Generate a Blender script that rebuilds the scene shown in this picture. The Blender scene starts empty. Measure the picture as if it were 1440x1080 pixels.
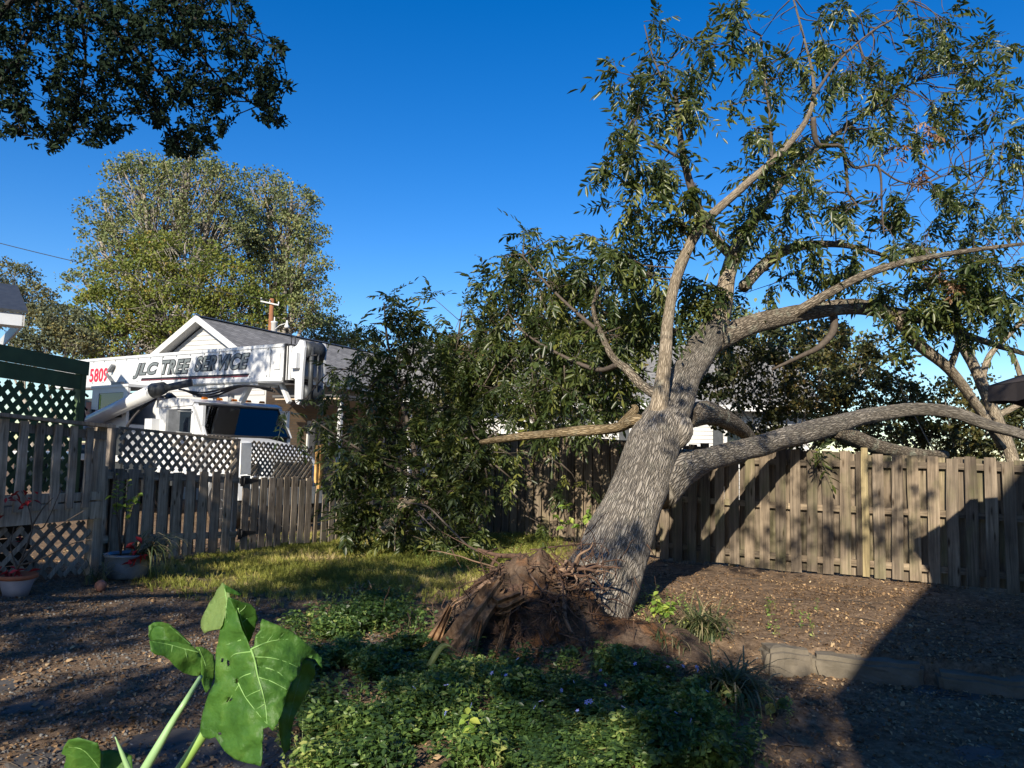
import bpy, bmesh, math, random
import numpy as np
from mathutils import Vector, Matrix, noise, geometry
random.seed(7); RS = np.random.RandomState(11)
C = bpy.context.scene.collection; SC = bpy.context.scene
R = math.radians; PI = math.pi
# ------------------------------------------------------------------ camera, light, exposure
FPX = 1070.0; PITCH = math.atan(94/1070); ROLL = R(1.3); EYE = Vector((0, 0, 1.65))
SUN_AZ = R(16.5); SUN_EL = R(28.0)          # light travels towards +x,+y
FWD = Vector((0, math.cos(PITCH), math.sin(PITCH))); UPL = Vector((0, -math.sin(PITCH), math.cos(PITCH)))
CR = Vector((1, 0, 0))*math.cos(ROLL) + UPL*math.sin(ROLL); CU = Vector((1, 0, 0))*-math.sin(ROLL) + UPL*math.cos(ROLL)
cam = bpy.data.cameras.new('camera'); camo = bpy.data.objects.new('camera', cam); C.objects.link(camo)
cam.sensor_width = 36; cam.lens = FPX/1440*36; cam.clip_start = .05; cam.clip_end = 2000
M3 = Matrix((CR, CU, -FWD)).transposed()
camo.matrix_world = Matrix.Translation(EYE) @ M3.to_4x4()
SC.camera = camo
w = bpy.data.worlds.new('World'); SC.world = w; w.use_nodes = True
nt = w.node_tree; bg = nt.nodes['Background']
sky = nt.nodes.new('ShaderNodeTexSky'); sky.sky_type = 'NISHITA'; sky.sun_disc = False
sky.sun_elevation = SUN_EL; sky.sun_rotation = PI + SUN_AZ
sky.air_density = 1.0; sky.dust_density = .25; sky.ozone_density = 3.2; sky.altitude = 150
hs = nt.nodes.new('ShaderNodeHueSaturation'); hs.inputs['Saturation'].default_value = 1.4; hs.inputs['Hue'].default_value = .511
nt.links.new(sky.outputs[0], hs.inputs['Color']); nt.links.new(hs.outputs[0], bg.inputs[0])
bg.inputs[1].default_value = .092
sl = bpy.data.lights.new('sun', 'SUN'); sl.energy = 5.0; sl.angle = R(.53); sl.color = (1, .90, .74)
slo = bpy.data.objects.new('sun', sl); C.objects.link(slo)
LDIR = Vector((math.sin(SUN_AZ)*math.cos(SUN_EL), math.cos(SUN_AZ)*math.cos(SUN_EL), -math.sin(SUN_EL)))
slo.rotation_euler = LDIR.to_track_quat('-Z', 'Y').to_euler()
vs = SC.view_settings; vs.view_transform = 'Standard'; vs.look = 'None'; vs.gamma = 1; vs.exposure = .88; vs.use_curve_mapping = False
SC.render.engine = 'CYCLES'; cy = SC.cycles
cy.max_bounces = 6; cy.diffuse_bounces = 3; cy.glossy_bounces = 2; cy.transmission_bounces = 4; cy.transparent_max_bounces = 4
try: cy.use_denoising = True
except Exception: pass

def P(px, py, d):
    xi = (px-720)/FPX; yi = (540-py)/FPX
    v = FWD + CR*xi + CU*yi
    return EYE + v*(d/v.y)
def proj(p):
    v = Vector(p)-EYE; z = v.dot(FWD)
    if z <= .01: return None
    return (720+FPX*v.dot(CR)/z, 540-FPX*v.dot(CU)/z)

# ------------------------------------------------------------------ object helpers
WL = {}
def tag(o, label=None, cat=None, group=None, kind=None):
    if label: o['label'] = label
    if cat: o['category'] = cat
    if group: o['group'] = group
    if kind: o['kind'] = kind
    return o
def thing(name, loc, label, cat, group=None, rz=0):
    o = bpy.data.objects.new(name, None); C.objects.link(o); o.location = loc; o.rotation_euler = (0, 0, rz)
    o.empty_display_size = .2
    WL[o] = Vector(loc); return tag(o, label, cat, group)
def link(name, me, parent=None, local=False, origin=None):
    o = bpy.data.objects.new(name, me); C.objects.link(o)
    if parent is not None:
        o.parent = parent
        if not local:
            o.location = -WL.get(parent, Vector((0, 0, 0))) if parent in WL else Vector((0, 0, 0))
    return o
class MB:
    def __init__(s): s.v = []; s.f = []; s.uv = []; s.mi = []; s.sm = []
    def add(s, vs, fs, uvs=None, mi=0, smooth=False):
        n = len(s.v); s.v += [tuple(x) for x in vs]
        for k, f in enumerate(fs):
            s.f.append(tuple(i+n for i in f)); s.mi.append(mi); s.sm.append(smooth)
            s.uv.append(uvs[k] if uvs else None)
        return s
    def box(s, c, sz, M=None, mi=0, taper=1):
        x, y, z = sz[0]/2, sz[1]/2, sz[2]/2; vs = []
        for a, b, d in ((-1,-1,-1),(1,-1,-1),(1,1,-1),(-1,1,-1),(-1,-1,1),(1,-1,1),(1,1,1),(-1,1,1)):
            t = taper if d > 0 else 1
            p = Vector((a*x*t, b*y*t, d*z))
            if M: p = M @ p
            vs.append(p+Vector(c))
        return s.add(vs, ((3,2,1,0),(4,5,6,7),(0,1,5,4),(1,2,6,5),(2,3,7,6),(3,0,4,7)), mi=mi)
    def beam(s, a, b, w, t, up=(0,0,1), mi=0):
        a = Vector(a); b = Vector(b); d = b-a; z = d.normalized(); x = Vector(up).cross(z)
        if x.length < 1e-4: x = Vector((1,0,0))
        x.normalize(); y = z.cross(x); M = Matrix((x, y, z)).transposed()
        return s.box((a+b)/2, (w, t, d.length), M, mi)
    def prism(s, prof, y0, y1, mi=0):            # profile in x,z extruded along y
        n = len(prof); vs = [(x, y0, z) for x, z in prof]+[(x, y1, z) for x, z in prof]
        fs = [tuple(range(n)), tuple(range(2*n-1, n-1, -1))]+[(i, i+n, (i+1) % n+n, (i+1) % n) for i in range(n)]
        return s.add(vs, fs, mi=mi)
    def tube(s, pts, rad, n=8, mi=0, cap=True, wob=0, smooth=True, seed=0):
        pts = [Vector(p) for p in pts]; m = len(pts); L = 0; rows = []; Ls = []
        t0 = (pts[1]-pts[0]).normalized(); ax = Vector((0,0,1)).cross(t0)
        if ax.length < .1: ax = Vector((1,0,0)).cross(t0)
        ax.normalize()
        for i in range(m):
            t = (pts[min(i+1, m-1)]-pts[max(i-1, 0)]).normalized()
            ax = (ax - t*ax.dot(t)).normalized(); by = t.cross(ax)
            if i: L += (pts[i]-pts[i-1]).length
            Ls.append(L); row = []
            for k in range(n):
                a = 2*PI*k/n; dr = ax*math.cos(a)+by*math.sin(a); r = rad[i]
                if wob: r *= 1+wob*noise.noise(pts[i]*2.2+dr*1.3+Vector((seed*3.1, 0, 0)))
                row.append(pts[i]+dr*r)
            rows.append(row)
        vs = [p for r in rows for p in r]; fs = []; uv = []
        r0 = max(rad)
        for i in range(m-1):
            for k in range(n):
                k2 = (k+1) % n
                fs.append((i*n+k, i*n+k2, (i+1)*n+k2, (i+1)*n+k))
                u0, u1 = k/n*2*PI*r0, (k+1)/n*2*PI*r0
                uv.append(((u0, Ls[i]), (u1, Ls[i]), (u1, Ls[i+1]), (u0, Ls[i+1])))
        if cap:
            fs.append(tuple(range(n-1, -1, -1))); uv.append(tuple((.02*math.cos(i), .02*math.sin(i)) for i in range(n)))
            fs.append(tuple((m-1)*n+k for k in range(n))); uv.append(tuple((.02*math.cos(i), .02*math.sin(i)) for i in range(n)))
        return s.add(vs, fs, uv, mi, smooth)
    def lathe(s, c, prof, n=20, mi=0, M=None):
        vs = []; fs = []
        for r, z in prof:
            for k in range(n):
                p = Vector((r*math.cos(2*PI*k/n), r*math.sin(2*PI*k/n), z))
                vs.append((M @ p if M else p)+Vector(c))
        for i in range(len(prof)-1):
            for k in range(n): fs.append((i*n+k, i*n+(k+1) % n, (i+1)*n+(k+1) % n, (i+1)*n+k))
        fs.append(tuple(range(n-1, -1, -1))); fs.append(tuple((len(prof)-1)*n+k for k in range(n)))
        return s.add(vs, fs, mi=mi, smooth=True)
    def build(s, name, mats, parent=None, local=False, origin=None):
        me = bpy.data.meshes.new(name)
        V = s.v
        if origin is not None:
            o_ = Vector(origin); V = [(x-o_.x, y-o_.y, z-o_.z) for x, y, z in V]
        me.from_pydata(V, [], s.f)
        if not isinstance(mats, (list, tuple)): mats = [mats]
        for m in mats: me.materials.append(m)
        me.polygons.foreach_set('material_index', s.mi); me.polygons.foreach_set('use_smooth', s.sm)
        if any(u is not None for u in s.uv):
            ul = me.uv_layers.new(name='UVMap'); arr = []
            for f, u in zip(s.f, s.uv):
                if u is None: u = [(0, 0)]*len(f)
                for q in u: arr += [q[0], q[1]]
            ul.data.foreach_set('uv', arr)
        me.update()
        o = link(name, me, parent, local)
        if origin is not None: o.location = Vector(origin)
        return o
def spline(pts, k=4):                              # catmull-rom through tuples of any length
    A = np.array(pts, float); n = len(A); out = []
    for i in range(n-1):
        p0, p1, p2, p3 = A[max(i-1, 0)], A[i], A[i+1], A[min(i+2, n-1)]
        for j in range(k):
            t = j/k
            out.append(.5*((2*p1)+(p2-p0)*t+(2*p0-5*p1+4*p2-p3)*t*t+(3*p1-p0-3*p2+p3)*t**3))
    out.append(A[-1]); return np.array(out)
def npmesh(name, V, F, mat, rnd=None, smooth=False):
    V = np.ascontiguousarray(V, np.float32); F = np.ascontiguousarray(F, np.int32); k = F.shape[1]
    me = bpy.data.meshes.new(name); me.vertices.add(len(V)); me.vertices.foreach_set('co', V.ravel())
    me.loops.add(F.size); me.loops.foreach_set('vertex_index', F.ravel())
    me.polygons.add(len(F)); me.polygons.foreach_set('loop_start', np.arange(len(F), dtype=np.int32)*k)
    try: me.polygons.foreach_set('loop_total', np.full(len(F), k, np.int32))
    except Exception: pass
    if smooth: me.polygons.foreach_set('use_smooth', np.ones(len(F), bool))
    if rnd is not None:
        a = me.attributes.new('rnd', 'FLOAT', 'FACE'); a.data.foreach_set('value', np.ascontiguousarray(rnd, np.float32))
    if mat: me.materials.append(mat)
    me.update(); me.validate(); return me
def frames(D, roll, sc, N=None):
    """rotation*scale matrices sending +Y to D; roll turns about D; N = preferred normal (+Z goes near it)"""
    D = np.asarray(D, float); D = D/np.linalg.norm(D, axis=1, keepdims=True); m = len(D)
    if N is None: N = np.tile([0, 0, 1.], (m, 1))
    X = np.cross(D, N); l = np.linalg.norm(X, axis=1, keepdims=True)
    X = np.where(l < 1e-3, np.array([[1., 0, 0]]), X/np.maximum(l, 1e-6)); Z = np.cross(X, D)
    c, s_ = np.cos(roll)[:, None], np.sin(roll)[:, None]
    X2 = X*c+Z*s_; Z2 = np.cross(X2, D)
    return np.stack([X2, D, Z2], axis=2)*np.asarray(sc)[:, None, None]
def scatter(tv, tf, pos, Ms, rnd, tr=None):
    tv = np.asarray(tv, float); tf = np.asarray(tf); m = len(pos)
    V = np.einsum('mij,nj->mni', Ms, tv)+np.asarray(pos)[:, None, :]
    F = tf[None]+(np.arange(m)*len(tv))[:, None, None]
    r = np.repeat(np.asarray(rnd), len(tf))
    if tr is not None: r = np.clip(r+np.tile(tr, m), 0, 1)
    return V.reshape(-1, 3), F.reshape(-1, tf.shape[1]), r
def joinS(parts):
    V = []; F = []; Rn = []; n = 0
    for v, f, r in parts: V.append(v); F.append(f+n); Rn.append(r); n += len(v)
    return np.concatenate(V), np.concatenate(F), np.concatenate(Rn)
def unit(n): v = RS.normal(size=(n, 3)); return v/np.linalg.norm(v, axis=1, keepdims=True)
def inpoly(x, y, poly):
    c = False; j = len(poly)-1
    for i in range(len(poly)):
        xi, yi = poly[i]; xj, yj = poly[j]
        if (yi > y) != (yj > y) and x < (xj-xi)*(y-yi)/(yj-yi)+xi: c = not c
        j = i
    return c

# ------------------------------------------------------------------ materials
def N(nt, t, **kw):
    n = nt.nodes.new('ShaderNode'+t)
    for k, v in kw.items():
        if hasattr(n, k): setattr(n, k, v)
        else: n.inputs[k.replace('_', ' ')].default_value = v
    return n
def base_mat(name, rough=.6, spec=.3, metal=0):
    m = bpy.data.materials.new(name); m.use_nodes = True; nt = m.node_tree; b = nt.nodes['Principled BSDF']
    b.inputs['Roughness'].default_value = rough; b.inputs['Metallic'].default_value = metal
    b.inputs['Specular IOR Level'].default_value = spec
    return m, nt, b
def ramp(nt, stops, fac):
    r = nt.nodes.new('ShaderNodeValToRGB'); e = r.color_ramp.elements
    while len(e) < len(stops): e.new(.5)
    for el, (p, c) in zip(e, stops): el.position = p; el.color = (*c, 1)
    nt.links.new(fac, r.inputs[0]); return r
def mix(nt, f, a, b, mode='MIX'):
    n = nt.nodes.new('ShaderNodeMix'); n.data_type = 'RGBA'; n.blend_type = mode
    for s, v in ((0, f), (6, a), (7, b)):
        if hasattr(v, 'is_linked'): nt.links.new(v, n.inputs[s])
        else: n.inputs[s].default_value = v if s == 0 else (*v, 1)
    return n.outputs[2]
def math_(nt, op, a, b=0):
    n = nt.nodes.new('ShaderNodeMath'); n.operation = op
    for s, v in ((0, a), (1, b)):
        if hasattr(v, 'is_linked'): nt.links.new(v, n.inputs[s])
        else: n.inputs[s].default_value = v
    return n.outputs[0]
def coords(nt, kind='Object', scale=(1, 1, 1), rand=False):
    tc = nt.nodes.new('ShaderNodeTexCoord'); mp = nt.nodes.new('ShaderNodeMapping'); mp.inputs['Scale'].default_value = scale
    nt.links.new(tc.outputs[kind], mp.inputs[0])
    if rand:
        oi = nt.nodes.new('ShaderNodeObjectInfo'); k = math_(nt, 'MULTIPLY', oi.outputs['Random'], 57.3)
        cb = nt.nodes.new('ShaderNodeCombineXYZ')
        for i in range(3): nt.links.new(k, cb.inputs[i])
        nt.links.new(cb.outputs[0], mp.inputs['Location'])
    return mp.outputs[0]
def noise_(nt, vec, scale=5, detail=5, rough=.55, dist=0):
    n = nt.nodes.new('ShaderNodeTexNoise'); n.inputs['Scale'].default_value = scale; n.inputs['Detail'].default_value = detail
    n.inputs['Roughness'].default_value = rough; n.inputs['Distortion'].default_value = dist
    nt.links.new(vec, n.inputs['Vector']); return n.outputs['Fac']
def bump(nt, b, h, strength=.5, dist=.01):
    n = nt.nodes.new('ShaderNodeBump'); n.inputs['Strength'].default_value = strength; n.inputs['Distance'].default_value = dist
    nt.links.new(h, n.inputs['Height']); nt.links.new(n.outputs[0], b.inputs['Normal'])
def simple(name, col, rough=.55, var=.2, scale=6, spec=.3, metal=0, bmp=.15, bd=.004, coord='Object', grime=None):
    m, nt, b = base_mat(name, rough, spec, metal)
    v = coords(nt, coord); f = noise_(nt, v, scale, 6, .6)
    a = tuple(c*(1-var) for c in col); c2 = tuple(min(1, c*(1+var)) for c in col)
    r = ramp(nt, [(.3, a), (.7, c2)], f); out = r.outputs[0]
    if grime:
        g = noise_(nt, v, scale*.35, 7, .7); gr = ramp(nt, [(.45, (0, 0, 0)), (.75, (1, 1, 1))], g)
        out = mix(nt, gr.outputs[0], out, grime)
    nt.links.new(out, b.inputs['Base Color'])
    if bmp: bump(nt, b, noise_(nt, v, scale*6, 4, .6), bmp, bd)
    return m
def leafmat(name, stops, rough=.5, trans=.3, tcol=(.16, .22, .03), spec=.35, attr=True):
    m, nt, b = base_mat(name, rough, spec)
    if attr:
        at = nt.nodes.new('ShaderNodeAttribute'); at.attribute_name = 'rnd'; f = at.outputs['Fac']
    else:
        f = nt.nodes.new('ShaderNodeObjectInfo').outputs['Random']
    r = ramp(nt, stops, f); nt.links.new(r.outputs[0], b.inputs['Base Color'])
    t = nt.nodes.new('ShaderNodeBsdfTranslucent')
    tc = mix(nt, .5, r.outputs[0], tcol); nt.links.new(tc, t.inputs[0])
    mx = nt.nodes.new('ShaderNodeMixShader'); mx.inputs[0].default_value = trans
    nt.links.new(b.outputs[0], mx.inputs[1]); nt.links.new(t.outputs[0], mx.inputs[2])
    nt.links.new(mx.outputs[0], nt.nodes['Material Output'].inputs[0]); return m
def woodmat(name, dark, mid, light, green=0.0, rough=.8, axis=2):
    m, nt, b = base_mat(name, rough, .2)
    sc = [14, 14, 14]; sc[axis] = .9
    v = coords(nt, 'Object', tuple(sc), rand=True)
    g = noise_(nt, v, 2.2, 7, .62, .6)
    r = ramp(nt, [(.28, dark), (.5, mid), (.72, light)], g)
    v2 = coords(nt, 'Object', (1, 1, 1), rand=True)
    st = noise_(nt, v2, 2.6, 5, .6); s2 = ramp(nt, [(.35, (.62, .6, .58)), (.65, (1.12, 1.1, 1.06))], st)
    out = mix(nt, 1, r.outputs[0], s2.outputs[0], 'MULTIPLY')
    oi = nt.nodes.new('ShaderNodeObjectInfo'); tint = ramp(nt, [(0, (.56, .53, .50)), (.5, (.95, .91, .86)), (1, (1.22, 1.13, 1.0))], oi.outputs['Random'])
    out = mix(nt, 1, out, tint.outputs[0], 'MULTIPLY')
    vo = nt.nodes.new('ShaderNodeTexVoronoi'); vo.inputs['Scale'].default_value = 1
    sc2 = [9, 9, 9]; sc2[axis] = 3.2
    nt.links.new(coords(nt, 'Object', tuple(sc2), rand=True), vo.inputs['Vector'])
    kn = ramp(nt, [(.06, (.22, .17, .13)), (.16, (1, 1, 1))], vo.outputs['Distance'])
    out = mix(nt, 1, out, kn.outputs[0], 'MULTIPLY')
    if green:
        gf = ramp(nt, [(.5, (0, 0, 0)), (.72, (green, green, green))], noise_(nt, v2, 1.7, 6, .65))
        out = mix(nt, gf.outputs[0], out, (.12, .14, .045))
    nt.links.new(out, b.inputs['Base Color']); bump(nt, b, g, .6, .004); return m
def barkmat(name, dark, mid, light, su=26, sv=7, bd=.03, lichen=0, fine=True):
    m, nt, b = base_mat(name, .9, .15)
    v = coords(nt, 'UV', (su, sv, 1))
    vo = nt.nodes.new('ShaderNodeTexVoronoi'); vo.feature = 'DISTANCE_TO_EDGE'; vo.inputs['Scale'].default_value = 1; vo.inputs['Randomness'].default_value = 1
    wv = nt.nodes.new('ShaderNodeVectorMath'); wv.operation = 'ADD'
    nz = nt.nodes.new('ShaderNodeTexNoise'); nz.inputs['Scale'].default_value = .35; nz.inputs['Detail'].default_value = 4
    nt.links.new(v, nz.inputs['Vector'])
    sc = nt.nodes.new('ShaderNodeVectorMath'); sc.operation = 'SCALE'; sc.inputs[3].default_value = 2.2
    nt.links.new(nz.outputs['Color'], sc.inputs[0]); nt.links.new(v, wv.inputs[0]); nt.links.new(sc.outputs[0], wv.inputs[1])
    nt.links.new(wv.outputs[0], vo.inputs['Vector'])
    fn = noise_(nt, v, 1.3, 8, .7)
    h = math_(nt, 'ADD', math_(nt, 'MINIMUM', math_(nt, 'MULTIPLY', vo.outputs['Distance'], 3.2), .75), math_(nt, 'MULTIPLY', fn, 1.0))
    r = ramp(nt, [(.28, dark), (.62, mid), (.92, light)], math_(nt, 'MULTIPLY', h, .68))
    out = r.outputs[0]
    big = noise_(nt, coords(nt, 'Object'), 1.6, 6, .65)
    tone = ramp(nt, [(.35, (.7, .68, .64)), (.65, (1.15, 1.12, 1.08))], big)
    out = mix(nt, 1, out, tone.outputs[0], 'MULTIPLY')
    if lichen:
        lf = ramp(nt, [(.56, (0, 0, 0)), (.66, (lichen,)*3)], noise_(nt, coords(nt, 'Object'), 5.5, 6, .6))
        out = mix(nt, lf.outputs[0], out, (.33, .35, .27))
    nt.links.new(out, b.inputs['Base Color']); bump(nt, b, h, 1.0, bd); return m
MAT = {}
MAT['board'] = woodmat('weathered_board', (.07, .06, .05), (.175, .148, .118), (.31, .265, .213), .4)
MAT['board_grey'] = woodmat('grey_board', (.12, .108, .095), (.335, .30, .265), (.5, .46, .41), .15)
MAT['slat'] = woodmat('lattice_wood', (.13, .115, .1), (.29, .265, .235), (.42, .39, .35), .1)
MAT['newwood'] = woodmat('new_wood', (.33, .19, .07), (.52, .33, .13), (.66, .45, .2))
MAT['mossy'] = woodmat('mossy_board', (.13, .11, .07), (.27, .235, .14), (.40, .35, .22), .55)
MAT['greenpaint'] = simple('green_paint', (.055, .095, .042), .55, .3, 3, bmp=.2)
MAT['white'] = simple('white_paint', (.52, .53, .53), .4, .06, 2, spec=.4, bmp=.03, grime=(.5, .49, .47))
MAT['truckwhite'] = simple('truck_paint', (.52, .54, .56), .28, .05, 2, spec=.5, bmp=.02, grime=(.55, .54, .51))
MAT['black'] = simple('black_rubber', (.02, .02, .022), .6, .3, 8)
MAT['steel'] = simple('grey_steel', (.2, .21, .22), .45, .25, 8, metal=.4)
MAT['dsteel'] = simple('dark_steel', (.05, .055, .06), .5, .3, 8, metal=.3)
MAT['glass'] = (lambda: (lambda m, nt, b: (b.inputs['Base Color'].__setattr__('default_value', (.012, .018, .024, 1)), m)[1])(*base_mat('dark_glass', .04, .8)))()
MAT['amber'] = simple('amber_lens', (.7, .2, .02), .25, .1)
MAT['red'] = simple('red_print', (.55, .02, .05), .5, .1)
MAT['letter'] = simple('grey_print', (.13, .15, .155), .5, .35, 1.4)
MAT['letteredge'] = simple('black_print', (.012, .012, .016), .5, .2)
MAT['darkred'] = simple('dark_red_print', (.12, .012, .02), .5, .2)
MAT['siding'] = simple('white_siding', (.44, .44, .43), .5, .05, 3, bmp=.02)
MAT['tanbrick'] = None
MAT['bark'] = barkmat('grey_bark', (.085, .076, .066), (.235, .215, .19), (.35, .325, .29), 30, 7, .03, .12)
MAT['limbbark'] = barkmat('limb_bark', (.05, .04, .03), (.17, .145, .115), (.32, .28, .225), 40, 10, .015, .55)
MAT['palebark'] = barkmat('pale_limb_bark', (.10, .082, .06), (.25, .21, .16), (.38, .33, .26), 46, 9, .008, .2)
MAT['goldbark'] = barkmat('peeled_limb_bark', (.07, .05, .03), (.23, .175, .10), (.36, .29, .19), 44, 9, .014, .15)
MAT['twig'] = simple('twig_bark', (.075, .06, .048), .85, .3, 20)
MAT['farbark'] = simple('far_bark', (.24, .215, .18), .9, .3, 5)
MAT['roof'] = None
def brickmat(name, c1, c2, mortar, scale, bw=.5, rh=.25, ms=.02, rough=.8, bd=.01, squash=1, coord='UV'):
    m, nt, b = base_mat(name, rough, .2)
    v = coords(nt, coord)
    t = nt.nodes.new('ShaderNodeTexBrick'); t.inputs['Scale'].default_value = scale
    t.inputs['Brick Width'].default_value = bw; t.inputs['Row Height'].default_value = rh; t.inputs['Mortar Size'].default_value = ms
    t.inputs['Color1'].default_value = (*c1, 1); t.inputs['Color2'].default_value = (*c2, 1); t.inputs['Mortar'].default_value = (*mortar, 1)
    nt.links.new(v, t.inputs['Vector'])
    nz = ramp(nt, [(.3, (.75, .75, .75)), (.7, (1.15, 1.15, 1.15))], noise_(nt, v, 1.2, 6, .65))
    nt.links.new(mix(nt, 1, t.outputs[0], nz.outputs[0], 'MULTIPLY'), b.inputs['Base Color'])
    bump(nt, b, t.outputs['Fac'], -.5, bd); return m
MAT['roof'] = brickmat('asphalt_shingles', (.15, .148, .145), (.23, .225, .22), (.10, .10, .10), 1, .3, .14, .012)
MAT['tanbrick'] = brickmat('tan_brick', (.23, .16, .105), (.29, .205, .135), (.2, .165, .13), 1, .22, .075, .01)

# ------------------------------------------------------------------ ground
FE_A = P(1440, 840, 9.73); FE_B = P(800, 760, 12.9)
fdir = Vector((FE_B.x-FE_A.x, FE_B.y-FE_A.y, 0)).normalized()           # right fence, running left and away
LF_A = P(155, 795, 9.3); LF_B = P(440, 767, 12.9)
ldir = Vector((LF_B.x-LF_A.x, LF_B.y-LF_A.y, 0)).normalized()           # left fence, running away
CU_A = Vector((2.55, 6.72, 0)); CU_B = Vector((4.15, 6.12, 0)); cdir = (CU_B-CU_A).normalized(); cnor = Vector((cdir.y, -cdir.x, 0))  # towards camera
ctl = [P(*q) for q in ((1440,840,9.73),(1180,812,10.7),(940,788,12.1),(800,760,12.9),(690,752,13.66),(440,767,12.9),(155,795,9.3),(60,818,7.6))]
fp = LF_A+ldir*2.1; ctl.append(Vector((fp.x, fp.y, P(330, 778, fp.y).z)))
ctl += [Vector(q) for q in ((.9,7.8,.06),(-2.5,3.5,.1),(0,3.8,.05),(2.5,5,.02),(0,0,0),(-4,3,.12),(5,6,.02),(3.5,7.5,.03),(0,6,.06),(-2,7,.08),(-1,10,.1),
   (8,9,-.05),(-8,9,.2),(-12,14,.1),(-6,18,.05),(2,20,.05),(10,16,0),(14,6,-.05),(-14,2,.1),(0,-8,0),(-12,-8,0),(12,-8,0),(0,34,0),(-24,24,0),(24,24,0))]
CX = np.array([(p.x, p.y) for p in ctl]); CZ = np.array([p.z for p in ctl])
def _U(r2): return np.where(r2 > 1e-9, r2*np.log(np.maximum(r2, 1e-9)), 0)
_n = len(CX); _K = _U(((CX[:, None]-CX[None])**2).sum(2))+np.eye(_n)*.4; _Pm = np.hstack([np.ones((_n, 1)), CX])
_A = np.block([[_K, _Pm], [_Pm.T, np.zeros((3, 3))]]); _W = np.linalg.solve(_A, np.concatenate([CZ, np.zeros(3)]))
def sst(t): t = np.clip(t, 0, 1); return t*t*(3-2*t)
MC = Vector((.02, 6.75, 0))                       # centre of the torn-up root plate
def gz(x, y):
    x = np.asarray(x, float); y = np.asarray(y, float); sh = x.shape; X = x.ravel(); Y = y.ravel()
    z = np.zeros(len(X))
    for i in range(0, len(X), 20000):
        a = np.stack([X[i:i+20000], Y[i:i+20000]], 1)
        r2 = ((a[:, None]-CX[None])**2).sum(2); z[i:i+20000] = _U(r2) @ _W[:_n]+_W[_n]+a @ _W[_n+1:]
    far = sst((np.hypot(X, Y-6)-16)/10); z = z*(1-far)+0.0*far
    s = (X-CU_A.x)*cnor.x+(Y-CU_A.y)*cnor.y
    wd = .06+np.clip((2.5-X)*1.1, 0, 2.2)
    z -= .19*sst(s/wd+.1)*sst((X-.9)/1.4)*sst((9-X)/2)
    z += .12*np.exp(-(((X-MC.x)/1.5)**2+((Y-MC.y)/1.1)**2))
    z += (.012*np.sin(X*2.3+1.7*np.sin(Y*1.9))+.010*np.sin(Y*3.1+X*1.3)+.006*np.sin(X*7.1+Y*5.3)+.005*np.sin(Y*9.7-X*4.1))*(1-far)
    return z.reshape(sh)
def g1(x, y): return float(gz(np.array([x]), np.array([y]))[0])
def ax_(lo, hi, step, far): 
    core = list(np.arange(lo, hi+step/2, step)); a = []; d = step; v = core[-1]
    while v < far: d *= 1.35; v += d; a.append(v)
    b = []; d = step; v = core[0]
    while v > -far: d *= 1.35; v -= d; b.append(v)
    return np.array(b[::-1]+core+a)
gx = ax_(-6.5, 7.5, .07, 900); gy = ax_(2.0, 15.5, .07, 900)
GX, GY = np.meshgrid(gx, gy); GZ = gz(GX, GY)
nx, ny = len(gx), len(gy); idx = np.arange(nx*ny).reshape(ny, nx)
GF = np.stack([idx[:-1, :-1], idx[:-1, 1:], idx[1:, 1:], idx[1:, :-1]], -1).reshape(-1, 4)
def grassw(x, y):          # how far the lawn covers: behind the root plate to the fences
    x = np.asarray(x); y = np.asarray(y)
    return sst((y-7.4+.35*np.sin(x*1.7))/1.6)*sst((1.2-x)/.9)*sst((x+4.6)/1.2)*sst((15-y)/1)
m, nt_, b_ = base_mat('soil', .95, .1)
vv = coords(nt_); n1 = noise_(nt_, vv, 1.3, 8, .68); n2 = noise_(nt_, vv, 14, 8, .75); n3 = noise_(nt_, vv, 60, 6, .8)
soil = ramp(nt_, [(.3, (.07, .05, .035)), (.5, (.20, .145, .098)), (.7, (.36, .27, .185))], n2)
soil2 = mix(nt_, 1, soil.outputs[0], ramp(nt_, [(.3, (.65, .62, .6)), (.7, (1.2, 1.15, 1.1))], n1).outputs[0], 'MULTIPLY')
at = nt_.nodes.new('ShaderNodeAttribute'); at.attribute_name = 'lawn'
gcol = ramp(nt_, [(.3, (.08, .08, .025)), (.55, (.22, .205, .07)), (.75, (.36, .3, .13))], n2)
lawnf = math_(nt_, 'MULTIPLY', at.outputs['Fac'], ramp(nt_, [(.3, (.4, .4, .4)), (.6, (1, 1, 1))], n1).outputs[0])
nt_.links.new(mix(nt_, lawnf, soil2, gcol.outputs[0]), b_.inputs['Base Color'])
bump(nt_, b_, math_(nt_, 'ADD', n2, math_(nt_, 'MULTIPLY', n3, .6)), .9, .03); MAT['soil'] = m
gme = npmesh('ground', np.stack([GX, GY, GZ], -1).reshape(-1, 3), GF, MAT['soil'], smooth=True)
la = gme.attributes.new('lawn', 'FLOAT', 'POINT'); la.data.foreach_set('value', grassw(GX, GY).ravel().astype(np.float32))
ground = tag(link('ground', gme), kind='structure')

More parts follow.
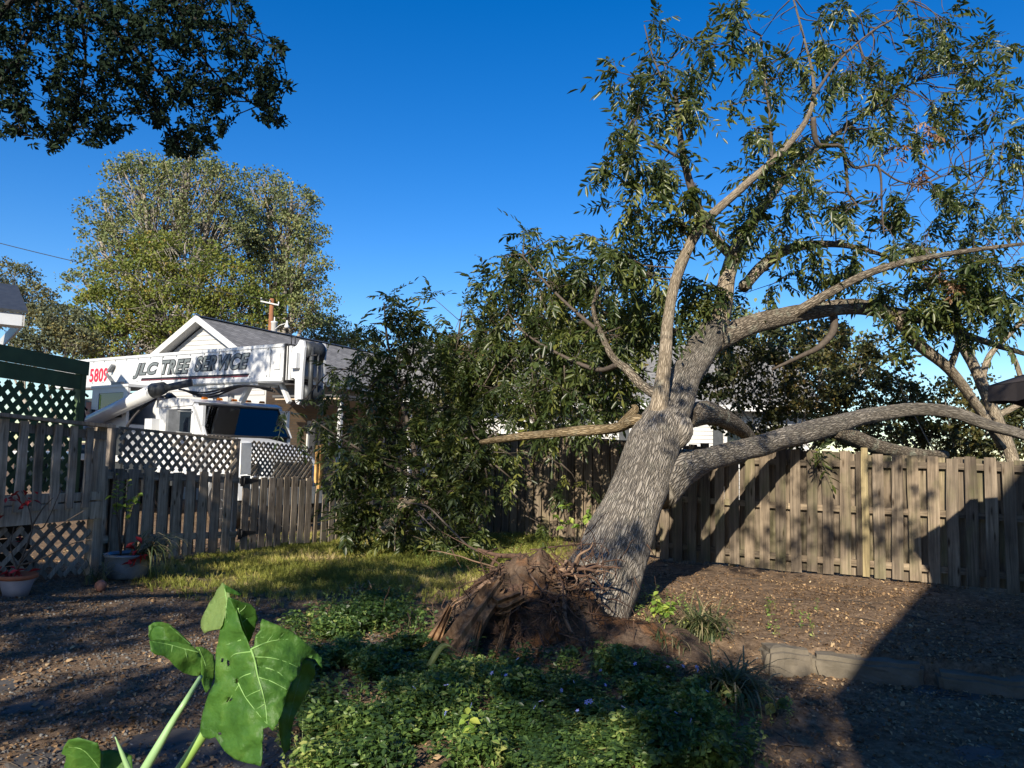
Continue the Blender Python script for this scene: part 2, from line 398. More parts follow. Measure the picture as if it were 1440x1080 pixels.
# leaf templates (all quads; +Y is the leaf's length)
def leaf6(L, W, fold=.25, droop=.15, base=.3):
    return [(0,0,0),(-W*.8,L*base,fold*W),(-W,L*.62,fold*W-droop*L*.35),(0,L,-droop*L),(W,L*.62,fold*W-droop*L*.35),(W*.8,L*base,fold*W)], [(0,1,2,3),(0,3,4,5)]
def merge(parts):
    V = []; F = []; n = 0
    for M, off, (v, f) in parts:
        for p in v: V.append(tuple((M @ Vector(p))+Vector(off)))
        F += [tuple(i+n for i in q) for q in f]; n += len(v)
    return V, F
def aim(d, n=(0, 0, 1), roll=0):
    d = Vector(d).normalized(); x = d.cross(Vector(n))
    if x.length < .01: x = Vector((1, 0, 0))
    x.normalize(); z = x.cross(d)
    x2 = x*math.cos(roll)+z*math.sin(roll); z2 = x2.cross(d); return Matrix((x2, d, z2)).transposed()
def compound(seed, pairs=5, L=.30, ll=.105, lw=.0155, curl=.35):
    rn = random.Random(seed); parts = []; pts = []
    for i in range(pairs+2):
        t = i/(pairs+1); pts.append(Vector((0.02*math.sin(t*3+seed), L*t, -curl*L*t*t)))
    for i in range(pairs+1):
        a, b = pts[i], pts[i+1]; w_ = .0028
        parts.append((Matrix.Identity(3), (0,0,0), ([(a.x-w_,a.y,a.z),(a.x+w_,a.y,a.z),(b.x+w_*.7,b.y,b.z),(b.x-w_*.7,b.y,b.z)], [(0,1,2,3)])))
    for i in range(1, pairs+1):
        for s in (-1, 1):
            if rn.random() < .13: continue
            l = ll*rn.uniform(.75, 1.15)*(.8+.35*i/pairs)
            d = Vector((s*rn.uniform(.75, 1.0), rn.uniform(.45, .9), rn.uniform(-.75, -.1)))
            parts.append((aim(d, (0, 0, 1), rn.uniform(-.5, .5)), pts[i], leaf6(l, lw*rn.uniform(.85, 1.25), .35, rn.uniform(.05, .3), .28)))
    parts.append((aim((rn.uniform(-.2, .2), 1, -.6)), pts[-1], leaf6(ll*1.1, lw*1.15, .35, .15, .28)))
    return merge(parts)
COMP = [compound(s, (5, 6, 4, 5, 6, 3, 5, 4, 6)[s], (.26, .31, .22, .28, .33, .17, .24, .2, .29)[s], (.105, .115, .09, .1, .12, .075, .11, .085, .095)[s], (.0155, .017, .014, .019, .0145, .013, .0165, .018, .013)[s], (.35, .2, .6, .1, .8, .3, .05, .5, 1.0)[s]) for s in range(9)]
def rosette(seed, n=7, L=.075, W=.017, spread=1.0):
    rn = random.Random(seed); parts = []
    for i in range(n):
        a = 2*PI*i/n+rn.uniform(-.4, .4); d = Vector((math.cos(a), rn.uniform(.2, 1.1)*spread, math.sin(a)))
        parts.append((aim(d, (rn.uniform(-1, 1), rn.uniform(-1, 1), 1), rn.uniform(-.6, .6)), (0, rn.uniform(-.05, .02), 0), leaf6(L*rn.uniform(.7, 1.2), W*rn.uniform(.8, 1.25), .3, .1, .45)))
    return merge(parts)

# ------------------------------------------------------------------ fences
def boardmesh(name, w_, t_, seed, mat, axis=2):   # unit long along z, origin at the bottom
    rn = random.Random(seed); mb = MB(); n = 5; vs = []
    for i in range(n):
        z = i/(n-1); bx = .004*math.sin(seed+i*1.7); c = .004
        wl, wr = -w_/2+bx+rn.uniform(-.002, .002), w_/2+bx+rn.uniform(-.002, .002)
        if i == n-1: wl += .004; wr -= .004
        zt = z+(rn.uniform(-.004, .004) if i in (0, n-1) else 0)
        vs += [(wl+c, -t_/2, zt), (wr-c, -t_/2, zt+(rn.uniform(-.003, .003) if i in (0, n-1) else 0)), (wr, -t_/2+c, zt), (wr, t_/2, zt), (wl, t_/2, zt), (wl, -t_/2+c, zt)]
    fs = [tuple(range(5, -1, -1)), tuple((n-1)*6+k for k in range(6))]
    for i in range(n-1):
        for k in range(6): fs.append((i*6+k, i*6+(k+1) % 6, (i+1)*6+(k+1) % 6, (i+1)*6+k))
    me = bpy.data.meshes.new(name); me.from_pydata(vs, [], fs); me.materials.append(mat); me.update(); return me
def place(name, me, parent, p, ang, sz=1.0, tilt=0, lean=0, label=None):
    o = bpy.data.objects.new(name, me); C.objects.link(o); o.parent = parent
    o.matrix_local = Matrix.Translation(Vector(p)-WL[parent]) @ Matrix.Rotation(ang, 4, 'Z') @ Matrix.Rotation(tilt, 4, 'Y') @ Matrix.Rotation(lean, 4, 'X') @ Matrix.Diagonal((1, 1, sz, 1))
    if label: o['label'] = label
    return o
BV = [boardmesh('board', .14, .02, s, MAT['board']) for s in range(5)]
BVg = [boardmesh('board', .148, .02, s+9, MAT['board_grey']) for s in range(5)]
def cross_rail(parent, a, b, mat, w_=.085, t_=.062, name='rail'):
    a = Vector(a); b = Vector(b); d = b-a; o_ = a
    mb = MB(); x = d.normalized(); yv = Vector((-x.y, x.x, 0)).normalized(); zv = x.cross(yv)
    L = d.length; M = Matrix((zv, yv, x)).transposed()
    mb.box((0, 0, L/2), (w_, t_, L)); ob = mb.build(name, mat, parent, local=True)
    ob.matrix_local = Matrix.Translation(o_-WL[parent]) @ M.to_4x4(); return ob
def fence(root, A, direc, s0, s1, spacing, hfun, front, rear=True, toward=None, Bs=None, seedk=0, base=.03, mat=None):
    """shadow-box fence along A + direc*s; toward = unit vector to the camera side"""
    rn = random.Random(40+seedk); ang = math.atan2(direc.y, direc.x)
    n = int((s1-s0)/spacing)
    for i in range(n):
        s = s0+spacing*(i+.5); p = A+direc*s
        for k in ((1, -1) if rear else (1,)):
            q = p+direc*(0 if k > 0 else spacing/2)+toward*(.043*k)
            zb = g1(q.x, q.y)+base+rn.uniform(-.02, .025); zt = hfun(s)+rn.uniform(-.02, .02)-(0 if k > 0 else .012)
            lab = None; me = rn.choice(Bs)
            o = place('board', me, root, (q.x, q.y, zb), ang, zt-zb, rn.uniform(-.012, .012), rn.uniform(-.004, .004))
toC_r = Vector((-fdir.y, fdir.x, 0)); toC_r = toC_r if toC_r.y < 0 else -toC_r
toC_l = Vector((ldir.y, -ldir.x, 0))
def z_on(px, py, A, direc, s): p = A+direc*s; return P(px, py, p.y).z
SB = (FE_B-FE_A).xy.length
# right fence: tops
def top_r(s):
    za = P(1440, 648, FE_A.y).z; zb = P(800, 615, FE_B.y).z
    return za+(zb-za)*s/SB
FEr = thing('board_fence', (FE_A.x, FE_A.y, g1(FE_A.x, FE_A.y)), 'tall weathered board fence with alternating boards crossed by the fallen trunk\'s big limb', 'fence')
A0 = Vector((FE_A.x, FE_A.y, 0)); s_end = 10.3
fence(FEr, A0, fdir, -1.3, 5.1, .2165, top_r, None, True, toC_r, BV, 1)
fence(FEr, A0, fdir, 5.1, s_end-1.3, .157, top_r, None, True, toC_r, BV, 2, base=.04)
for zz in (.22, .95, 1.58):
    for k in range(5):
        sa, sb = -1.3+k*2.06, -1.3+(k+1)*2.06-.006
        pa, pb = A0+fdir*sa, A0+fdir*sb
        cross_rail(FEr, (pa.x, pa.y, g1(pa.x, pa.y)+zz), (pb.x, pb.y, g1(pb.x, pb.y)+zz), MAT['board'])
PMs = boardmesh('post', .1, .09, 77, MAT['board']); PMm = boardmesh('post', .088, .075, 78, MAT['mossy'])
for k in range(5):
    p = A0+fdir*(-1.2+2.42*k)-toC_r*.1
    place('post', PMs, FEr, (p.x, p.y, g1(p.x, p.y)-.02), math.atan2(fdir.y, fdir.x), 1.62)
sp = 1.79; p = A0+fdir*sp+toC_r*.055                                       # the mossy cover board that stands proud
place('board', PMm, FEr, (p.x, p.y, g1(p.x, p.y)+.02), math.atan2(fdir.y, fdir.x), top_r(sp)+.05-g1(p.x, p.y), label='greenish mossy board standing proud of the others')
# left fence with lattice top
A1 = Vector((LF_A.x, LF_A.y, 0)); LSB = (LF_B-LF_A).xy.length
zbt0, zbt1 = P(165, 658, LF_A.y).z, P(440, 672, LF_B.y).z
zlt0, zlt1 = P(165, 599, LF_A.y).z, P(440, 628, LF_B.y).z
def bt(s): return zbt0+(zbt1-zbt0)*s/LSB
def lt(s): return zlt0+(zlt1-zlt0)*s/LSB
GS0, GS1 = 2.12, LSB-.12
FEl = thing('lattice_top_fence', (LF_A.x, LF_A.y, g1(LF_A.x, LF_A.y)), 'grey board fence with a diagonal lattice top between the deck and the gate', 'fence')
fence(FEl, A1, ldir, -.35, GS0+.04, (GS0+.39)/10.999, bt, None, True, toC_l, BVg, 3)
def rails(root, s0, s1, hs):
    for h in hs:
        pa, pb = A1+ldir*s0, A1+ldir*s1
        cross_rail(root, (pa.x, pa.y, h(s0)), (pb.x, pb.y, h(s1)), MAT['board_grey'])
def lattice(root, A, direc, s0, s1, zlo, zhi, gap, sw, toward, mat, off=0, st=.008):
    """diagonal slats clipped to the panel; each slat its own mesh"""
    ang = math.atan2(direc.y, direc.x); h0 = zhi(s0)-zlo(s0)
    for sgn in (1, -1):
        s = s0-h0*1.2
        while s < s1+h0*1.2:
            # centre line: (s + sgn*t, zlo + t)
            pts = []
            for t in np.linspace(-.02, h0*1.12, 40):
                u = s+(t if sgn > 0 else (h0-t)); z = zlo(min(max(u, s0), s1))+t
                if s0+.01 <= u <= s1-.01 and z <= zhi(u)-.005 and z >= zlo(u): pts.append((u, z))
            if len(pts) >= 2:
                (u0, z0), (u1, z1) = pts[0], pts[-1]
                if math.hypot(u1-u0, z1-z0) > .04:
                    o3 = toward*(off+st*.52*sgn)
                    a = A+direc*u0+o3; b = A+direc*u1+o3
                    mb = MB(); mb.beam((a.x, a.y, z0), (b.x, b.y, z1), sw, st, up=toward); 
                    # beam() gives width along up x axis
                    mb.build('slat', mat, root)
            s += gap
lattice(FEl, A1, ldir, .0, GS0-.08, lambda s: bt(s)-.01, lambda s: lt(s), .142, .046, toC_l, MAT['slat'])
rails(FEl, -.3, GS0-.05, [lambda s: bt(s)-.09, lambda s: g1(*(A1+ldir*s).xy)+.3])
cross_rail(FEl, (*(A1+ldir*.0).xy, lt(0)-.02), (*(A1+ldir*(GS0-.05)).xy, lt(GS0-.05)-.02), MAT['board_grey'], .03, .03)
PG = boardmesh('post', .09, .09, 81, MAT['board_grey'])
for s in (-.03, GS0-.03):
    p = A1+ldir*s-toC_l*.09; place('post', PG, FEl, (p.x, p.y, g1(p.x, p.y)), math.atan2(ldir.y, ldir.x), lt(s)-g1(p.x, p.y)-.02)
GA = thing('lattice_gate', (*(A1+ldir*GS0).xy, g1(*(A1+ldir*GS0).xy)), 'grey board gate with a fine lattice top and black strap hinges', 'gate')
fence(GA, A1, ldir, GS0, GS1, .183, lambda s: bt(s)-.02, None, False, toC_l, BVg, 4, base=.06)
lattice(GA, A1, ldir, GS0+.16, GS1, lambda s: bt(s)-.03, lambda s: lt(s), .105, .034, toC_l, MAT['slat'])
rails(GA, GS0+.02, GS1, [lambda s: bt(s)-.1, lambda s: g1(*(A1+ldir*s).xy)+.32, lambda s: bt(s)-.5])
for h in (lambda s: bt(s)-.10, lambda s: g1(*(A1+ldir*s).xy)+.3):
    mb = MB(); pa = A1+ldir*(GS0+.02)+toC_l*.05; pb = A1+ldir*(GS0+.34)+toC_l*.05; z = h(GS0)
    mb.prism([(0, -.05), (.06, -.045), (.3, -.012), (.3, .012), (.06, .045), (0, .05)], -.006, .006)
    mb.box((-.035, 0, 0), (.06, .014, .15)); mb.tube([(0, -.008, -.06), (0, -.008, .06)], [.012]*2, 8)
    o = mb.build('hinge', MAT['black'], GA, local=True)
    o.matrix_local = Matrix.Translation(Vector((pa.x, pa.y, z))-WL[GA]) @ Matrix.Rotation(math.atan2(ldir.y, ldir.x), 4, 'Z')
# white notice board on the gate's hinge side
pa = A1+ldir*(GS0+.02)+toC_l*.03; mb = MB()
mb.box((0, 0, 0), (.22, .012, .46)); o = mb.build('notice_board', simple('white_board', (.8, .8, .78), .6, .08, 9, bmp=.3, bd=.003), None)
o.location = (pa.x-ldir.x*.0+toC_l.x*.03, pa.y-ldir.y*.0+toC_l.y*.03, (bt(GS0)+lt(GS0))/2-.03); o.rotation_euler = (0, R(-1.5), math.atan2(ldir.y, ldir.x))
tag(o, 'blank white board fixed between the two lattice panels of the fence', 'board')
# new yellow post bundle and three boards up to the bush
FEc = thing('corner_fence', (*(A1+ldir*LSB).xy, g1(*(A1+ldir*LSB).xy)), 'short run of grey fence boards between the gate and the leafy bush', 'fence')
fence(FEc, A1, ldir, LSB+.12, LSB+1.9, .2, lambda s: bt(LSB)-.02+.0*s, None, True, toC_l, BVg, 5)
rails(FEc, LSB+.0, LSB+1.9, [lambda s: bt(LSB)-.1, lambda s: g1(*(A1+ldir*s).xy)+.3])
lattice(FEc, A1, ldir, LSB+.12, LSB+.45, lambda s: bt(LSB)-.02, lambda s: lt(LSB)-.02, .105, .034, toC_l, MAT['slat'])
NP = thing('gate_post', (*(A1+ldir*LSB+toC_l*.05).xy, g1(*(A1+ldir*LSB).xy)), 'new yellow timber gate post beside the grey lattice gate', 'post')
for i, (ds, top, bot) in enumerate(((-.075, 1.0, .1), (.0, 1.02, .95), (.07, 1.0, .1))):
    p = A1+ldir*(LSB+ds)+toC_l*(.06+.012*(i == 1)); zb = g1(p.x, p.y)+bot; zt = P(445, 606+i*2, p.y).z if False else lt(LSB)+.02+.01*i
    me = boardmesh('plank', .062, .04, 90+i, MAT['newwood']); place('plank', me, NP, (p.x, p.y, zb if i == 1 else zt-.62), math.atan2(ldir.y, ldir.x), (zt-zb) if i == 1 else .62)
me = boardmesh('plank', .09, .03, 95, MAT['board']); p = A1+ldir*(LSB-.03)+toC_l*.04
place('plank', me, NP, (p.x, p.y, g1(p.x, p.y)+.02), math.atan2(ldir.y, ldir.x), bt(LSB)-.1-g1(p.x, p.y), R(2), label='older sun-bleached lower plank')
# ------------------------------------------------------------------ deck, green screen
DK_R = P(150, 600, 8.2); DK_L = P(-40, 580, 6.85)
DA = Vector((DK_L.x, DK_L.y, 0)); DB = Vector((DK_R.x, DK_R.y, 0)); ddir = (DB-DA).normalized(); DL = (DB-DA).length
tD = Vector((ddir.y, -ddir.x, 0)); aD = math.atan2(ddir.y, ddir.x)
zRT0, zRT1 = P(-40, 581, DK_L.y).z, P(150, 601, DK_R.y).z
zR = (zRT0+zRT1)/2; zRb = P(75, 737, (DK_L.y+DK_R.y)/2).z
zt = lambda s: zRT0+(zRT1-zRT0)*s/DL
DK = thing('wooden_deck', (DB.x, DB.y, g1(DB.x, DB.y)), 'raised grey wooden deck with slatted railing and a lattice skirt', 'deck')
bal = [boardmesh('baluster', .09, .022, 30+i, MAT['board_grey']) for i in range(3)]
rn = random.Random(3); s = DL-.22
while s > -.5:
    q = DA+ddir*s+tD*.03; place('baluster', rn.choice(bal), DK, (q.x, q.y, zRb+.13), aD, zt(s)-zRb-.15, rn.uniform(-.02, .01)); s -= .184
def dboard(name, s0, s1, z0, z1, w_, t_, off, mat):
    mb = MB(); a = DA+ddir*s0+tD*off; b = DA+ddir*s1+tD*off
    mb.beam((a.x, a.y, z0), (b.x, b.y, z1), w_, t_, up=(0, 0, 1)); return mb.build(name, mat, DK)
dboard('top_rail', -.6, DL+.04, zt(-.6)+.01, zt(DL)+.01, .13, .035, .02, MAT['board_grey'])
dboard('upper_rail', -.6, DL, zt(-.6)-.09, zt(DL)-.09, .035, .085, -.005, MAT['board_grey'])
dboard('lower_rail', -.6, DL, zRb+.24, zRb+.24, .035, .085, -.005, MAT['board_grey'])
dboard('rim_board', -.6, DL, zRb+.09, zRb+.09, .038, .18, .0, MAT['board_grey'])
PD = boardmesh('post', .1, .1, 55, MAT['board_grey'])
for s in (DL-.02, DL-2.0):
    q = DA+ddir*s-tD*.06; place('post', PD, DK, (q.x, q.y, g1(q.x, q.y)), aD, zt(s)-g1(q.x, q.y))
DKW = simple('under_deck_shade', (.03, .026, .022), .9, .3, 6)  # near-black colour stands in for the shade under the deck
for k in range(5): dboard('shade_board', -.6, DL-.02, .22+.15*k, .22+.15*k, .02, .14, -.98, DKW)  # invented boards that close the lit view behind the lattice
for k in range(7):                                                          # decking
    dboard('deck_board', -.6, DL-.02, zRb+.2, zRb+.2, .138, .03, -.1-.145*k, MAT['board_grey'])
lattice(DK, DA, ddir, max(DL-1.75, -.5), DL-.08, lambda s: g1(*(DA+ddir*s).xy)+.03, lambda s: zRb-.01, .165, .046, tD, MAT['slat'], off=-.03)
# green painted screen standing on the deck
ga, gb = P(-25, 480, 7.35), P(119, 509, 8.75)
GA_, GB_ = Vector((ga.x, ga.y, 0)), Vector((gb.x, gb.y, 0)); gd = (GB_-GA_).normalized(); GLn = (GB_-GA_).length; gt = Vector((gd.y, -gd.x, 0))
gz0 = lambda s: ga.z+(gb.z-ga.z)*s/GLn
y1_, y2_ = P(0, 510, 7.5).z, P(0, 540, 7.5).z
h1 = P(0, 486, 7.5).z-P(0, 508, 7.5).z; h2 = P(0, 486, 7.5).z-P(0, 532, 7.5).z
GSc = thing('privacy_screen', (GB_.x, GB_.y, zRb+.215), 'dark green painted privacy screen with solid top boards over lattice', 'screen')
def gboard(name, s0, s1, dz0, dz1, t_, off):
    mb = MB(); a = GA_+gd*s0+gt*off; b = GA_+gd*s1+gt*off
    mb.beam((a.x, a.y, gz0(s0)-(dz0+dz1)/2), (b.x, b.y, gz0(s1)-(dz0+dz1)/2), t_, abs(dz1-dz0), up=(0, 0, 1)); mb.build(name, MAT['greenpaint'], GSc)
gboard('top_board', 0, GLn+.02, 0, h1, .04, .03); gboard('second_board', 0, GLn, h1+.006, h2, .03, .02)
for s in (.0, GLn-.04):
    q = GA_+gd*s; mb = MB(); zb = zRb+.215; mb.box((q.x, q.y, (zb+gz0(s)-.02)/2), (.08, .08, gz0(s)-.02-zb), Matrix.Rotation(math.atan2(gd.y, gd.x), 3, 'Z')); mb.build('post', MAT['greenpaint'], GSc)
lattice(GSc, GA_, gd, .05, GLn-.09, lambda s: zRb+.26, lambda s: gz0(s)-h2, .15, .058, gt, MAT['greenpaint'], off=0)
gboard('bottom_rail', 0, GLn-.09, ga.z-zRb-.26, ga.z-zRb-.225, .04, .0)
# ------------------------------------------------------------------ crane truck (built along its own axes: x forward, y to its far side)
C0 = Vector((-6.2, 15.3, 0)); U2 = Vector((.8, -.6, 0)); V2 = Vector((.6, .8, 0)); trz = math.atan2(-.6, .8)
TR = thing('crane_truck', (C0.x, C0.y, 0.0), 'white crane truck with a lettered telescopic boom parked behind the lattice fence', 'truck', rz=trz)
def tl(p): d = Vector(p)-C0; return Vector((d.dot(U2), d.dot(V2), p[2]))     # world -> truck local
def TB(mb, name, mat, par=None): return mb.build(name, mat, par or TR, local=True)
def panel_hole(mb, x0, x1, z0, z1, hx0, hx1, hz0, hz1, y0, y1):            # a flat wall with a window opening
    ym, t = (y0+y1)/2, abs(y1-y0)
    for a, b, c, d in ((x0, hx0, z0, z1), (hx1, x1, z0, z1), (hx0, hx1, z0, hz0), (hx0, hx1, hz1, z1)):
        mb.box(((a+b)/2, ym, (c+d)/2), (b-a, t, d-c))
W = MAT['truckwhite']
mb = MB()                                                                  # cab shell
mb.box((-.85, 1.05, 1.18), (1.7, 2.1, .3)); panel_hole(mb, -1.7, -.0, 1.33, 2.42, -1.25, -.42, 1.83, 2.36, .0, .06); panel_hole(mb, -1.7, 0, 1.33, 2.42, -1.25, -.42, 1.83, 2.36, 2.04, 2.1)
panel_hole(mb, 0, 0, 0, 0, 0, 0, 0, 0, 0, 0) if False else None
mb.box((-1.67, .22, 1.87), (.06, .4, 1.08)); mb.box((-1.67, 1.88, 1.87), (.06, .4, 1.08)); mb.box((-1.67, 1.05, 1.6), (.06, 1.26, .54))
mb.prism([(-1.72, 2.40), (-.38, 2.43), (-.30, 2.50), (-.52, 2.57), (-1.1, 2.60), (-1.66, 2.55)], -.02, 2.12)
for y in (.0, 2.03): mb.prism([(-.42, 1.7), (.14, 1.80), (-.33, 2.46), (-.42, 2.46)] if False else [(.02, 1.82), (.12, 1.82), (-.30, 2.47), (-.42, 2.44)], y, y+.07)
mb.box((-.04, 1.05, 1.52), (.2, 2.1, .66)); TB(mb, 'cab', W)
mb = MB(); mb.add([(.10, .07, 1.84), (.10, 2.03, 1.84), (-.33, 2.03, 2.44), (-.33, .07, 2.44)], [(0, 1, 2, 3)]); mb.add([(.095, .07, 1.83), (.095, 2.03, 1.83), (-.345, 2.03, 2.44), (-.345, .07, 2.44)], [(3, 2, 1, 0)])
gm, gnt, gb2 = base_mat('windscreen_glass', .02, .5)
_t = gnt.nodes.new('ShaderNodeBsdfTransparent'); _t.inputs[0].default_value = (.72, .8, .82, 1); _g = gnt.nodes.new('ShaderNodeBsdfGlossy'); _g.inputs['Roughness'].default_value = .03
_x = gnt.nodes.new('ShaderNodeMixShader'); _lw = gnt.nodes.new('ShaderNodeFresnel'); _lw.inputs[0].default_value = 2.1; gnt.links.new(_lw.outputs[0], _x.inputs[0]); gnt.links.new(_t.outputs[0], _x.inputs[1]); gnt.links.new(_g.outputs[0], _x.inputs[2]); gnt.links.new(_x.outputs[0], gnt.nodes['Material Output'].inputs[0])
ws = TB(mb, 'windscreen', gm)
mb = MB()
for y in (.065, 2.035): mb.tube([(.105, y, 1.83), (-.335, y, 2.45)], [.022]*2, 6)
mb.tube([(.105, .06, 1.83), (.12, 1.05, 1.82), (.105, 2.04, 1.83)], [.022]*3, 6); mb.tube([(-.335, .06, 2.45), (-.335, 2.04, 2.45)], [.022]*2, 6); TB(mb, 'seal', MAT['black'], ws)
for y in (.035, 2.065):
    mb = MB(); mb.box((-.83, y, 2.09), (.84, .012, .54)); TB(mb, 'door_window', MAT['glass'])
mb = MB(); mb.box((-.83, -.012, 1.62), (.9, .02, .42)); mb.box((-.3, -.01, 1.85), (.05, .02, .9)); TB(mb, 'door', W)
mb = MB(); mb.box((-1.35, 1.05, 1.9), (.1, 1.7, .6)); mb.box((-.95, .55, 1.55), (.5, .5, .15)); mb.box((-.95, 1.55, 1.55), (.5, .5, .15)); mb.box((-.05, 1.05, 1.75), (.25, 1.9, .16)); TB(mb, 'seats', MAT['black'])
mb = MB(); Ms = Matrix.Rotation(R(60), 3, 'Y'); ring = [Vector((-.25, 1.55, 1.9))+Ms @ Vector((.21*math.cos(2*PI*k/16), .21*math.sin(2*PI*k/16), 0)) for k in range(17)]
mb.tube(ring, [.017]*17, 6); mb.beam((-.25, 1.55, 1.9), (-.05, 1.55, 1.74), .05, .05); mb.beam(ring[0], ring[8], .03, .02); TB(mb, 'steering_wheel', MAT['black'])
mb = MB(); hp = [((0.1), .12, 1.98, 1.80), (.6, .22, 1.88, 1.74), (1.15, .3, 1.8, 1.62), (1.5, .36, 1.74, 1.45), (1.58, .4, 1.7, 1.2)]   # hood
vs_ = []; 
for x, ya, yb, z in hp:
    for t in np.linspace(0, 1, 9): vs_.append((x, ya+(yb-ya)*t, z-.16*(2*t-1)**4))
    vs_.append((x, yb, .95)); vs_.append((x, ya, .95))
fs_ = []
for i in range(4):
    for k in range(11): fs_.append((i*11+k, i*11+(k+1) % 11, (i+1)*11+(k+1) % 11, (i+1)*11+k))
fs_.append(tuple(4*11+k for k in range(11))); mb.add(vs_, fs_, smooth=False); TB(mb, 'hood', W)
mb = MB(); mb.box((1.6, 1.05, 1.12), (.03, .9, .42)); 
for k in range(6): mb.box((1.62, 1.05, .95+.07*k), (.02, .9, .02))
TB(mb, 'grille', MAT['dsteel'])
for y in (.3, 1.8):
    mb = MB(); mb.box((1.45, y, 1.18), (.12, .3, .2)); TB(mb, 'headlight', MAT['glass'])
    mb = MB(); mb.prism([(.2, .55), (.25, .95), (.5, 1.18), (.95, 1.2), (1.25, 1.0), (1.35, .6), (1.28, .6), (1.1, .92), (.9, 1.08), (.55, 1.08), (.34, .9), (.28, .55)], y-.28, y+.28); TB(mb, 'fender', W)
mb = MB(); mb.box((1.75, 1.05, .68), (.18, 2.3, .32)); TB(mb, 'bumper', MAT['steel'])
for k in range(5):
    mb = MB(); mb.box((-.55, .35+.35*k, 2.605), (.08, .12, .05), taper=.7); TB(mb, 'roof_light', MAT['amber'])
mb = MB(); mb.box((-.52, -.33, 2.08), (.09, .24, .48)); mb.tube([(-.35, .02, 2.3), (-.5, -.3, 2.3)], [.012]*2, 6); mb.tube([(-.35, .02, 1.86), (-.5, -.3, 1.88)], [.012]*2, 6); TB(mb, 'mirror', MAT['steel'])
mb = MB(); mb.box((-3.6, .65, .85), (9.4, .12, .28)); mb.box((-3.6, 1.45, .85), (9.4, .12, .28)); TB(mb, 'chassis', MAT['dsteel'])
mb = MB(); mb.box((-5.5, 1.05, 1.28), (6.9, 2.3, .14)); TB(mb, 'bed', W)
for xa, xb in ((-8.6, -6.7), (-6.6, -5.2), (-4.0, -2.9), (-2.8, -2.0)):
    mb = MB(); mb.box(((xa+xb)/2, .0, .86), (xb-xa, .3, .66)); mb.box(((xa+xb)/2, -.155, .98), (.16, .02, .04)); TB(mb, 'under_bed_shade', MAT['dsteel'])  # added dark boxes that stand in for the shadow under the bed
for x in (.8, -4.6, -6.0):
    for y in (.15, 1.95):
        mb = MB(); My = Matrix.Rotation(R(90), 3, 'X'); mb.lathe((x, y, .5), [(.28, -.14), (.47, -.14), (.5, -.09), (.5, .09), (.47, .14), (.28, .14)], 24, 0, My); wt = TB(mb, 'wheel', MAT['black'])
        mb = MB(); mb.lathe((x, y, .5), [(.27, -.12), (.29, -.15), (.24, -.1), (.1, -.1), (.09, -.16), (.09, .16), (.1, .1), (.24, .1), (.29, .15), (.27, .12)], 20, 0, My); TB(mb, 'rim', MAT['steel'], wt)
# boom
q1, q2 = P(400, 484, 15.1), P(400, 537, 15.1); l1, l2 = P(142, 504, 19.6), P(142, 545, 19.6)
zt1, zb1, zt0_, zb0_ = q1.z, q2.z, l1.z, l2.z
ux1, ux0 = tl(q1).x, tl(l1).x
def zT(x): return zt0_+(zt1-zt0_)*(x-ux0)/(ux1-ux0)
def zB(x): return zb0_+(zb1-zb0_)*(x-ux0)/(ux1-ux0)
BY0, BY1 = .82, 1.42
mb = MB(); x0, x1 = -9.0, ux1
mb.prism([(x0, zB(x0)), (x1, zB(x1)), (x1, zT(x1)), (x0, zT(x0))], BY0, BY1)
boom = TB(mb, 'boom', W)
mb = MB(); mb.prism([(x0, zB(x0)+.02), (x1, zB(x1)+.02), (x1, zB(x1)+.09), (x0, zB(x0)+.09)], BY0-.025, BY0-.002); mb.prism([(x0, zT(x0)-.05), (x1, zT(x1)-.05), (x1, zT(x1)+.015), (x0, zT(x0)+.015)], BY0-.018, BY1+.02); TB(mb, 'boom_flange', W, boom)
mb = MB(); xm = (ux1+.13); h = zT(x1)-zB(x1)
mb.box((x1-.2, BY0-.012, zB(x1)+h*.55), (.2, .02, h*.42)); TB(mb, 'hatch', MAT['white'], boom)
mb = MB()
for k in range(4): mb.box((x1+.03+.07*k, (BY0+BY1)/2, (zT(x1)+zB(x1))/2-.0), (.035, .6-.05*k, h*(1.04-.05*k)))
TB(mb, 'wear_pad', MAT['black'], boom)
for k, (a, sc_) in enumerate(((x1+.05, .9), (x1+.17, .8), (x1+.28, .7))):
    mb = MB(); mb.box((a+.06, (BY0+BY1)/2, (zT(x1)+zB(x1))/2), (.16, .6*sc_, h*sc_)); TB(mb, 'boom_section', W, boom)
hx = x1+.27; zc = (zT(x1)+zB(x1))/2
for y in (BY0+.02, BY1-.08):
    mb = MB(); prof = [(hx, zc-.28), (hx+.14, zc-.34), (hx+.16, zc-.72), (hx+.24, zc-.82), (hx+.36, zc-.84), (hx+.46, zc-.74), (hx+.47, zc-.2), (hx+.52, zc+.28), (hx+.44, zc+.42), (hx+.28, zc+.44), (hx+.16, zc+.34), (hx, zc+.3)]; prof = [(hx+(a_x-hx)*.66, a_z) for a_x, a_z in prof]
    mb.prism(prof, y, y+.05); TB(mb, 'head_plate', W, boom)
mb = MB(); mb.box((hx+.14, BY0-.03, zc+.02), (.2, .1, .30)); TB(mb, 'head_box', W, boom)
My = Matrix.Rotation(R(90), 3, 'X')
for z in (zc+.24, zc-.62):
    mb = MB(); mb.lathe((hx+.2, (BY0+BY1)/2, z), [(.06, -.2), (.2, -.2), (.17, -.1), (.2, 0), (.17, .1), (.2, .2), (.06, .2)], 20, 0, My); TB(mb, 'sheave', MAT['dsteel'], boom)
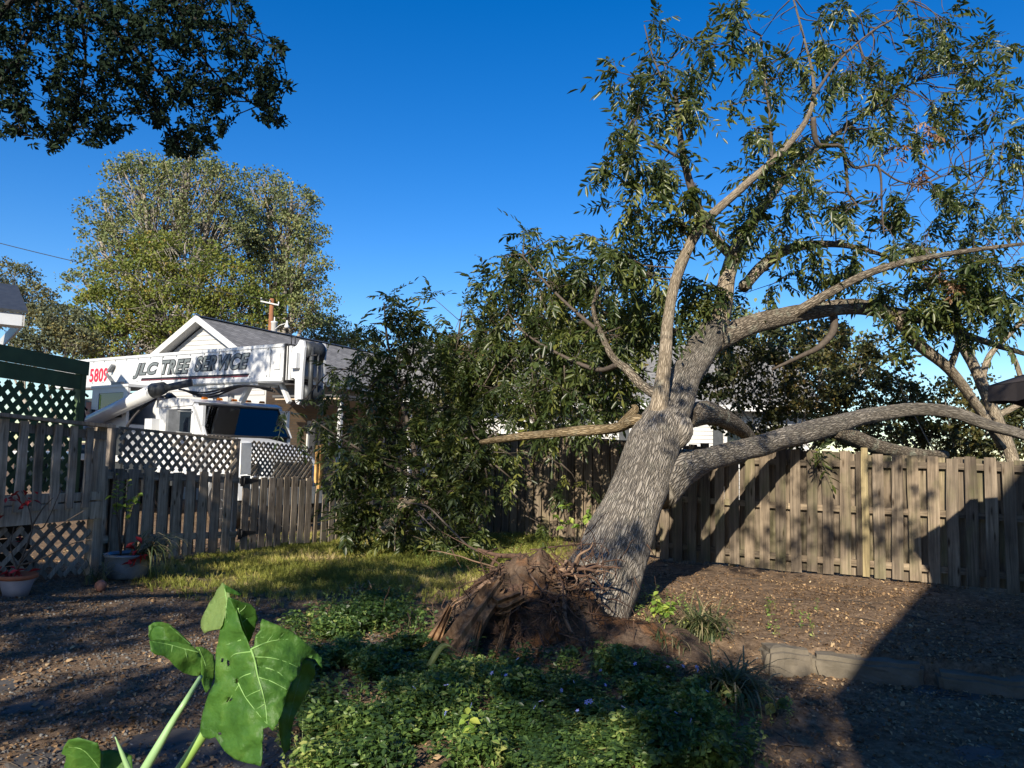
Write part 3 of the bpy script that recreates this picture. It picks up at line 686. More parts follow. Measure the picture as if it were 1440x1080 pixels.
mb = MB(); mb.tube([(hx+.34, BY0+.2, zc+.3), (hx+.35, BY0+.2, zc-.75)], [.05, .05], 8); mb.tube([(hx+.36, BY0+.35, zc+.3), (hx+.36, BY0+.35, zc-.7)], [.02, .02], 6); TB(mb, 'hoist_rope', MAT['dsteel'], boom)
mb = MB()
for dx in (-.12, .0): 
    mb.tube([(hx+dx, BY0+.05, zT(x1)), (hx+dx, BY0+.05, zT(x1)+.14)], [.012]*2, 6)
mb.tube([(hx-.14, BY0+.05, zT(x1)+.14), (hx+.04, BY0+.05, zT(x1)+.14)], [.012]*2, 6); mb.tube([(hx+.5, BY0, zc+.1), (hx+.75, BY0, zc+.1)], [.015]*2, 6); TB(mb, 'bracket', MAT['black'], boom)
# lettering on the boom
def text_on(s, x_a, x_b, zbase, height, mat, edge, shear, off=0.012, wl=None, name='lettering'):
    sl_ = math.atan2(zT(ux1)-zT(ux0), ux1-ux0); objs = []
    for k, (o_, m_, yy) in enumerate(((off+.045, edge, .006) if edge else (0, None, 0), (off, mat, .010))):
        if m_ is None: continue
        cu = bpy.data.curves.new(name, 'FONT'); cu.body = s; cu.size = 1; cu.shear = shear; cu.offset = o_; cu.space_character = 1.08
        ob = bpy.data.objects.new('tmp', cu); C.objects.link(ob); dg = bpy.context.evaluated_depsgraph_get(); dg.update()
        me = bpy.data.meshes.new_from_object(ob.evaluated_get(dg)); bpy.data.objects.remove(ob)
        co = np.zeros(len(me.vertices)*3); me.vertices.foreach_get('co', co); co = co.reshape(-1, 3)
        if k == 0 or not edge: bx = (co[:, 0].min(), co[:, 0].max(), co[:, 1].min(), co[:, 1].max())
        X = x_a+(co[:, 0]-bx[0])/(bx[1]-bx[0])*(x_b-x_a); Z = zbase+(co[:, 1]-bx[2])/(bx[3]-bx[2])*height+(X-x_a)*math.tan(sl_)
        me.vertices.foreach_set('co', np.stack([X, np.full(len(X), BY0-yy), Z], 1).ravel()); me.materials.clear(); me.materials.append(m_); me.update()
        objs.append(link(name, me, boom, local=True))
    return objs
lx0, lx1 = -4.55, .3; lz = zB(lx0)+.2
text_on('JLC', lx0, lx0+1.2, lz-.02, .40, MAT['letter'], MAT['letteredge'], .32, .03)
text_on('TREE', lx0+1.33, lx0+2.6, lz+.03, .36, MAT['letter'], MAT['letteredge'], .32, .03)
text_on('SERVICE', lx0+2.74, lx1, lz+.04, .36, MAT['letter'], MAT['letteredge'], .32, .03)
mb = MB(); sl2 = (zT(ux1)-zT(ux0))/(ux1-ux0)
for (za, zb_, yy) in ((-.045, -.008, .03),): mb.prism([(lx0+.42, lz+za), (lx1-.02, lz+za+sl2*4.4), (lx1-.0, lz+zb_+sl2*4.4), (lx0+.45, lz+zb_)], BY0-yy+.022, BY0-yy+.025)
TB(mb, 'underline', MAT['letteredge'], boom)
mb = MB(); mb.prism([(lx0+.42, lz-.072), (lx1-.05, lz-.072+sl2*4.4), (lx1-.04, lz-.05+sl2*4.4), (lx0+.43, lz-.05)], BY0-.009, BY0-.006); TB(mb, 'underline', MAT['darkred'], boom)
text_on('5809', -6.82, -5.83, zB(-6.3)+.16, .36, MAT['red'], None, .05, .025)
text_on('8', -7.25, -7.0, zB(-7.1)+.16, .36, MAT['red'], None, .05, .025)
mb = MB(); mb.beam((-5.7, BY0-.1, zB(-5.7)+.34), (-5.3, BY0-.1, zB(-5.3)+.08), .05, .05); mb.box((-5.05, BY0-.12, zB(-5)+.08), (.5, .08, .07)); mb.beam((-5.45, BY0-.05, zT(-5.4)-.2), (-5.6, BY0-.08, zT(-5.4)-.36), .12, .06); TB(mb, 'boom_light_bracket', MAT['steel'], boom)
# crane operator cab
mb = MB(); cz = 2.9
panel_hole(mb, -4.75, -3.05, 1.35, cz, -4.42, -3.25, 2.2, 2.78, -.02, .04); mb.box((-3.9, .38, cz+.03), (1.78, .84, .06)); mb.box((-4.72, .4, 2.12), (.05, .72, 1.54)); mb.box((-3.08, .4, 1.7), (.05, .72, .7)); mb.box((-3.9, .74, 2.1), (1.66, .04, 1.5))
TB(mb, 'crane_cab', W)
mb = MB(); mb.box((-3.835, .0, 2.49), (1.16, .012, .57)); TB(mb, 'cab_window', MAT['glass'])
mb = MB(); mb.box((-4.36, -.005, 2.49), (.07, .008, .5)); TB(mb, 'window_sticker', simple('yellow_green', (.5, .6, .05), .5, .1))
mb = MB(); mb.box((-3.45, -.05, 1.66), (.7, .06, .62)); mb.box((-4.55, -.08, 2.3), (.09, .08, .2)); TB(mb, 'vent_panel', MAT['dsteel'])
mb = MB(); mb.box((-5.15, .3, 2.45), (.5, .3, .3)); TB(mb, 'red_tank', simple('red_paint', (.4, .02, .03), .4, .15))
mb = MB(); mb.box((-5.3, .1, 2.05), (.7, .3, .18)); mb.box((-5.2, .05, 1.8), (.9, .4, .16)); TB(mb, 'control_valves', simple('blue_grey', (.2, .28, .38), .4, .2))
mb = MB()
for k in range(7): mb.tube([(-5.6+.1*k, .0, 2.75-.06*k), (-5.45+.08*k, -.12, 2.5-.08*(k % 3)), (-5.2+.05*k, -.05, 2.1)], [.025]*3, 6)
mb.tube([(-5.75, -.05, 2.85), (-5.4, -.1, 2.95), (-4.9, -.05, 2.72)], [.03]*3, 6); TB(mb, 'hoses', MAT['black'])
mb = MB(); a, b = Vector((-4.25, -.22, 2.12)), Vector((-1.75, -.1, 2.76)); mb.tube([a, b], [.155, .155], 20); mb.tube([a-Vector((.12, 0, .02)), a], [.09, .16], 12); TB(mb, 'lift_cylinder', W)
mb = MB(); mb.tube([b, b+Vector((.28, .05, .06))], [.17, .13], 16); mb.tube([b+Vector((.2, .1, .05)), b+Vector((.6, .5, .2))], [.08, .08], 10); TB(mb, 'cylinder_end', MAT['dsteel'])
mb = MB(); mb.prism([(-2.2, zB(-1)-.0), (-.2, zB(-1)-.0), (-.7, zB(-1)-.2), (-1.9, zB(-1)-.26)], BY0+.08, BY1-.08); TB(mb, 'boom_bracket', W)
mb = MB(); mb.box((-1.95, .2, 1.98), (.16, .16, 1.3)); mb.box((-1.9, .2, 1.5), (.3, .3, .3)); TB(mb, 'stanchion', W)
mb = MB(); mb.box((-1.78, -.02, 1.75), (.3, .3, .82)); TB(mb, 'tool_box', W)
mb = MB(); mb.tube([(-1.62, .25, 1.9), (-1.62, .25, 2.35), (-1.72, .3, 2.62), (-1.95, .35, 2.68)], [.09]*4, 10); TB(mb, 'exhaust_pipe', MAT['black'])
mb = MB()
for xa, xb in ((-1.25, -1.55), (-.75, -.75), (-.35, -.05)): mb.beam((xa, 1.1, 2.56), (xb, 1.1, zB(xb)+.02), .1, .1)
mb.box((-.4, 1.1, zB(0)-.035), (1.9, .5, .06)); mb.beam((1.0, 1.1, zB(1)), (1.3, 1.1, zB(1)-.4), .08, .08); TB(mb, 'boom_rest', W)
mb = MB()
for k in range(3): mb.tube(spline([(-2.0, .6+.05*k, zB(-2)-.12), (-1.0, .62+.05*k, zB(-1)-.2-.05*k), (.2, .66+.05*k, zB(0)-.07), (1.2, .7+.05*k, zB(1)-.12-.04*k)], 6), [.022]*19, 6)
mb.tube(spline([(-2.9, -.1, 1.5), (-2.6, -.2, 2.0), (-2.4, .1, 2.5), (-2.1, .5, 2.75)], 6), [.03]*19, 6); TB(mb, 'hose', MAT['black'])
mb = MB()
for k in range(16):
    x = -7.8+.58*k; mb.box((x, BY0-.004, zB(x)+.13), (.03, .012, .03)); mb.box((x, BY0-.004, zT(x)-.08), (.03, .012, .03))
TB(mb, 'bolts', MAT['steel'], boom)
mb = MB()
for x in (-3.2, -.6, 1.0): mb.box((x, BY0-.003, (zB(x)+zT(x))/2), (.014, .008, (zT(x)-zB(x))*.8))
TB(mb, 'seam', MAT['steel'], boom)
mb = MB(); mb.lathe((-5.6, 1.05, 1.35), [(.85, 0), (.85, .2), (.7, .22), (.7, .35)], 28); mb.box((-6.0, 1.1, 2.2), (1.6, .9, 1.1)); TB(mb, 'turret', MAT['dsteel'])
# ------------------------------------------------------------------ person on the truck bed, beyond the boom
pp = C0+U2*0; pw = P(202, 590, 18.6); plc = tl(pw)
PE = thing('person', (pw.x, pw.y, 1.355), 'person in white shirt and black trousers standing behind the boom cylinder', 'person')
def skin(name, pts, edges, rad, mat, parent, root=0, sub=2):
    me = bpy.data.meshes.new(name); me.from_pydata(pts, edges, []); me.materials.append(mat); me.update()
    o = link(name, me, parent, local=True); sm = o.modifiers.new('skin', 'SKIN'); sm.use_smooth_shade = True
    for i, d in enumerate(me.skin_vertices[0].data): r = rad[i]; d.radius = r if isinstance(r, tuple) else (r, r); d.use_root = (i == root)
    su = o.modifiers.new('sub', 'SUBSURF'); su.levels = su.render_levels = sub; return o
skinm = simple('skin', (.42, .25, .17), .5, .1); shirt = simple('white_shirt', (.7, .68, .74), .8, .08, 9); pants = simple('black_trousers', (.012, .012, .016), .8, .3); hair = simple('dark_hair', (.03, .02, .015), .6, .3)
B = [(0,0,.95),(0,.0,1.15),(0,0,1.38),(0,0,1.50),(0,-.03,1.64),(.1,0,.9),(.11,-.02,.5),(.11,.02,.08),(.11,-.14,.04),(-.1,0,.9),(-.11,0,.5),(-.11,.02,.08),(-.11,-.14,.04),
     (.19,0,1.40),(.25,.02,1.12),(.24,-.12,.90),(.24,-.16,.83),(-.19,0,1.40),(-.25,.02,1.12),(-.24,-.12,.90),(-.24,-.16,.83),(0,-.02,1.72)]
E = [(0,1),(1,2),(2,3),(3,4),(4,21),(0,5),(5,6),(6,7),(7,8),(0,9),(9,10),(10,11),(11,12),(2,13),(13,14),(14,15),(15,16),(2,17),(17,18),(18,19),(19,20)]
rd = [(.14,.1),(.13,.095),(.15,.1),.055,.085,.085,.06,.045,.035,.085,.06,.045,.035,.06,.045,.033,.035,.06,.045,.033,.035,.07]
skin('body', B, E, rd, skinm, PE)
for sx in (1, -1):
    for k in range(5):
        bx, by, bz = sx*.24, -.17, .82; f = [(bx, by, bz), (bx+sx*(k-2)*.012, by-.035-(.004*(2-abs(k-2))), bz-.05), (bx+sx*(k-2)*.014, by-.045, bz-.085)] if k < 4 else [(bx, by, bz), (bx-sx*.03, by-.03, bz-.03), (bx-sx*.04, by-.045, bz-.055)]
        skin('finger', f, [(0,1),(1,2)], [.012,.009,.008], skinm, PE, sub=1)
skin('shirt', [(0,0,.9),(0,0,1.12),(0,0,1.36),(0,0,1.45),(.19,0,1.40),(.25,.02,1.16),(-.19,0,1.40),(-.25,.02,1.16)], [(0,1),(1,2),(2,3),(2,4),(4,5),(2,6),(6,7)], [(.17,.125),(.16,.12),(.175,.12),.08,.082,.075,.082,.075], shirt, PE)
skin('trousers', [(0,0,.93),(.1,0,.86),(.115,-.01,.5),(.115,.02,.1),(-.1,0,.86),(-.115,0,.5),(-.115,.02,.1)], [(0,1),(1,2),(2,3),(0,4),(4,5),(5,6)], [(.165,.13),.115,.085,.07,.115,.085,.07], pants, PE)
skin('hair', [(0,.01,1.70),(0,.02,1.77)], [(0,1)], [(.088,.1),(.08,.09)], hair, PE)
mb = MB(); mb.tube([(-.05,-.131,1.3),(.04,-.135,1.24),(-.03,-.135,1.16),(.06,-.131,1.1)], [.02]*4, 6); mb.build('shirt_print', simple('maroon_print', (.2, .03, .05), .7, .2), PE, local=True)
PE.rotation_euler = (0, 0, R(-20))
# ------------------------------------------------------------------ house with the white gable
HA = P(290, 447, 22); hr = Vector((.436, .9, 0)); hsd = Vector((.9, -.436, 0)); HL = 13.0; hw = 2.8; slope = .60
HO = thing('gabled_house', (HA.x, HA.y, 0), 'white gabled house with a grey shingle roof and tan brick wall behind the crane truck', 'house', rz=math.atan2(-.436, .9))
# local: x = across (towards the right/camera), y = along the ridge away
mh = HO; zr = HA.z; ze = zr-slope*hw
def quadU(mb, q, us, vs2, uvd):
    mb.add(q, [(0, 1, 2, 3)], [uvd])
def roofplane(name, parent, x0, z0, x1, z1, y0, y1, t=.07):
    mb = MB(); sl = math.hypot(x1-x0, z1-z0)
    q = [(x0, y0, z0), (x1, y0, z1), (x1, y1, z1), (x0, y1, z0)]
    mb.add(q, [(0, 1, 2, 3)], [((y0, sl), (y0, 0), (y1, 0), (y1, sl))])
    lo = [(a, b, c-t) for a, b, c in q]; mb.add(q+lo, [(7, 6, 5, 4), (0, 4, 5, 1), (1, 5, 6, 2), (2, 6, 7, 3), (3, 7, 4, 0)])
    return mb.build(name, MAT['roof'], parent, local=True)
ov = .35
roofplane('roof', HO, 0, zr, hw, ze, -ov, HL); roofplane('roof', HO, -hw, ze, 0, zr, -ov, HL)
mb = MB(); mb.prism([(-hw+.35, 0), (hw-.35, 0), (hw-.35, ze-.02), (-hw+.35, ze-.02)], .0, HL-.1); 
mb2 = MB(); mb2.add([(hw-.33, .0, 0), (hw-.33, HL-.1, 0), (hw-.33, HL-.1, ze-.1), (hw-.33, 0, ze-.1)], [(0, 1, 2, 3)], [((0, 0), (HL, 0), (HL, ze), (0, ze))]); mb.build('wall', MAT['siding'], HO, local=True); mb2.build('brick_wall', MAT['tanbrick'], HO, local=True)
mb = MB(); mb.prism([(-hw+.3, ze), (hw-.3, ze), (0, zr-.17)], .0, .02); gab = mb.build('gable', MAT['siding'], HO, local=True)
z = ze-.6
mb = MB()
while z < zr-.28:
    xw = min(hw-.4, max(.05, (zr-.2-z)/slope-.05)); mb.prism([(-xw, 0), (xw, 0), (xw, .135), (-xw, .135)], 0, 0) if False else None
    mb.add([(-xw, -.022, z), (xw, -.022, z), (max(.03, xw-.135/slope if z > ze else xw), -.004, z+.135), (-max(.03, xw-.135/slope if z > ze else xw), -.004, z+.135), (-xw, .0, z), (xw, .0, z)], [(0, 1, 2, 3), (4, 5, 1, 0)]); z += .135
o = mb.build('clapboards', MAT['siding'], gab, local=True); o['kind'] = 'stuff'
for sx in (-1, 1):
    mb = MB(); mb.beam((0, -ov-.012, zr-.07), (sx*(hw+.02), -ov-.012, ze-.07), .03, .2, up=(0, 1, 0)) if False else mb.prism([(0, zr+.03), (sx*(hw+.03), ze+.012), (sx*(hw+.03), ze-.19), (0, zr-.17)], -ov-.03, -ov-.005); mb.build('rake_board', MAT['white'], HO, local=True)
    mb = MB(); mb.prism([(0, zr-.1), (sx*hw, ze-.1), (sx*hw, ze-.12), (0, zr-.13)], -ov, 0.0); mb.build('rake_soffit', MAT['siding'], HO, local=True)
mb = MB(); mb.box((hw+.02, HL/2-.15, ze-.1), (.03, HL+.3, .2)); mb.build('fascia', MAT['white'], HO, local=True)
mb = MB(); mb.box((hw-.16, HL/2, ze-.13), (.33, HL, .02)); mb.build('soffit', simple('tan_soffit', (.4, .33, .25), .7, .08), HO, local=True)
mb = MB(); mb.box((hw+.09, HL/2-.15, ze-.03), (.12, HL+.3, .11)); mb.build('gutter', MAT['white'], HO, local=True)
mb = MB(); mb.prism([(-.12, zr-.02), (0, zr+.035), (.12, zr-.02)], -ov-.03, HL); mb.build('ridge_cap', MAT['dsteel'], HO, local=True)
for y in (2.2, 6.0):
    mb = MB(); mb.box((hw-.31, y, 1.7), (.05, 1.0, 1.4)); f = mb.build('window', MAT['white'], HO, local=True)
    mb = MB(); mb.box((hw-.28, y, 1.7), (.02, .84, 1.22)); mb.build('pane', MAT['glass'], f, local=True)
# carport in front of it (tan porch ceiling seen under the boom)
cp0 = P(300, 550, 19.4); CPt = thing('carport', (HA.x+hsd.x*4.2, HA.y+hsd.y*4.2+.4, 0), 'low carport with a tan ceiling beside the white gabled house', 'carport', rz=math.atan2(-.436, .9))
mb = MB(); mb.box((-.2, 3.2, 2.92), (2.2, 7.0, .05)); mb.build('ceiling', simple('tan_ceiling', (.42, .34, .25), .8, .08), CPt, local=True)
mb = MB(); mb.box((-.2, 3.2, 2.99), (2.3, 7.1, .06)); mb.build('roof', MAT['roof'], CPt, local=True)
for y in (-.1, 3.2, 6.4):
    mb = MB(); mb.box((.8, y, 1.45), (.1, .1, 2.9)); mb.build('post', MAT['white'], CPt, local=True)
# ------------------------------------------------------------------ long white house behind the right fence
WH = thing('white_house', (2.5, 27, 0), 'long white sided house with a grey roof behind the tree and fence', 'house', rz=R(-4))
zr2, ze2 = P(600, 478, 30).z, P(600, 562, 26).z
X0, X1 = -7.2, 8.0
roofB = lambda y0, z0, y1, z1: None
mb = MB(); q = [(X0, -1.2, ze2), (X1, -1.2, ze2), (X1, 3.2, zr2), (X0, 3.2, zr2)]; sl = math.hypot(4.4, zr2-ze2)
mb.add(q, [(0, 1, 2, 3)], [((X0, 0), (X1, 0), (X1, sl), (X0, sl))]); mb.add([(X1, 7.4, ze2), (X0, 7.4, ze2), (X0, 3.2, zr2), (X1, 3.2, zr2)], [(0, 1, 2, 3)], [((X0, 0), (X1, 0), (X1, sl), (X0, sl))]); mb.build('roof', MAT['roof'], WH, local=True)
mb = MB(); mb.box(((X0+X1)/2, 3.2, ze2/2-.05), (X1-X0-.6, 7.4, ze2-.1)); wl = mb.build('wall', MAT['siding'], WH, local=True)
mb = MB(); z = .1
while z < ze2-.2: mb.add([(X0+.3, -.535, z), (X1-.3, -.535, z), (X1-.3, -.508, z+.14), (X0+.3, -.508, z+.14), (X0+.3, -.508, z), (X1-.3, -.508, z)], [(0, 1, 2, 3), (4, 5, 1, 0)]); z += .14
o = mb.build('clapboards', MAT['siding'], wl, local=True); o['kind'] = 'stuff'
mb = MB(); mb.box(((X0+X1)/2, -1.22, ze2-.08), (X1-X0, .03, .2)); mb.build('fascia', MAT['white'], WH, local=True)
for x in (-4.6, -.8, 2.2, 5.4):
    mb = MB(); mb.box((x, -.55, 2.0), (1.1, .07, 1.5)); f = mb.build('window', MAT['white'], WH, local=True)
    for dz in (-.33, .33):
        mb = MB(); mb.box((x, -.592, 2.0+dz), (.9, .02, .6)); mb.build('pane', MAT['glass'], f, local=True)
    for sx in (-1, 1):
        mb = MB(); mb.box((x+sx*.75, -.55, 2.0), (.34, .04, 1.5)); mb.build('shutter', MAT['dsteel'], WH, local=True)
# ------------------------------------------------------------------ neighbour house corner at the left
nh = P(43, 447, 14.0); NH = thing('neighbour_house', (nh.x-.5, nh.y+.3, 0), 'pale neighbour house with dark roof edge at the left of the photo', 'house', rz=R(38))
# local x along its eave (to the right end), y back
zE = nh.z
mb = MB(); mb.box((-3.6, 2.2, (zE-.1)/2), (6.6, 4.0, zE-.12)); mb.build('wall', simple('pale_blue_siding', (.42, .46, .5), .6, .06), NH, local=True)
mb = MB(); mb.prism([(-.35, 0)]*0 or [(-7.6, zE-.14), (.12, zE-.14), (.12, zE+.1), (-7.6, zE+.1)], -.32, -.28); mb.build('fascia', simple('pale_fascia', (.5, .53, .57), .5, .06), NH, local=True)
mb = MB(); mb.prism([(.1, zE-.14), (.14, zE-.14), (.14, zE+.1), (.1, zE+.1)], -.32, 4.4); mb.build('rake_board', MAT['siding'], NH, local=True)
mb = MB(); q = [(-7.6, -.36, zE+.1), (.18, -.36, zE+.1), (.18, 2.2, zE+1.0), (-7.6, 2.2, zE+1.0)]; lo = [(a, b, c+.05) for a, b, c in q]; mb.add(q+lo, [(3, 2, 1, 0), (4, 5, 6, 7), (0, 1, 5, 4), (1, 2, 6, 5), (2, 3, 7, 6), (3, 0, 4, 7)]); mb.build('roof', MAT['dsteel'], NH, local=True)
mb = MB(); mb.box((-3.7, -.1, zE-.13), (7.6, .4, .02)); mb.build('soffit', MAT['siding'], NH, local=True)
mb = MB()
for dx in (-.1, .1): mb.lathe((-.9+dx, .05, zE-.42), [(.02, -.02), (.06, .0), (.075, .12), (.06, .13)], 12, 0, Matrix.Rotation(R(100), 3, 'X'))
mb.box((-.9, .15, zE-.36), (.3, .06, .12)); mb.build('floodlight', MAT['white'], NH, local=True)
# ------------------------------------------------------------------ utility pole
up = P(381, 420, 32); UP = thing('utility_pole', (up.x, up.y, 0), 'brown wooden utility pole with a white transformer and street lamp above the roof', 'pole')
mb = MB(); mb.tube([(0, 0, 0), (.05, 0, up.z)], [.12, .09], 12); mb.build('pole', simple('pole_wood', (.22, .095, .045), .85, .25, 3), UP, local=True)
mb = MB(); mb.beam((-.4, -.08, up.z-.13), (.4, -.16, up.z-.3), .055, .055); mb.build('crossarm', MAT['siding'], UP, local=True)
for x in (-.5, 0, .5):
    mb = MB(); mb.lathe((x*.75, -.12, up.z-.18-x*.16), [(.02, 0), (.035, .03), (.02, .06), (.035, .09), (.01, .12)], 10); mb.build('insulator', MAT['white'], UP, local=True)
tz = P(388, 468, 32).z
mb = MB(); mb.lathe((.22, -.08, tz), [(.11, 0), (.13, .015), (.13, .40), (.145, .41), (.145, .46), (.05, .49), (.025, .5), (.025, .66)], 18); mb.build('transformer', MAT['white'], UP, local=True)
mb = MB(); mb.tube([(.2, -.15, tz+.05), (.5, -.2, tz+.3), (.76, -.22, tz+.38)], [.018]*3, 8); mb.lathe((.8, -.22, tz+.18), [(.10, 0), (.105, .08), (.05, .16), (.04, .3), (.012, .34)], 14); mb.build('street_lamp', MAT['white'], UP, local=True)
a_ = P(-260, 268, 30); b_2 = Vector((up.x+.05, up.y-.15, up.z-.1)); pts = []
for t in np.linspace(0, 1, 20): p = a_.lerp(b_2, t); p.z -= 1.0*4*t*(1-t)*.35; pts.append(p)
mb = MB(); mb.tube(pts, [.016]*20, 5); tag(mb.build('power_line', MAT['black'], origin=a_), 'thin black power line sagging across the sky to the pole', 'power line')
# ------------------------------------------------------------------ patio umbrella reaching in from the right
uc = P(1388, 524, 6.0); ux, uy = uc.x+1.4, uc.y+.4
while min(proj((ux+1.45*math.cos(R(196)+PI*k/4), uy+1.45*math.sin(R(196)+PI*k/4), uc.z))[0] for k in range(8)) < 1386: ux += .03
UM = thing('patio_umbrella', (ux, uy, g1(ux, uy)), 'dark fabric patio umbrella edge reaching in from the right', 'umbrella')
dk = simple('dark_canvas', (.05, .042, .042), .85, .25, 5); zu = uc.z-g1(ux, uy); mb = MB(); mbv = MB(); n = 8; ang0 = R(196)
rim = [Vector((1.45*math.cos(ang0+2*PI*k/n), 1.45*math.sin(ang0+2*PI*k/n), zu+.0)) for k in range(n)]; apex = Vector((0, 0, zu+.62))
vsx = []; fsx = []
for k in range(n):
    a, b = rim[k], rim[(k+1) % n]
    for i in range(6):
        for j in range(5):
            t = i/5; u = j/4; e = a.lerp(b, u); p = apex.lerp(e, t); p.z += -.10*math.sin(PI*t)*(.4+.6*math.sin(PI*u)) ; p = p+Vector((-p.x, -p.y, 0))*(.05*math.sin(PI*u)*t); vsx.append(p)
    o_ = k*30
    for i in range(5):
        for j in range(4): fsx.append((o_+i*5+j, o_+i*5+j+1, o_+(i+1)*5+j+1, o_+(i+1)*5+j))
mb.add(vsx, fsx, smooth=True); cn = mb.build('canopy', dk, UM, local=True); sm = cn.modifiers.new('s', 'SOLIDIFY'); sm.thickness = .008
for k in range(n):
    a, b = rim[k], rim[(k+1) % n]; ctr = Vector((0, 0, 0)); row = []
    for j in range(7): u = j/6; e = a.lerp(b, u); e = e+Vector((-e.x, -e.y, 0))*(.05*math.sin(PI*u)); row.append(e)
    v0 = row+[q+Vector((0, 0, -.15+.012*math.sin(i*2.1+k))) for i, q in enumerate(row)]; mbv.add(v0, [(i, i+1, i+8, i+7) for i in range(6)])
vl = mbv.build('valance', dk, UM, local=True); sm = vl.modifiers.new('s', 'SOLIDIFY'); sm.thickness = .006
mb = MB(); mb.tube([(0, 0, .1), (0, 0, zu+.66)], [.022]*2, 10); mb.build('pole', MAT['steel'], UM, local=True)
mb = MB(); mb.lathe((0, 0, 0), [(.26, 0), (.26, .06), (.06, .12), (.04, .3)], 20); mb.build('base', MAT['dsteel'], UM, local=True)
for k in range(n):
    mb = MB(); mb.tube([apex-Vector((0, 0, .06)), rim[k]-Vector((0, 0, .02))], [.008]*2, 6); mb.build('rib', MAT['steel'], UM, local=True)
# ------------------------------------------------------------------ the photographer's own house, behind the camera: its corner shades the right of the yard
def back(G, y): t = (G.y-y)/LDIR.y; return G-LDIR*t
yH = -3.4
e1 = back(P(1172, 972, 6.0), yH); e2 = back(Vector((FE_A+fdir*0).to_tuple()) if False else P(1292, 838, 10.35), yH); e3 = back(P(1440, 650, 9.75), yH)
BH = thing('backyard_house', (e1.x, yH, 0), 'two storey house behind the viewpoint that shades the right of the yard', 'house')
xw = (e1.x*.5+e2.x*.5)-e1.x; xg = e3.x-e1.x; sg = (e3.z-e2.z)/max(.2, e3.x-e2.x)
x2 = xg+2.2; z2 = e3.z+sg*2.2*.6
wallp = [(e1.x-e1.x, -.1), (0, e1.z), (e2.x-e1.x, e2.z), (xg, e3.z), (x2, z2), (2*x2-xg, e3.z), (2*x2-.6, e2.z), (2*x2, -.1)]
mb = MB(); mb.prism(wallp, -8, 0); mb.build('wall', simple('tan_siding', (.4, .36, .3), .7, .08), BH, local=True)
mb = MB(); mb.box((x2, .03, 2.4), (1.0, .05, 2.0)); mb.build('door', MAT['white'], BH, local=True)
# ------------------------------------------------------------------ the fallen tree
MAT['pecan'] = leafmat('pecan_leaf', [(0, (.022, .036, .012)), (.45, (.042, .064, .018)), (.8, (.085, .105, .026)), (.97, (.17, .18, .04))], .38, .3, (.2, .24, .03), .45)
MAT['pecan1'] = leafmat('single_pecan_leaf', [(0, (.022, .036, .012)), (.5, (.046, .068, .02)), (.85, (.088, .106, .028)), (1, (.18, .19, .05))], .38, .3, (.2, .24, .03), .45, attr=False)
MAT['dead'] = leafmat('withered_leaf', [(0, (.12, .06, .03)), (.6, (.22, .12, .07)), (1, (.3, .2, .13))], .7, .2, (.25, .12, .05), .2)
bt_ = P(835, 850, 7.6)
FT = thing('fallen_tree', (bt_.x, bt_.y, g1(bt_.x, bt_.y)), 'uprooted leaning tree with thick grey trunk and limbs lying across the board fence', 'tree')
def path(pts, k=5): return spline([(*P(a, b, c), r) for a, b, c, r in pts], k)
trunk_pts = [(790,925,7.3,.5),(812,890,7.45,.45),(832,848,7.62,.405),(858,787,7.9,.362),(882,727,8.15,.322),(905,667,8.45,.302),(925,612,8.75,.285),(945,572,9.0,.235),(962,533,9.3,.20),(985,495,9.6,.195),(1005,464,9.9,.185)]
tp = path(trunk_pts, 9)
mb = MB(); mb.tube(tp[:, :3], list(tp[:, 3]), 72, wob=.10, seed=1)
# bark relief on the trunk itself
V = []
n72 = 72
for i, v in enumerate(mb.v):
    row = min(i//n72, len(tp)-1); c = Vector(tp[row, :3]); d = Vector(v)-c
    k = i % n72; q = Vector((k/n72*2*PI*tp[row, 3]*9, row*.35, 3))
    rg = abs(noise.noise(Vector((k*.55+1.2*noise.noise(Vector((row*.3, k*.2, 0))), row*.22, 5))))
    fl = .06*max(0, 1-row/28)*math.sin(k/n72*2*PI*5+1.0)*max(0, 1-row/28)
    V.append(tuple(c+d*(1+.035*(rg-.3)+fl)))
mb.v = V; mb.build('trunk', MAT['bark'], FT)
bp = P(956, 606, 8.72); mb = MB()                                             # burl at the old branch collar
bd = Vector((.42, .3, .86)).normalized(); mb.tube([bp+bd*t for t in (-.27, -.2, -.1, 0, .08, .15, .2)], [.03, .1, .145, .15, .13, .085, .02], 28, wob=.5, seed=4); mb.build('burl', MAT['bark'], FT)
LIMB = []
def limb(pts, mat, n=14, name='limb', wob=.16, k=5, par=None, keep=True):
    q = path(pts, k); mb = MB(); mb.tube(q[:, :3], list(q[:, 3]), n, wob=wob, seed=len(LIMB)); o = mb.build(name, mat, par or FT)
    if keep: LIMB.append(q)
    return o
LB, PB, GB, TWM = MAT['limbbark'], MAT['palebark'], MAT['goldbark'], MAT['twig']
limb([(922,600,8.75,0.1199),(930,550,8.72,0.0952),(936,500,8.8,0.0740),(941,440,8.95,0.0691),(955,380,9.0,0.0649),(985,320,9.1,0.0599),(1040,267,9.2,0.0494),(1085,227,9.3,0.0423),(1120,190,9.4,0.0367),(1141,152,9.5,0.0296),(1144,112,9.6,0.0198),(1131,55,9.7,0.0141),(1112,-15,9.8,0.0098)], PB, 16)
limb([(1141,140,9.5,.025),(1180,85,9.8,.017),(1225,45,10,.014),(1262,22,10,.011),(1285,-10,10.1,.008)], TWM, 8, 'branch')
limb([(1143,165,9.5,.035),(1150,203,9.6,.033),(1182,206,9.7,.028),(1190,240,9.8,.022),(1193,270,9.8,.018),(1206,290,9.8,.012)], TWM, 8, 'branch')
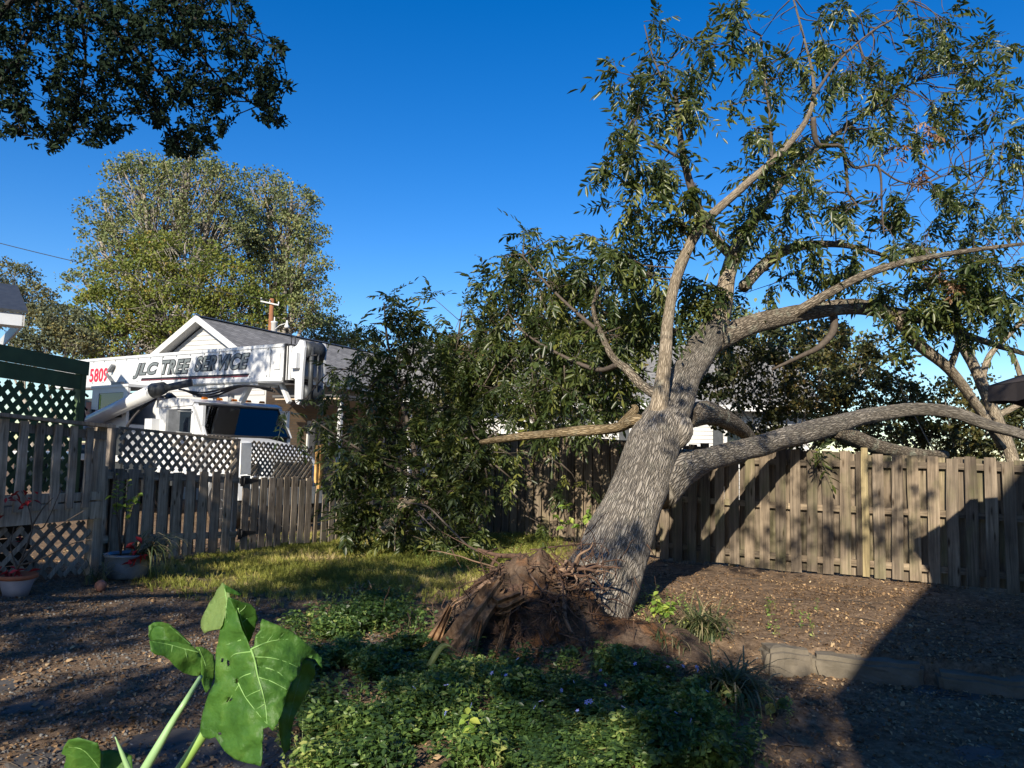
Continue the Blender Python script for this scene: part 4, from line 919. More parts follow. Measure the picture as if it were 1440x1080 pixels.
limb([(1185,208,9.7,.02),(1200,235,9.9,.018),(1235,235,10,.016),(1240,290,10.1,.012),(1243,330,10.1,.008)], TWM, 8, 'branch')
limb([(1235,236,10,.015),(1265,255,10.1,.012),(1300,258,10.2,.01),(1345,245,10.3,.008),(1440,262,10.4,.006)], TWM, 6, 'branch')
limb([(992,318,9.1,.06),(975,275,9.0,.05),(962,225,9.0,.042),(955,180,9.0,.036),(950,130,9.0,.028)], TWM, 10, 'branch')
limb([(952,150,9.0,.02),(930,110,8.9,.014),(915,70,8.9,.01),(906,35,8.9,.007)], TWM, 6, 'branch')
limb([(962,225,9.0,.02),(925,205,8.9,.015),(890,185,8.8,.01),(862,165,8.8,.007)], TWM, 6, 'branch')
limb([(1085,228,9.3,.03),(1083,170,9.4,.02),(1075,110,9.5,.014),(1070,50,9.6,.009)], TWM, 6, 'branch')
limb([(1008,470,9.85,.15),(1018,425,9.95,.12),(1024,385,10.1,.11),(1040,345,10.2,.092),(1068,298,10.3,.07),(1112,240,10.4,.05),(1160,200,10.5,.036),(1225,155,10.6,.022),(1290,112,10.8,.012)], PB, 14)
limb([(1036,365,10.1,.08),(1010,340,9.9,.062),(988,310,9.6,.05),(970,285,9.5,.035)], LB, 10)
limb([(1045,405,10.1,.075),(1075,372,10.3,.078),(1110,350,10.5,.07),(1165,343,10.7,.05),(1220,352,10.9,.032),(1300,378,11.1,.02),(1380,380,11.2,.01)], LB, 12)
limb([(1000,482,9.8,.17),(1040,463,10.0,.14),(1080,450,10.2,.128),(1130,440,10.4,.12),(1200,431,10.7,.112),(1250,440,10.9,.1),(1290,447,11.1,.08),(1340,465,11.3,.06),(1400,485,11.5,.045),(1460,503,11.7,.03)], LB, 18)
limb([(1258,445,10.9,.07),(1290,482,11.1,.085),(1335,520,11.3,.08),(1375,572,11.6,.07),(1410,630,11.9,.06)], PB, 14)
limb([(1112,444,10.3,.075),(1160,415,10.1,.062),(1230,381,10.0,.05),(1310,361,10.0,.038),(1420,345,10.0,.026),(1500,338,10.0,.018)], LB, 10)
limb([(1172,438,10.6,.06),(1172,465,10.6,.05),(1152,488,10.6,.04),(1128,500,10.7,.03),(1085,520,10.9,.018)], TWM, 10, 'branch')
limb([(918,598,8.7,0.0935),(895,591,8.8,0.0808),(868,601,9.0,0.0663),(820,606,9.3,0.0612),(760,611,9.7,0.0510),(705,617,10.0,0.0425),(676,622,10.2,0.0298)], GB, 14, wob=.45)
limb([(872,597,9.0,.05),(893,576,8.95,.05),(888,570,8.95,.01)], GB, 10, 'branch stub'.replace(' ', '_'), keep=False)
limb([(918,690,8.5,0.2700),(945,663,8.75,0.2500),(975,652,9.1,0.1870),(1000,645,9.4,0.1462),(1050,632,10.0,0.1425),(1100,617,10.5,0.1462),(1150,604,10.95,0.1498),(1200,590,11.3,0.1279),(1240,582,11.5,0.1096),(1290,576,11.6,0.0987),(1340,580,11.6,0.0914),(1390,598,11.5,0.0840),(1440,612,11.3,0.0731),(1500,640,11.1,0.0585)], MAT['bark'], 26)
limb([(1170,602,11.1,.14),(1215,622,11.6,.125),(1270,636,12.1,.10),(1330,640,12.6,.07)], LB, 12)
limb([(962,585,9.1,.16),(990,580,9.6,.145),(1015,587,10.1,.13),(1040,602,10.7,.105),(1062,622,11.2,.08)], LB, 14)
limb([(932,560,8.9,.07),(903,542,9.2,.062),(882,520,9.4,.052),(862,503,9.6,.045),(846,470,9.9,.038),(834,432,10.1,.028),(845,400,10.3,.018)], LB, 10)
limb([(870,512,9.5,.04),(840,520,9.9,.03),(790,500,10.4,.022),(740,470,10.9,.014),(715,440,11,.008)], TWM, 8, 'branch')
limb([(846,470,9.9,.03),(800,430,10.4,.022),(765,395,10.8,.015),(735,360,11,.01)], TWM, 8, 'branch')
limb([(1335,520,11.3,.05),(1350,470,11.5,.045),(1340,430,11.6,.04),(1365,400,11.7,.03)], PB, 10, 'branch')

# foliage: compound leaves on twigs around the given places (px, py, radius px, number of leaves, depth)
CR_A = [(905,28,22,12,8.9),(882,110,35,36,8.8),(940,88,32,28,8.9),(985,78,26,22,9),(897,165,40,53,8.8),(955,135,34,36,8.9),(1000,62,30,22,9.2),(1042,38,34,30,9.4),(1062,85,30,25,9.4),(1045,14,20,11,9.5),
 (880,228,40,58,8.8),(932,232,42,47,8.9),(985,170,25,17,9),(888,300,46,72,9),(948,312,46,64,9),(868,352,34,41,9.2),(905,390,50,100,9.4),(980,258,30,22,9),(1003,400,50,72,9.8),(1060,180,30,19,9.4),(1100,108,30,14,9.5),(1150,30,30,16,9.8),(1172,62,24,11,9.8),(1190,8,25,12,9.9),(1200,96,34,19,9.9),
 (1070,268,50,53,9.6),(1120,268,42,47,9.8),(1150,228,35,28,9.8),(1060,330,46,58,9.9),(1112,330,46,49,10.1),(1165,300,36,28,10.2),(1230,70,25,12,10.2),(1292,28,30,18,10.3),(1330,50,40,41,10.3),(1366,92,32,36,10.3),(1282,92,25,14,10.4),(1266,140,30,20,10.5),(1320,124,26,17,10.5),(1298,180,32,20,10.5),(1345,170,28,16,10.5),(1258,182,26,16,10.5),(1392,190,30,17,10.5),(1418,240,26,17,10.4),(1436,288,30,19,10.4),(1340,260,35,18,10.6),(1372,300,35,20,10.6),(1250,262,30,12,10.3),(1242,322,35,20,10.5),(1202,362,36,30,10.7),(1290,342,35,22,10.6),
 (1340,402,60,85,10.6),(1400,382,52,72,10.4),(1296,405,40,34,10.6),(1382,440,50,58,10.8),(1425,420,40,41,10.6),(1100,400,40,38,10.5),(1150,385,36,30,10.6),(1145,640,14,7,10.6),(1250,410,36,25,10.6),(1330,470,36,19,11.3),
 (950,470,24,14,9.2),(1030,480,24,14,10.3),(985,440,24,17,9.9),(905,440,40,47,9.8),(870,470,40,47,10),(1215,150,30,11,10.4),(1170,120,25,10,10),(1020,150,20,8,9.4),(1410,130,20,8,10.4),(1205,30,20,8,10.2),(1423,313,14,4,10.1),(1124,270,24,8,10.4),(1290,200,15,10,10.4),(1365,286,20,8,10.3),(1229,103,14,4,10.1),(1414,301,19,6,10.3),(1149,27,17,6,10.3),(1196,179,20,10,10.6),(1339,301,23,8,10.1),(1386,158,25,10,10.5),(1235,184,19,10,10.3),(1375,129,24,10,10.1),(1335,192,19,6,10.7),(1369,278,24,8,10.6),(1242,114,23,10,10.0),(1138,178,25,4,10.6),(1189,22,23,4,9.8),(1308,104,16,4,10.5),(1111,102,23,4,10.2),(1332,29,18,6,10.0),(1068,55,14,4,10.5),(1068,99,23,6,10.5),(1258,20,21,6,9.9),(1073,126,21,4,10.0),(1245,115,20,4,10.7),(1347,287,22,10,10.8),(1095,233,24,4,10.2),(1392,59,21,10,10.2),(1184,291,18,8,10.4),(1219,25,20,6,10.4),(1156,60,16,10,10.4),(1253,324,25,6,10.0),(1228,97,21,8,10.0),(1220,183,14,4,10.1),(1120,178,15,4,9.8),(1129,91,16,10,10.2),(1263,137,22,6,10.5),(1224,178,20,4,10.7),(1412,200,25,10,10.1),(1257,305,21,8,10.5),(1414,115,24,10,9.8),(1176,280,22,4,10.6),(1082,217,19,4,9.7),(1069,114,22,6,10.5),(1133,197,18,10,9.9),(1191,295,17,4,9.8),(1383,218,25,4,9.7),(1310,260,22,10,10.0),(1424,63,18,10,10.3),(1241,315,23,10,10.6),(1172,91,19,8,10.3),(1324,236,15,4,9.8),(1126,189,23,4,10.6),(1406,231,23,4,9.8),(1172,91,22,8,10.2),(1316,346,27,14,10.6),(1314,437,23,10,11.0),(1362,390,33,18,11.3),(1301,437,31,14,11.5),(1226,406,26,14,10.8),(1370,391,29,14,11.6),(1265,441,29,18,10.7),(1341,390,29,18,11.5),(1261,408,32,14,11.2),(1392,332,33,18,11.1),(1280,362,33,14,11.4),(1379,359,30,18,11.1),(1307,421,20,18,11.0),(1245,414,26,10,11.6),(1377,382,32,18,11.4),(1351,443,26,18,11.5),(1299,461,26,10,11.2),(1270,443,33,14,10.8),(1342,455,30,10,10.7),(1279,399,24,10,10.8),(1301,330,20,14,11.1),(1233,431,26,10,11.0)]
CR_B = [(690,470,44,60,11.6),(655,505,44,56,11.8),(622,478,36,34,12.0),(722,520,46,33,11.4),(662,560,48,64,11.6),(702,605,46,35,11.3),(742,645,35,8,11.1),(662,650,46,42,11.3),(705,690,34,7,11.2),(640,610,46,60,11.5),(785,600,46,30,11.0),(822,560,44,28,10.8),(868,560,36,20,10.2),(762,440,44,56,11.3),(802,505,46,31,11.0),(740,560,48,33,11.3),(690,410,34,26,11.4),(880,520,40,22,10.2),(740,480,46,56,11.3),(640,690,40,28,11.2),(690,740,27,4,11.2),(742,368,40,65,11.2),(782,398,50,118,11),(835,392,56,141,10.6),(722,440,48,114,11.4),(782,468,58,160,11.1),(848,448,58,160,10.6),(702,500,48,69,11.6),(772,540,60,96,11.2),(842,528,56,88,10.8),(895,480,44,95,10.2),(692,560,48,65,11.4),(745,590,38,42,11.0),(808,572,40,50,10.9),(735,325,26,23,11.3),(775,335,24,17,11.2),(710,360,20,15,11.4),(700,640,24,7,10.8),(720,690,27,8,11.2),(770,680,27,7,11.2),(745,735,27,6,11.2),(690,700,24,6,11.2),(800,660,21,4,11.2),(822,700,18,4,10.4),(662,600,30,46,11)]
DEAD = [(1310,215,24,16,10.5),(1318,385,20,14,10.4),(1285,205,14,6,10.5)]
def nearest_on(p):
    best = None
    for q in LIMB:
        d = np.linalg.norm(q[:, :3]-np.array(p), axis=1); i = int(d.argmin())
        if best is None or d[i] < best[0]: best = (d[i], q[i, :3])
    return Vector(best[1])
def spray(anchors, seed, down=.55, scale=1.0, up=0.0, dspread=.5, mm=True):
    """twig tubes and leaf placements; returns leaf positions, directions, twigs"""
    rn = np.random.RandomState(seed); pos = []; dirs = []; tw = MB()
    for (px, py, r, n, d) in anchors:
        c = P(px, py, d); rm = r/FPX*d
        nt2 = max(1, n//7); base = nearest_on(c) if mm else c-Vector((0, 0, rm))
        if (base-c).length > .7: base = c+(base-c).normalized()*.7
        hub = base.lerp(c, .55)
        if (base-c).length > .12:
            mid = base.lerp(c, .5)+Vector(rn.normal(size=3)*.08*(base-c).length)
            tw.tube([base, mid, c], [.012, .008, .005], 5)
        for j in range(nt2):
            e = c+Vector(rn.normal(size=3)*np.array([.62, dspread, .62])*rm); m_ = c.lerp(e, .5)+Vector(rn.normal(size=3)*.12*rm)
            st = base.lerp(c, rn.uniform(.6, 1)); tw.tube([st, m_, e], [.006, .0045, .003], 4)
            k = int(round(n/nt2))
            for q in range(k):
                t = rn.uniform(.35, 1); p = (st.lerp(m_, t*2) if t < .5 else m_.lerp(e, t*2-1))
                out = (e-st).normalized() if (e-st).length > 1e-4 else Vector((0, 0, 1))
                dv = Vector(rn.normal(size=3))*.75+out*.8+Vector((0, 0, up-down)); pos.append(p); dirs.append(dv.normalized())
    return np.array(pos), np.array(dirs), tw
def fol(root, anchors, seed, smat, lmat1, nparts, down=.55, up=0, scale=(.6, 1.3), name='foliage', mm=True, dspread=.5, twname='twigs'):
    pos, dr, tw = spray(anchors, seed, down, 1, up, dspread, mm)
    rn = np.random.RandomState(seed+5); n = len(pos)
    sc = rn.uniform(*scale, n); roll = rn.uniform(-.9, .9, n); kind = rn.randint(0, len(COMP), n); hue = np.clip(rn.normal(.5, .24, n), 0, 1)
    Ms = frames(dr, roll, sc)
    order = np.argsort(pos[:, 1]); near = set(order[:nparts].tolist())
    if nparts:
        mes = []
        for v, f in COMP: mes.append(npmesh('leaf', np.array(v), np.array(f), lmat1))
        for i in near:
            o = bpy.data.objects.new('leaf', mes[kind[i]]); C.objects.link(o); o.parent = root
            Mx = Matrix(Ms[i].tolist()).to_4x4(); o.matrix_local = Matrix.Translation(Vector(pos[i])-WL[root]) @ Mx
    parts = []
    keep = np.array([i not in near for i in range(n)])
    for k in range(len(COMP)):
        s_ = keep & (kind == k)
        if s_.any():
            v, f = COMP[k]; tr = RS.uniform(-.12, .12, len(f)); parts.append(scatter(v, np.array(f), pos[s_], Ms[s_], hue[s_], tr))
    V, F, r = joinS(parts); o = tag(link(name, npmesh(name, V, F, smat, r), root), kind='stuff')
    t = tw.build(twname, MAT['twig'], root); t['kind'] = 'stuff'; return o
fol(FT, CR_A+CR_B, 3, MAT['pecan'], MAT['pecan1'], 300, .62)
pos, dr, tw = spray(DEAD, 8, .9); n = len(pos); Ms = frames(dr, RS.uniform(-1, 1, n), RS.uniform(.6, .85, n)); V, F, r = scatter(COMP[1][0], np.array(COMP[1][1]), pos, Ms, RS.uniform(0, 1, n))
tag(link('withered_leaves', npmesh('withered_leaves', V, F, MAT['dead'], r), FT), kind='stuff')
# bare curly twigs in the open crown
mb = MB(); rn = random.Random(21)
for i in range(150):
    px, py = rn.uniform(1060, 1440), rn.uniform(20, 380)
    st = nearest_on(P(px, py, rn.uniform(9.6, 10.8))); e = P(px, py, rn.uniform(9.6, 10.8))
    if (e-st).length > 1.3: e = st+(e-st).normalized()*rn.uniform(.5, 1.3)
    m1 = st.lerp(e, .35)+Vector((rn.uniform(-.12, .12), rn.uniform(-.1, .1), rn.uniform(-.05, .16))); m2 = st.lerp(e, .7)+Vector((rn.uniform(-.14, .14), rn.uniform(-.1, .1), rn.uniform(-.1, .14)))
    q = spline([tuple(st), tuple(m1), tuple(m2), tuple(e)], 3); mb.tube(q, list(np.linspace(rn.uniform(.006, .012), .0025, len(q))), 4)
o = mb.build('bare_twigs', MAT['twig'], FT); o['kind'] = 'stuff'

# root plate: torn earth, splintered wood, roots
MAT['clay'] = None
m, nt_, b_ = base_mat('torn_earth', .95, .1); vv = coords(nt_); n2 = noise_(nt_, vv, 7, 9, .72); n1 = noise_(nt_, vv, 2.2, 5, .6)
c1 = ramp(nt_, [(.3, (.035, .025, .018)), (.5, (.095, .066, .046)), (.72, (.19, .135, .095))], n2); c2 = ramp(nt_, [(.3, (.06, .03, .017)), (.55, (.16, .08, .037)), (.75, (.27, .15, .08))], n2)
tcx = nt_.nodes.new('ShaderNodeTexCoord'); 
nt_.links.new(mix(nt_, ramp(nt_, [(.5, (0, 0, 0)), (.62, (1, 1, 1))], n1).outputs[0], c1.outputs[0], c2.outputs[0]), b_.inputs['Base Color']); bump(nt_, b_, n2, 1, .05); MAT['clay'] = m
RPc = MC
def mound(cx, cy, rx, ry, h, name, seed, par, off=-.06, p=1.5):
    vs = []; fs = []; nr, na = 46, 120
    for i in range(nr+1):
        t = i/nr
        for k in range(na):
            a = 2*PI*k/na; rr = t*(1+.16*noise.noise(Vector((math.cos(a)*1.6+seed, math.sin(a)*1.6, 0))))
            x = cx+rx*rr*math.cos(a); y = cy+ry*rr*math.sin(a)
            z = h*max(0, 1-t**p)*(1+.25*noise.noise(Vector((x*2.1, y*2.1, seed))))
            f_ = (.17*noise.noise(Vector((x*3.5, y*3.5, seed+4)))+.10*noise.noise(Vector((x*8, y*8, seed)))+.07*noise.noise(Vector((x*18, y*18, seed)))+.03*noise.noise(Vector((x*37, y*37, seed))))*min(1, h*1.6)*(1-t**3)
            vs.append((x+.25*f_, y+.3*f_, g1(x, y)+off*(t**4)+z+f_))
    for i in range(nr):
        for k in range(na): fs.append((i*na+k, i*na+(k+1) % na, (i+1)*na+(k+1) % na, (i+1)*na+k))
    mb = MB(); mb.add([vs[0]]+vs[0:0]+vs, [tuple(j+1 for j in f) for f in fs], smooth=True); return mb.build(name, MAT['clay'], par)
mound(.2, 6.88, .80, .78, .50, 'root_plate', 1, FT, p=1.7)
mound(-.42, 6.55, .5, .42, .13, 'torn_soil', 3, FT); mound(1.2, 6.55, .62, .5, .15, 'torn_soil', 5, FT)
MAT['splinter'] = woodmat('splintered_wood', (.07, .04, .022), (.19, .12, .07), (.36, .25, .155))
MAT['rawwood'] = woodmat('raw_torn_wood', (.16, .09, .04), (.34, .2, .1), (.5, .34, .2))
MAT['root'] = simple('root_bark', (.085, .05, .034), .9, .4, 14, bmp=.6, bd=.01); MAT['rootlet'] = simple('fine_root', (.2, .13, .085), .9, .4, 20)
def splinter(p0, p1, w0, w1, th, seed, mat, par=None):
    rn = random.Random(seed); a, b = Vector(p0), Vector(p1); d = (b-a).normalized(); view = (EYE-a.lerp(b, .5)).normalized()
    x = d.cross(view).normalized(); nz = x.cross(d); vs = []; fs = []; n, m_ = 12, 7
    for i in range(n+1):
        t = i/n
        for j in range(m_+1):
            u = j/m_-.5; w_ = (w0+(w1-w0)*t)*(1+.06*math.sin(i*1.3+seed))
            ext = 0
            if i == n: ext = rn.uniform(-.10, .07)
            if i == 0: ext = rn.uniform(-.05, .05)
            rid = .35*th*math.sin(j*2.3+seed)+.25*th*noise.noise(Vector((j*.9, t*3, seed)))
            vs.append(a+d*((b-a).length*t+ext)+x*(u*w_)+nz*(th*(.5-2*u*u)+rid))
    k = len(vs)
    for i in range(n+1):
        for j in range(m_+1): vs.append(Vector(vs[i*(m_+1)+j])-nz*th)
    for i in range(n):
        for j in range(m_):
            q = i*(m_+1)+j; fs.append((q, q+1, q+m_+2, q+m_+1)); fs.append((k+q+m_+1, k+q+m_+2, k+q+1, k+q))
    for i in range(n):
        for j in (0, m_): q = i*(m_+1)+j; fs.append((q, q+m_+1, k+q+m_+1, k+q))
    for j in range(m_):
        for i in (0, n): q = i*(m_+1)+j; fs.append((q, q+1, k+q+1, k+q))
    mb = MB(); mb.add(vs, fs); return mb.build('splinter', mat, par or FT)
for i, (x0, y0, d0, x1, y1, d1, w0, w1, th, mt) in enumerate([(622,935,5.66,702,822,6.28,.26,.17,.08,'splinter'),(606,908,5.85,634,850,6.2,.11,.05,.05,'splinter'),(655,955,5.55,676,870,6.0,.09,.045,.04,'rawwood'),(640,950,5.55,660,900,5.85,.07,.05,.04,'splinter'),(698,925,5.75,716,862,6.05,.05,.02,.035,'splinter'),(700,852,6.1,733,838,6.2,.16,.11,.08,'splinter'),(822,945,5.8,830,905,6.0,.04,.015,.02,'rawwood')]):
    splinter(P(x0, y0, d0), P(x1, y1, d1), w0, w1, th, i*3+1, MAT[mt])
def root(pts, r0, r1, name='root', mat=None, wob=.2, n=8):
    q = spline([tuple(P(*p)) for p in pts], 5); mb = MB(); mb.tube(q, list(np.linspace(r0, r1, len(q))), n, wob=wob, seed=len(pts)+r0*50); return mb.build(name, mat or MAT['root'], FT)
root([(812,850,6.9),(785,835,6.75),(762,805,6.7),(735,784,6.8),(700,781,7.0),(672,772,7.1)], .05, .012)
root([(700,781,7.0),(690,800,7.0),(697,818,6.9)], .018, .008); root([(800,830,6.7),(778,846,6.55),(742,834,6.45),(735,842,6.4)], .04, .014)
root([(745,815,6.6),(708,842,6.4),(690,872,6.25),(700,890,6.2)], .05, .03); root([(690,845,6.4),(720,855,6.3),(738,885,6.2),(735,925,6.0)], .035, .015)
root([(760,840,6.5),(740,880,6.2),(712,915,6.0),(685,915,5.95)], .02, .008); root([(735,870,6.25),(755,885,6.15),(768,920,6.0)], .012, .005)
root([(820,850,6.6),(822,880,6.4),(812,925,6.2),(805,945,6.1)], .014, .006, mat=MAT['rootlet']); root([(818,858,6.6),(835,872,6.5),(840,885,6.5)], .012, .004, mat=MAT['rootlet']); root([(825,850,6.6),(828,890,6.4),(826,930,6.2)], .01, .004, mat=MAT['rootlet'])
root([(800,815,6.9),(815,785,6.9),(818,762,7.0)], .016, .004); root([(805,812,6.9),(788,790,6.9),(775,778,6.9)], .016, .005); root([(812,810,6.9),(838,800,6.9),(852,792,6.9)], .014, .004)
root([(770,770,7.2),(810,766,7.3),(845,764,7.3)], .008, .003)
rn = random.Random(15)
for i in range(46):                                                          # torn roots radiating from the plate
    a = rn.uniform(-1.25*PI, .25*PI); e = rn.uniform(-.25, .75); v = Vector((math.cos(a)*math.cos(e), -abs(math.sin(a))*math.cos(e)*.9-.05, math.sin(e)*.7)); p = Vector((.2+.45*math.cos(a)*rn.uniform(.3, 1), 6.85-.45*abs(math.sin(a))*rn.uniform(.4, 1.1), g1(.2, 6.7)+rn.uniform(.12, .48)))
    pts = [p]; L = rn.uniform(.25, .75); 
    for k in range(6): v = (v+Vector((rn.gauss(0, .32), rn.gauss(0, .28), rn.gauss(-.10, .26)))).normalized(); q = pts[-1]+v*L/6; q.z = max(q.z, g1(q.x, q.y)+.01); pts.append(q)
    r0 = rn.choice((.009, .013, .02, .028)); q = spline([tuple(t) for t in pts], 3); mb = MB(); mb.tube(q, list(np.linspace(r0, r0*.2, len(q))), 7, wob=.35, seed=i); mb.build('root', MAT['root'] if i % 3 else MAT['rootlet'], FT)
clod = MB()
for i in range(420):                                                         # loose lumps of earth
    a = rn.uniform(0, 2*PI); t = rn.random()**.5; x, y = .2+1.25*t*math.cos(a), 6.62+.85*t*math.sin(a)
    r = rn.choice((.012, .02, .03, .05))*rn.uniform(.7, 1.3); h = .5*max(0, 1-(((x-.2)/.8)**2+((y-6.88)/.78)**2)**.85); z = g1(x, y)+h+r*.3
    vs_ = [(x+dx*r*rn.uniform(.7, 1.2), y+dy*r*rn.uniform(.7, 1.2), z+dz*r*rn.uniform(.6, 1.1)) for dx, dy, dz in ((.8,.5,-.5),(-.7,.6,-.5),(-.8,-.5,-.5),(.6,-.7,-.5),(.5,.35,.6),(-.5,.4,.5),(-.4,-.45,.6),(.45,-.4,.55))]
    clod.add(vs_, [(0,1,5,4),(1,2,6,5),(2,3,7,6),(3,0,4,7),(4,5,6,7)])
o = clod.build('earth_clods', MAT['clay'], FT); o['kind'] = 'stuff'
mb = MB(); rn = random.Random(5)
for i in range(330):
    px, py = rn.gauss(755, 62), rn.gauss(845, 34); d = 6.75-(py-800)*.006+rn.uniform(-.08, .02)-.12
    a = P(px, py, d); L = rn.uniform(.1, .4); pts = [a]; v = Vector((rn.uniform(-1, 1), rn.uniform(-.9, .1), rn.uniform(-1.2, .5))).normalized()
    for k in range(4): v = (v+Vector((rn.uniform(-.5, .5), rn.uniform(-.4, .4), rn.uniform(-.5, .25)))).normalized(); pts.append(pts[-1]+v*L/4)
    r = rn.choice((.0025, .004, .007)); mb.tube(pts, list(np.linspace(r, r*.35, 5)), 4)
for i in range(60):
    px, py = rn.gauss(822, 22), rn.gauss(800, 20); a = P(px, py, 6.95); pts = [a]; v = Vector((rn.uniform(-1, 1), rn.uniform(-.7, .2), rn.uniform(-.1, 1.2))).normalized(); L = rn.uniform(.1, .35)
    for k in range(4): v = (v+Vector((rn.uniform(-.5, .5), rn.uniform(-.4, .4), rn.uniform(-.4, .4)))).normalized(); pts.append(pts[-1]+v*L/4)
    mb.tube(pts, [.006, .005, .004, .003, .0015], 4)
o = mb.build('rootlets', MAT['root'], FT); o['kind'] = 'stuff'

# ------------------------------------------------------------------ the leafy tree top lying between gate and trunk
bt2 = P(545, 735, 11.2)
BT = thing('broken_treetop', (bt2.x, bt2.y, g1(bt2.x, bt2.y)), 'dense leafy tree top fallen against the fence left of the leaning trunk', 'treetop')
def blimb(pts, mat, n=10): return limb(pts, mat, n, 'branch', par=BT)
n0 = len(LIMB)
blimb([(536,748,10.9,.07),(560,722,11.0,.085),(590,690,11.2,.08),(622,655,11.5,.07),(650,610,11.8,.05),(660,560,12,.04)], PB, 14)
blimb([(590,690,11.2,.04),(580,620,11.5,.035),(560,550,11.8,.03),(545,480,12,.02),(540,425,12,.01)], TWM)
blimb([(560,550,11.8,.02),(520,530,11.8,.015),(470,520,11.8,.01),(430,560,11.7,.007)], TWM); blimb([(600,680,11.2,.03),(520,640,11.2,.02),(470,610,11.2,.012),(440,590,11.2,.008)], TWM)
blimb([(650,610,11.8,.03),(640,540,12,.025),(645,470,12.2,.015),(650,435,12.2,.008)], TWM); blimb([(560,560,11.8,.02),(580,500,12,.015),(580,450,12,.008)], TWM)
blimb([(570,707,10.8,.016),(600,712,10.4,.014),(625,735,9.8,.012),(655,765,9.0,.012),(672,775,8.6,.01)], MAT['twig'], 6); blimb([(585,718,10.6,.01),(612,745,10.2,.007)], MAT['twig'], 6); blimb([(555,775,10.8,.008),(556,745,10.9,.006),(562,720,11,.004)], PB, 6)
BB = [(543,432,30,35,12),(575,455,32,42,12),(520,455,24,22,12),(548,490,44,74,12),(505,490,28,29,11.9),(595,500,40,67,12),(482,520,26,26,11.7),(645,450,34,42,12.2),(672,448,26,29,12.1),(640,510,46,93,12),(575,545,50,102,11.9),(520,545,44,77,11.8),(470,585,22,16,11.6),(500,600,44,77,11.6),(560,600,54,125,11.6),(625,570,54,122,11.7),(665,540,44,90,11.8),
 (520,650,48,96,11.4),(580,655,54,125,11.3),(640,630,50,106,11.3),(500,700,40,74,11.3),(550,700,46,90,11.2),(610,705,50,106,11.2),(655,690,40,70,11.2),(515,745,36,54,11.2),(570,750,40,64,11.2),(625,750,40,64,11.2),(650,765,26,26,11),(400,580,12,5,11.5),(425,600,16,7,11.5),(450,545,18,8,11.7),(478,560,20,12,11.6),(430,575,12,4,11.5),(505,660,26,29,11.2),(500,630,20,16,11.2)]
fol(BT, BB, 17, MAT['pecan'], MAT['pecan1'], 300, .25, .12)
# ------------------------------------------------------------------ trees beyond (crowns of small leaf faces on branching limbs)
MAT['oakfar'] = leafmat('far_oak_leaf', [(0, (.095, .125, .05)), (.5, (.17, .205, .085)), (.85, (.25, .265, .11)), (1, (.32, .28, .12))], .6, .32, (.2, .2, .05), .2)
MAT['yellowfar'] = leafmat('far_yellow_leaf', [(0, (.075, .11, .025)), (.5, (.14, .17, .035)), (.85, (.22, .22, .04)), (1, (.3, .2, .06))], .6, .3, (.3, .26, .04), .2)
MAT['palefar'] = leafmat('far_pale_leaf', [(0, (.07, .085, .05)), (.5, (.12, .135, .075)), (1, (.22, .18, .06))], .6, .25, (.25, .22, .06), .2)
MAT['shrubfar'] = leafmat('fence_shrub_leaf', [(0, (.018, .03, .012)), (.5, (.06, .065, .02)), (.85, (.15, .12, .035)), (1, (.26, .17, .06))], .5, .3, (.25, .22, .04), .35)
Q5 = [leaf6(1, .34, .3, .2, .35)]
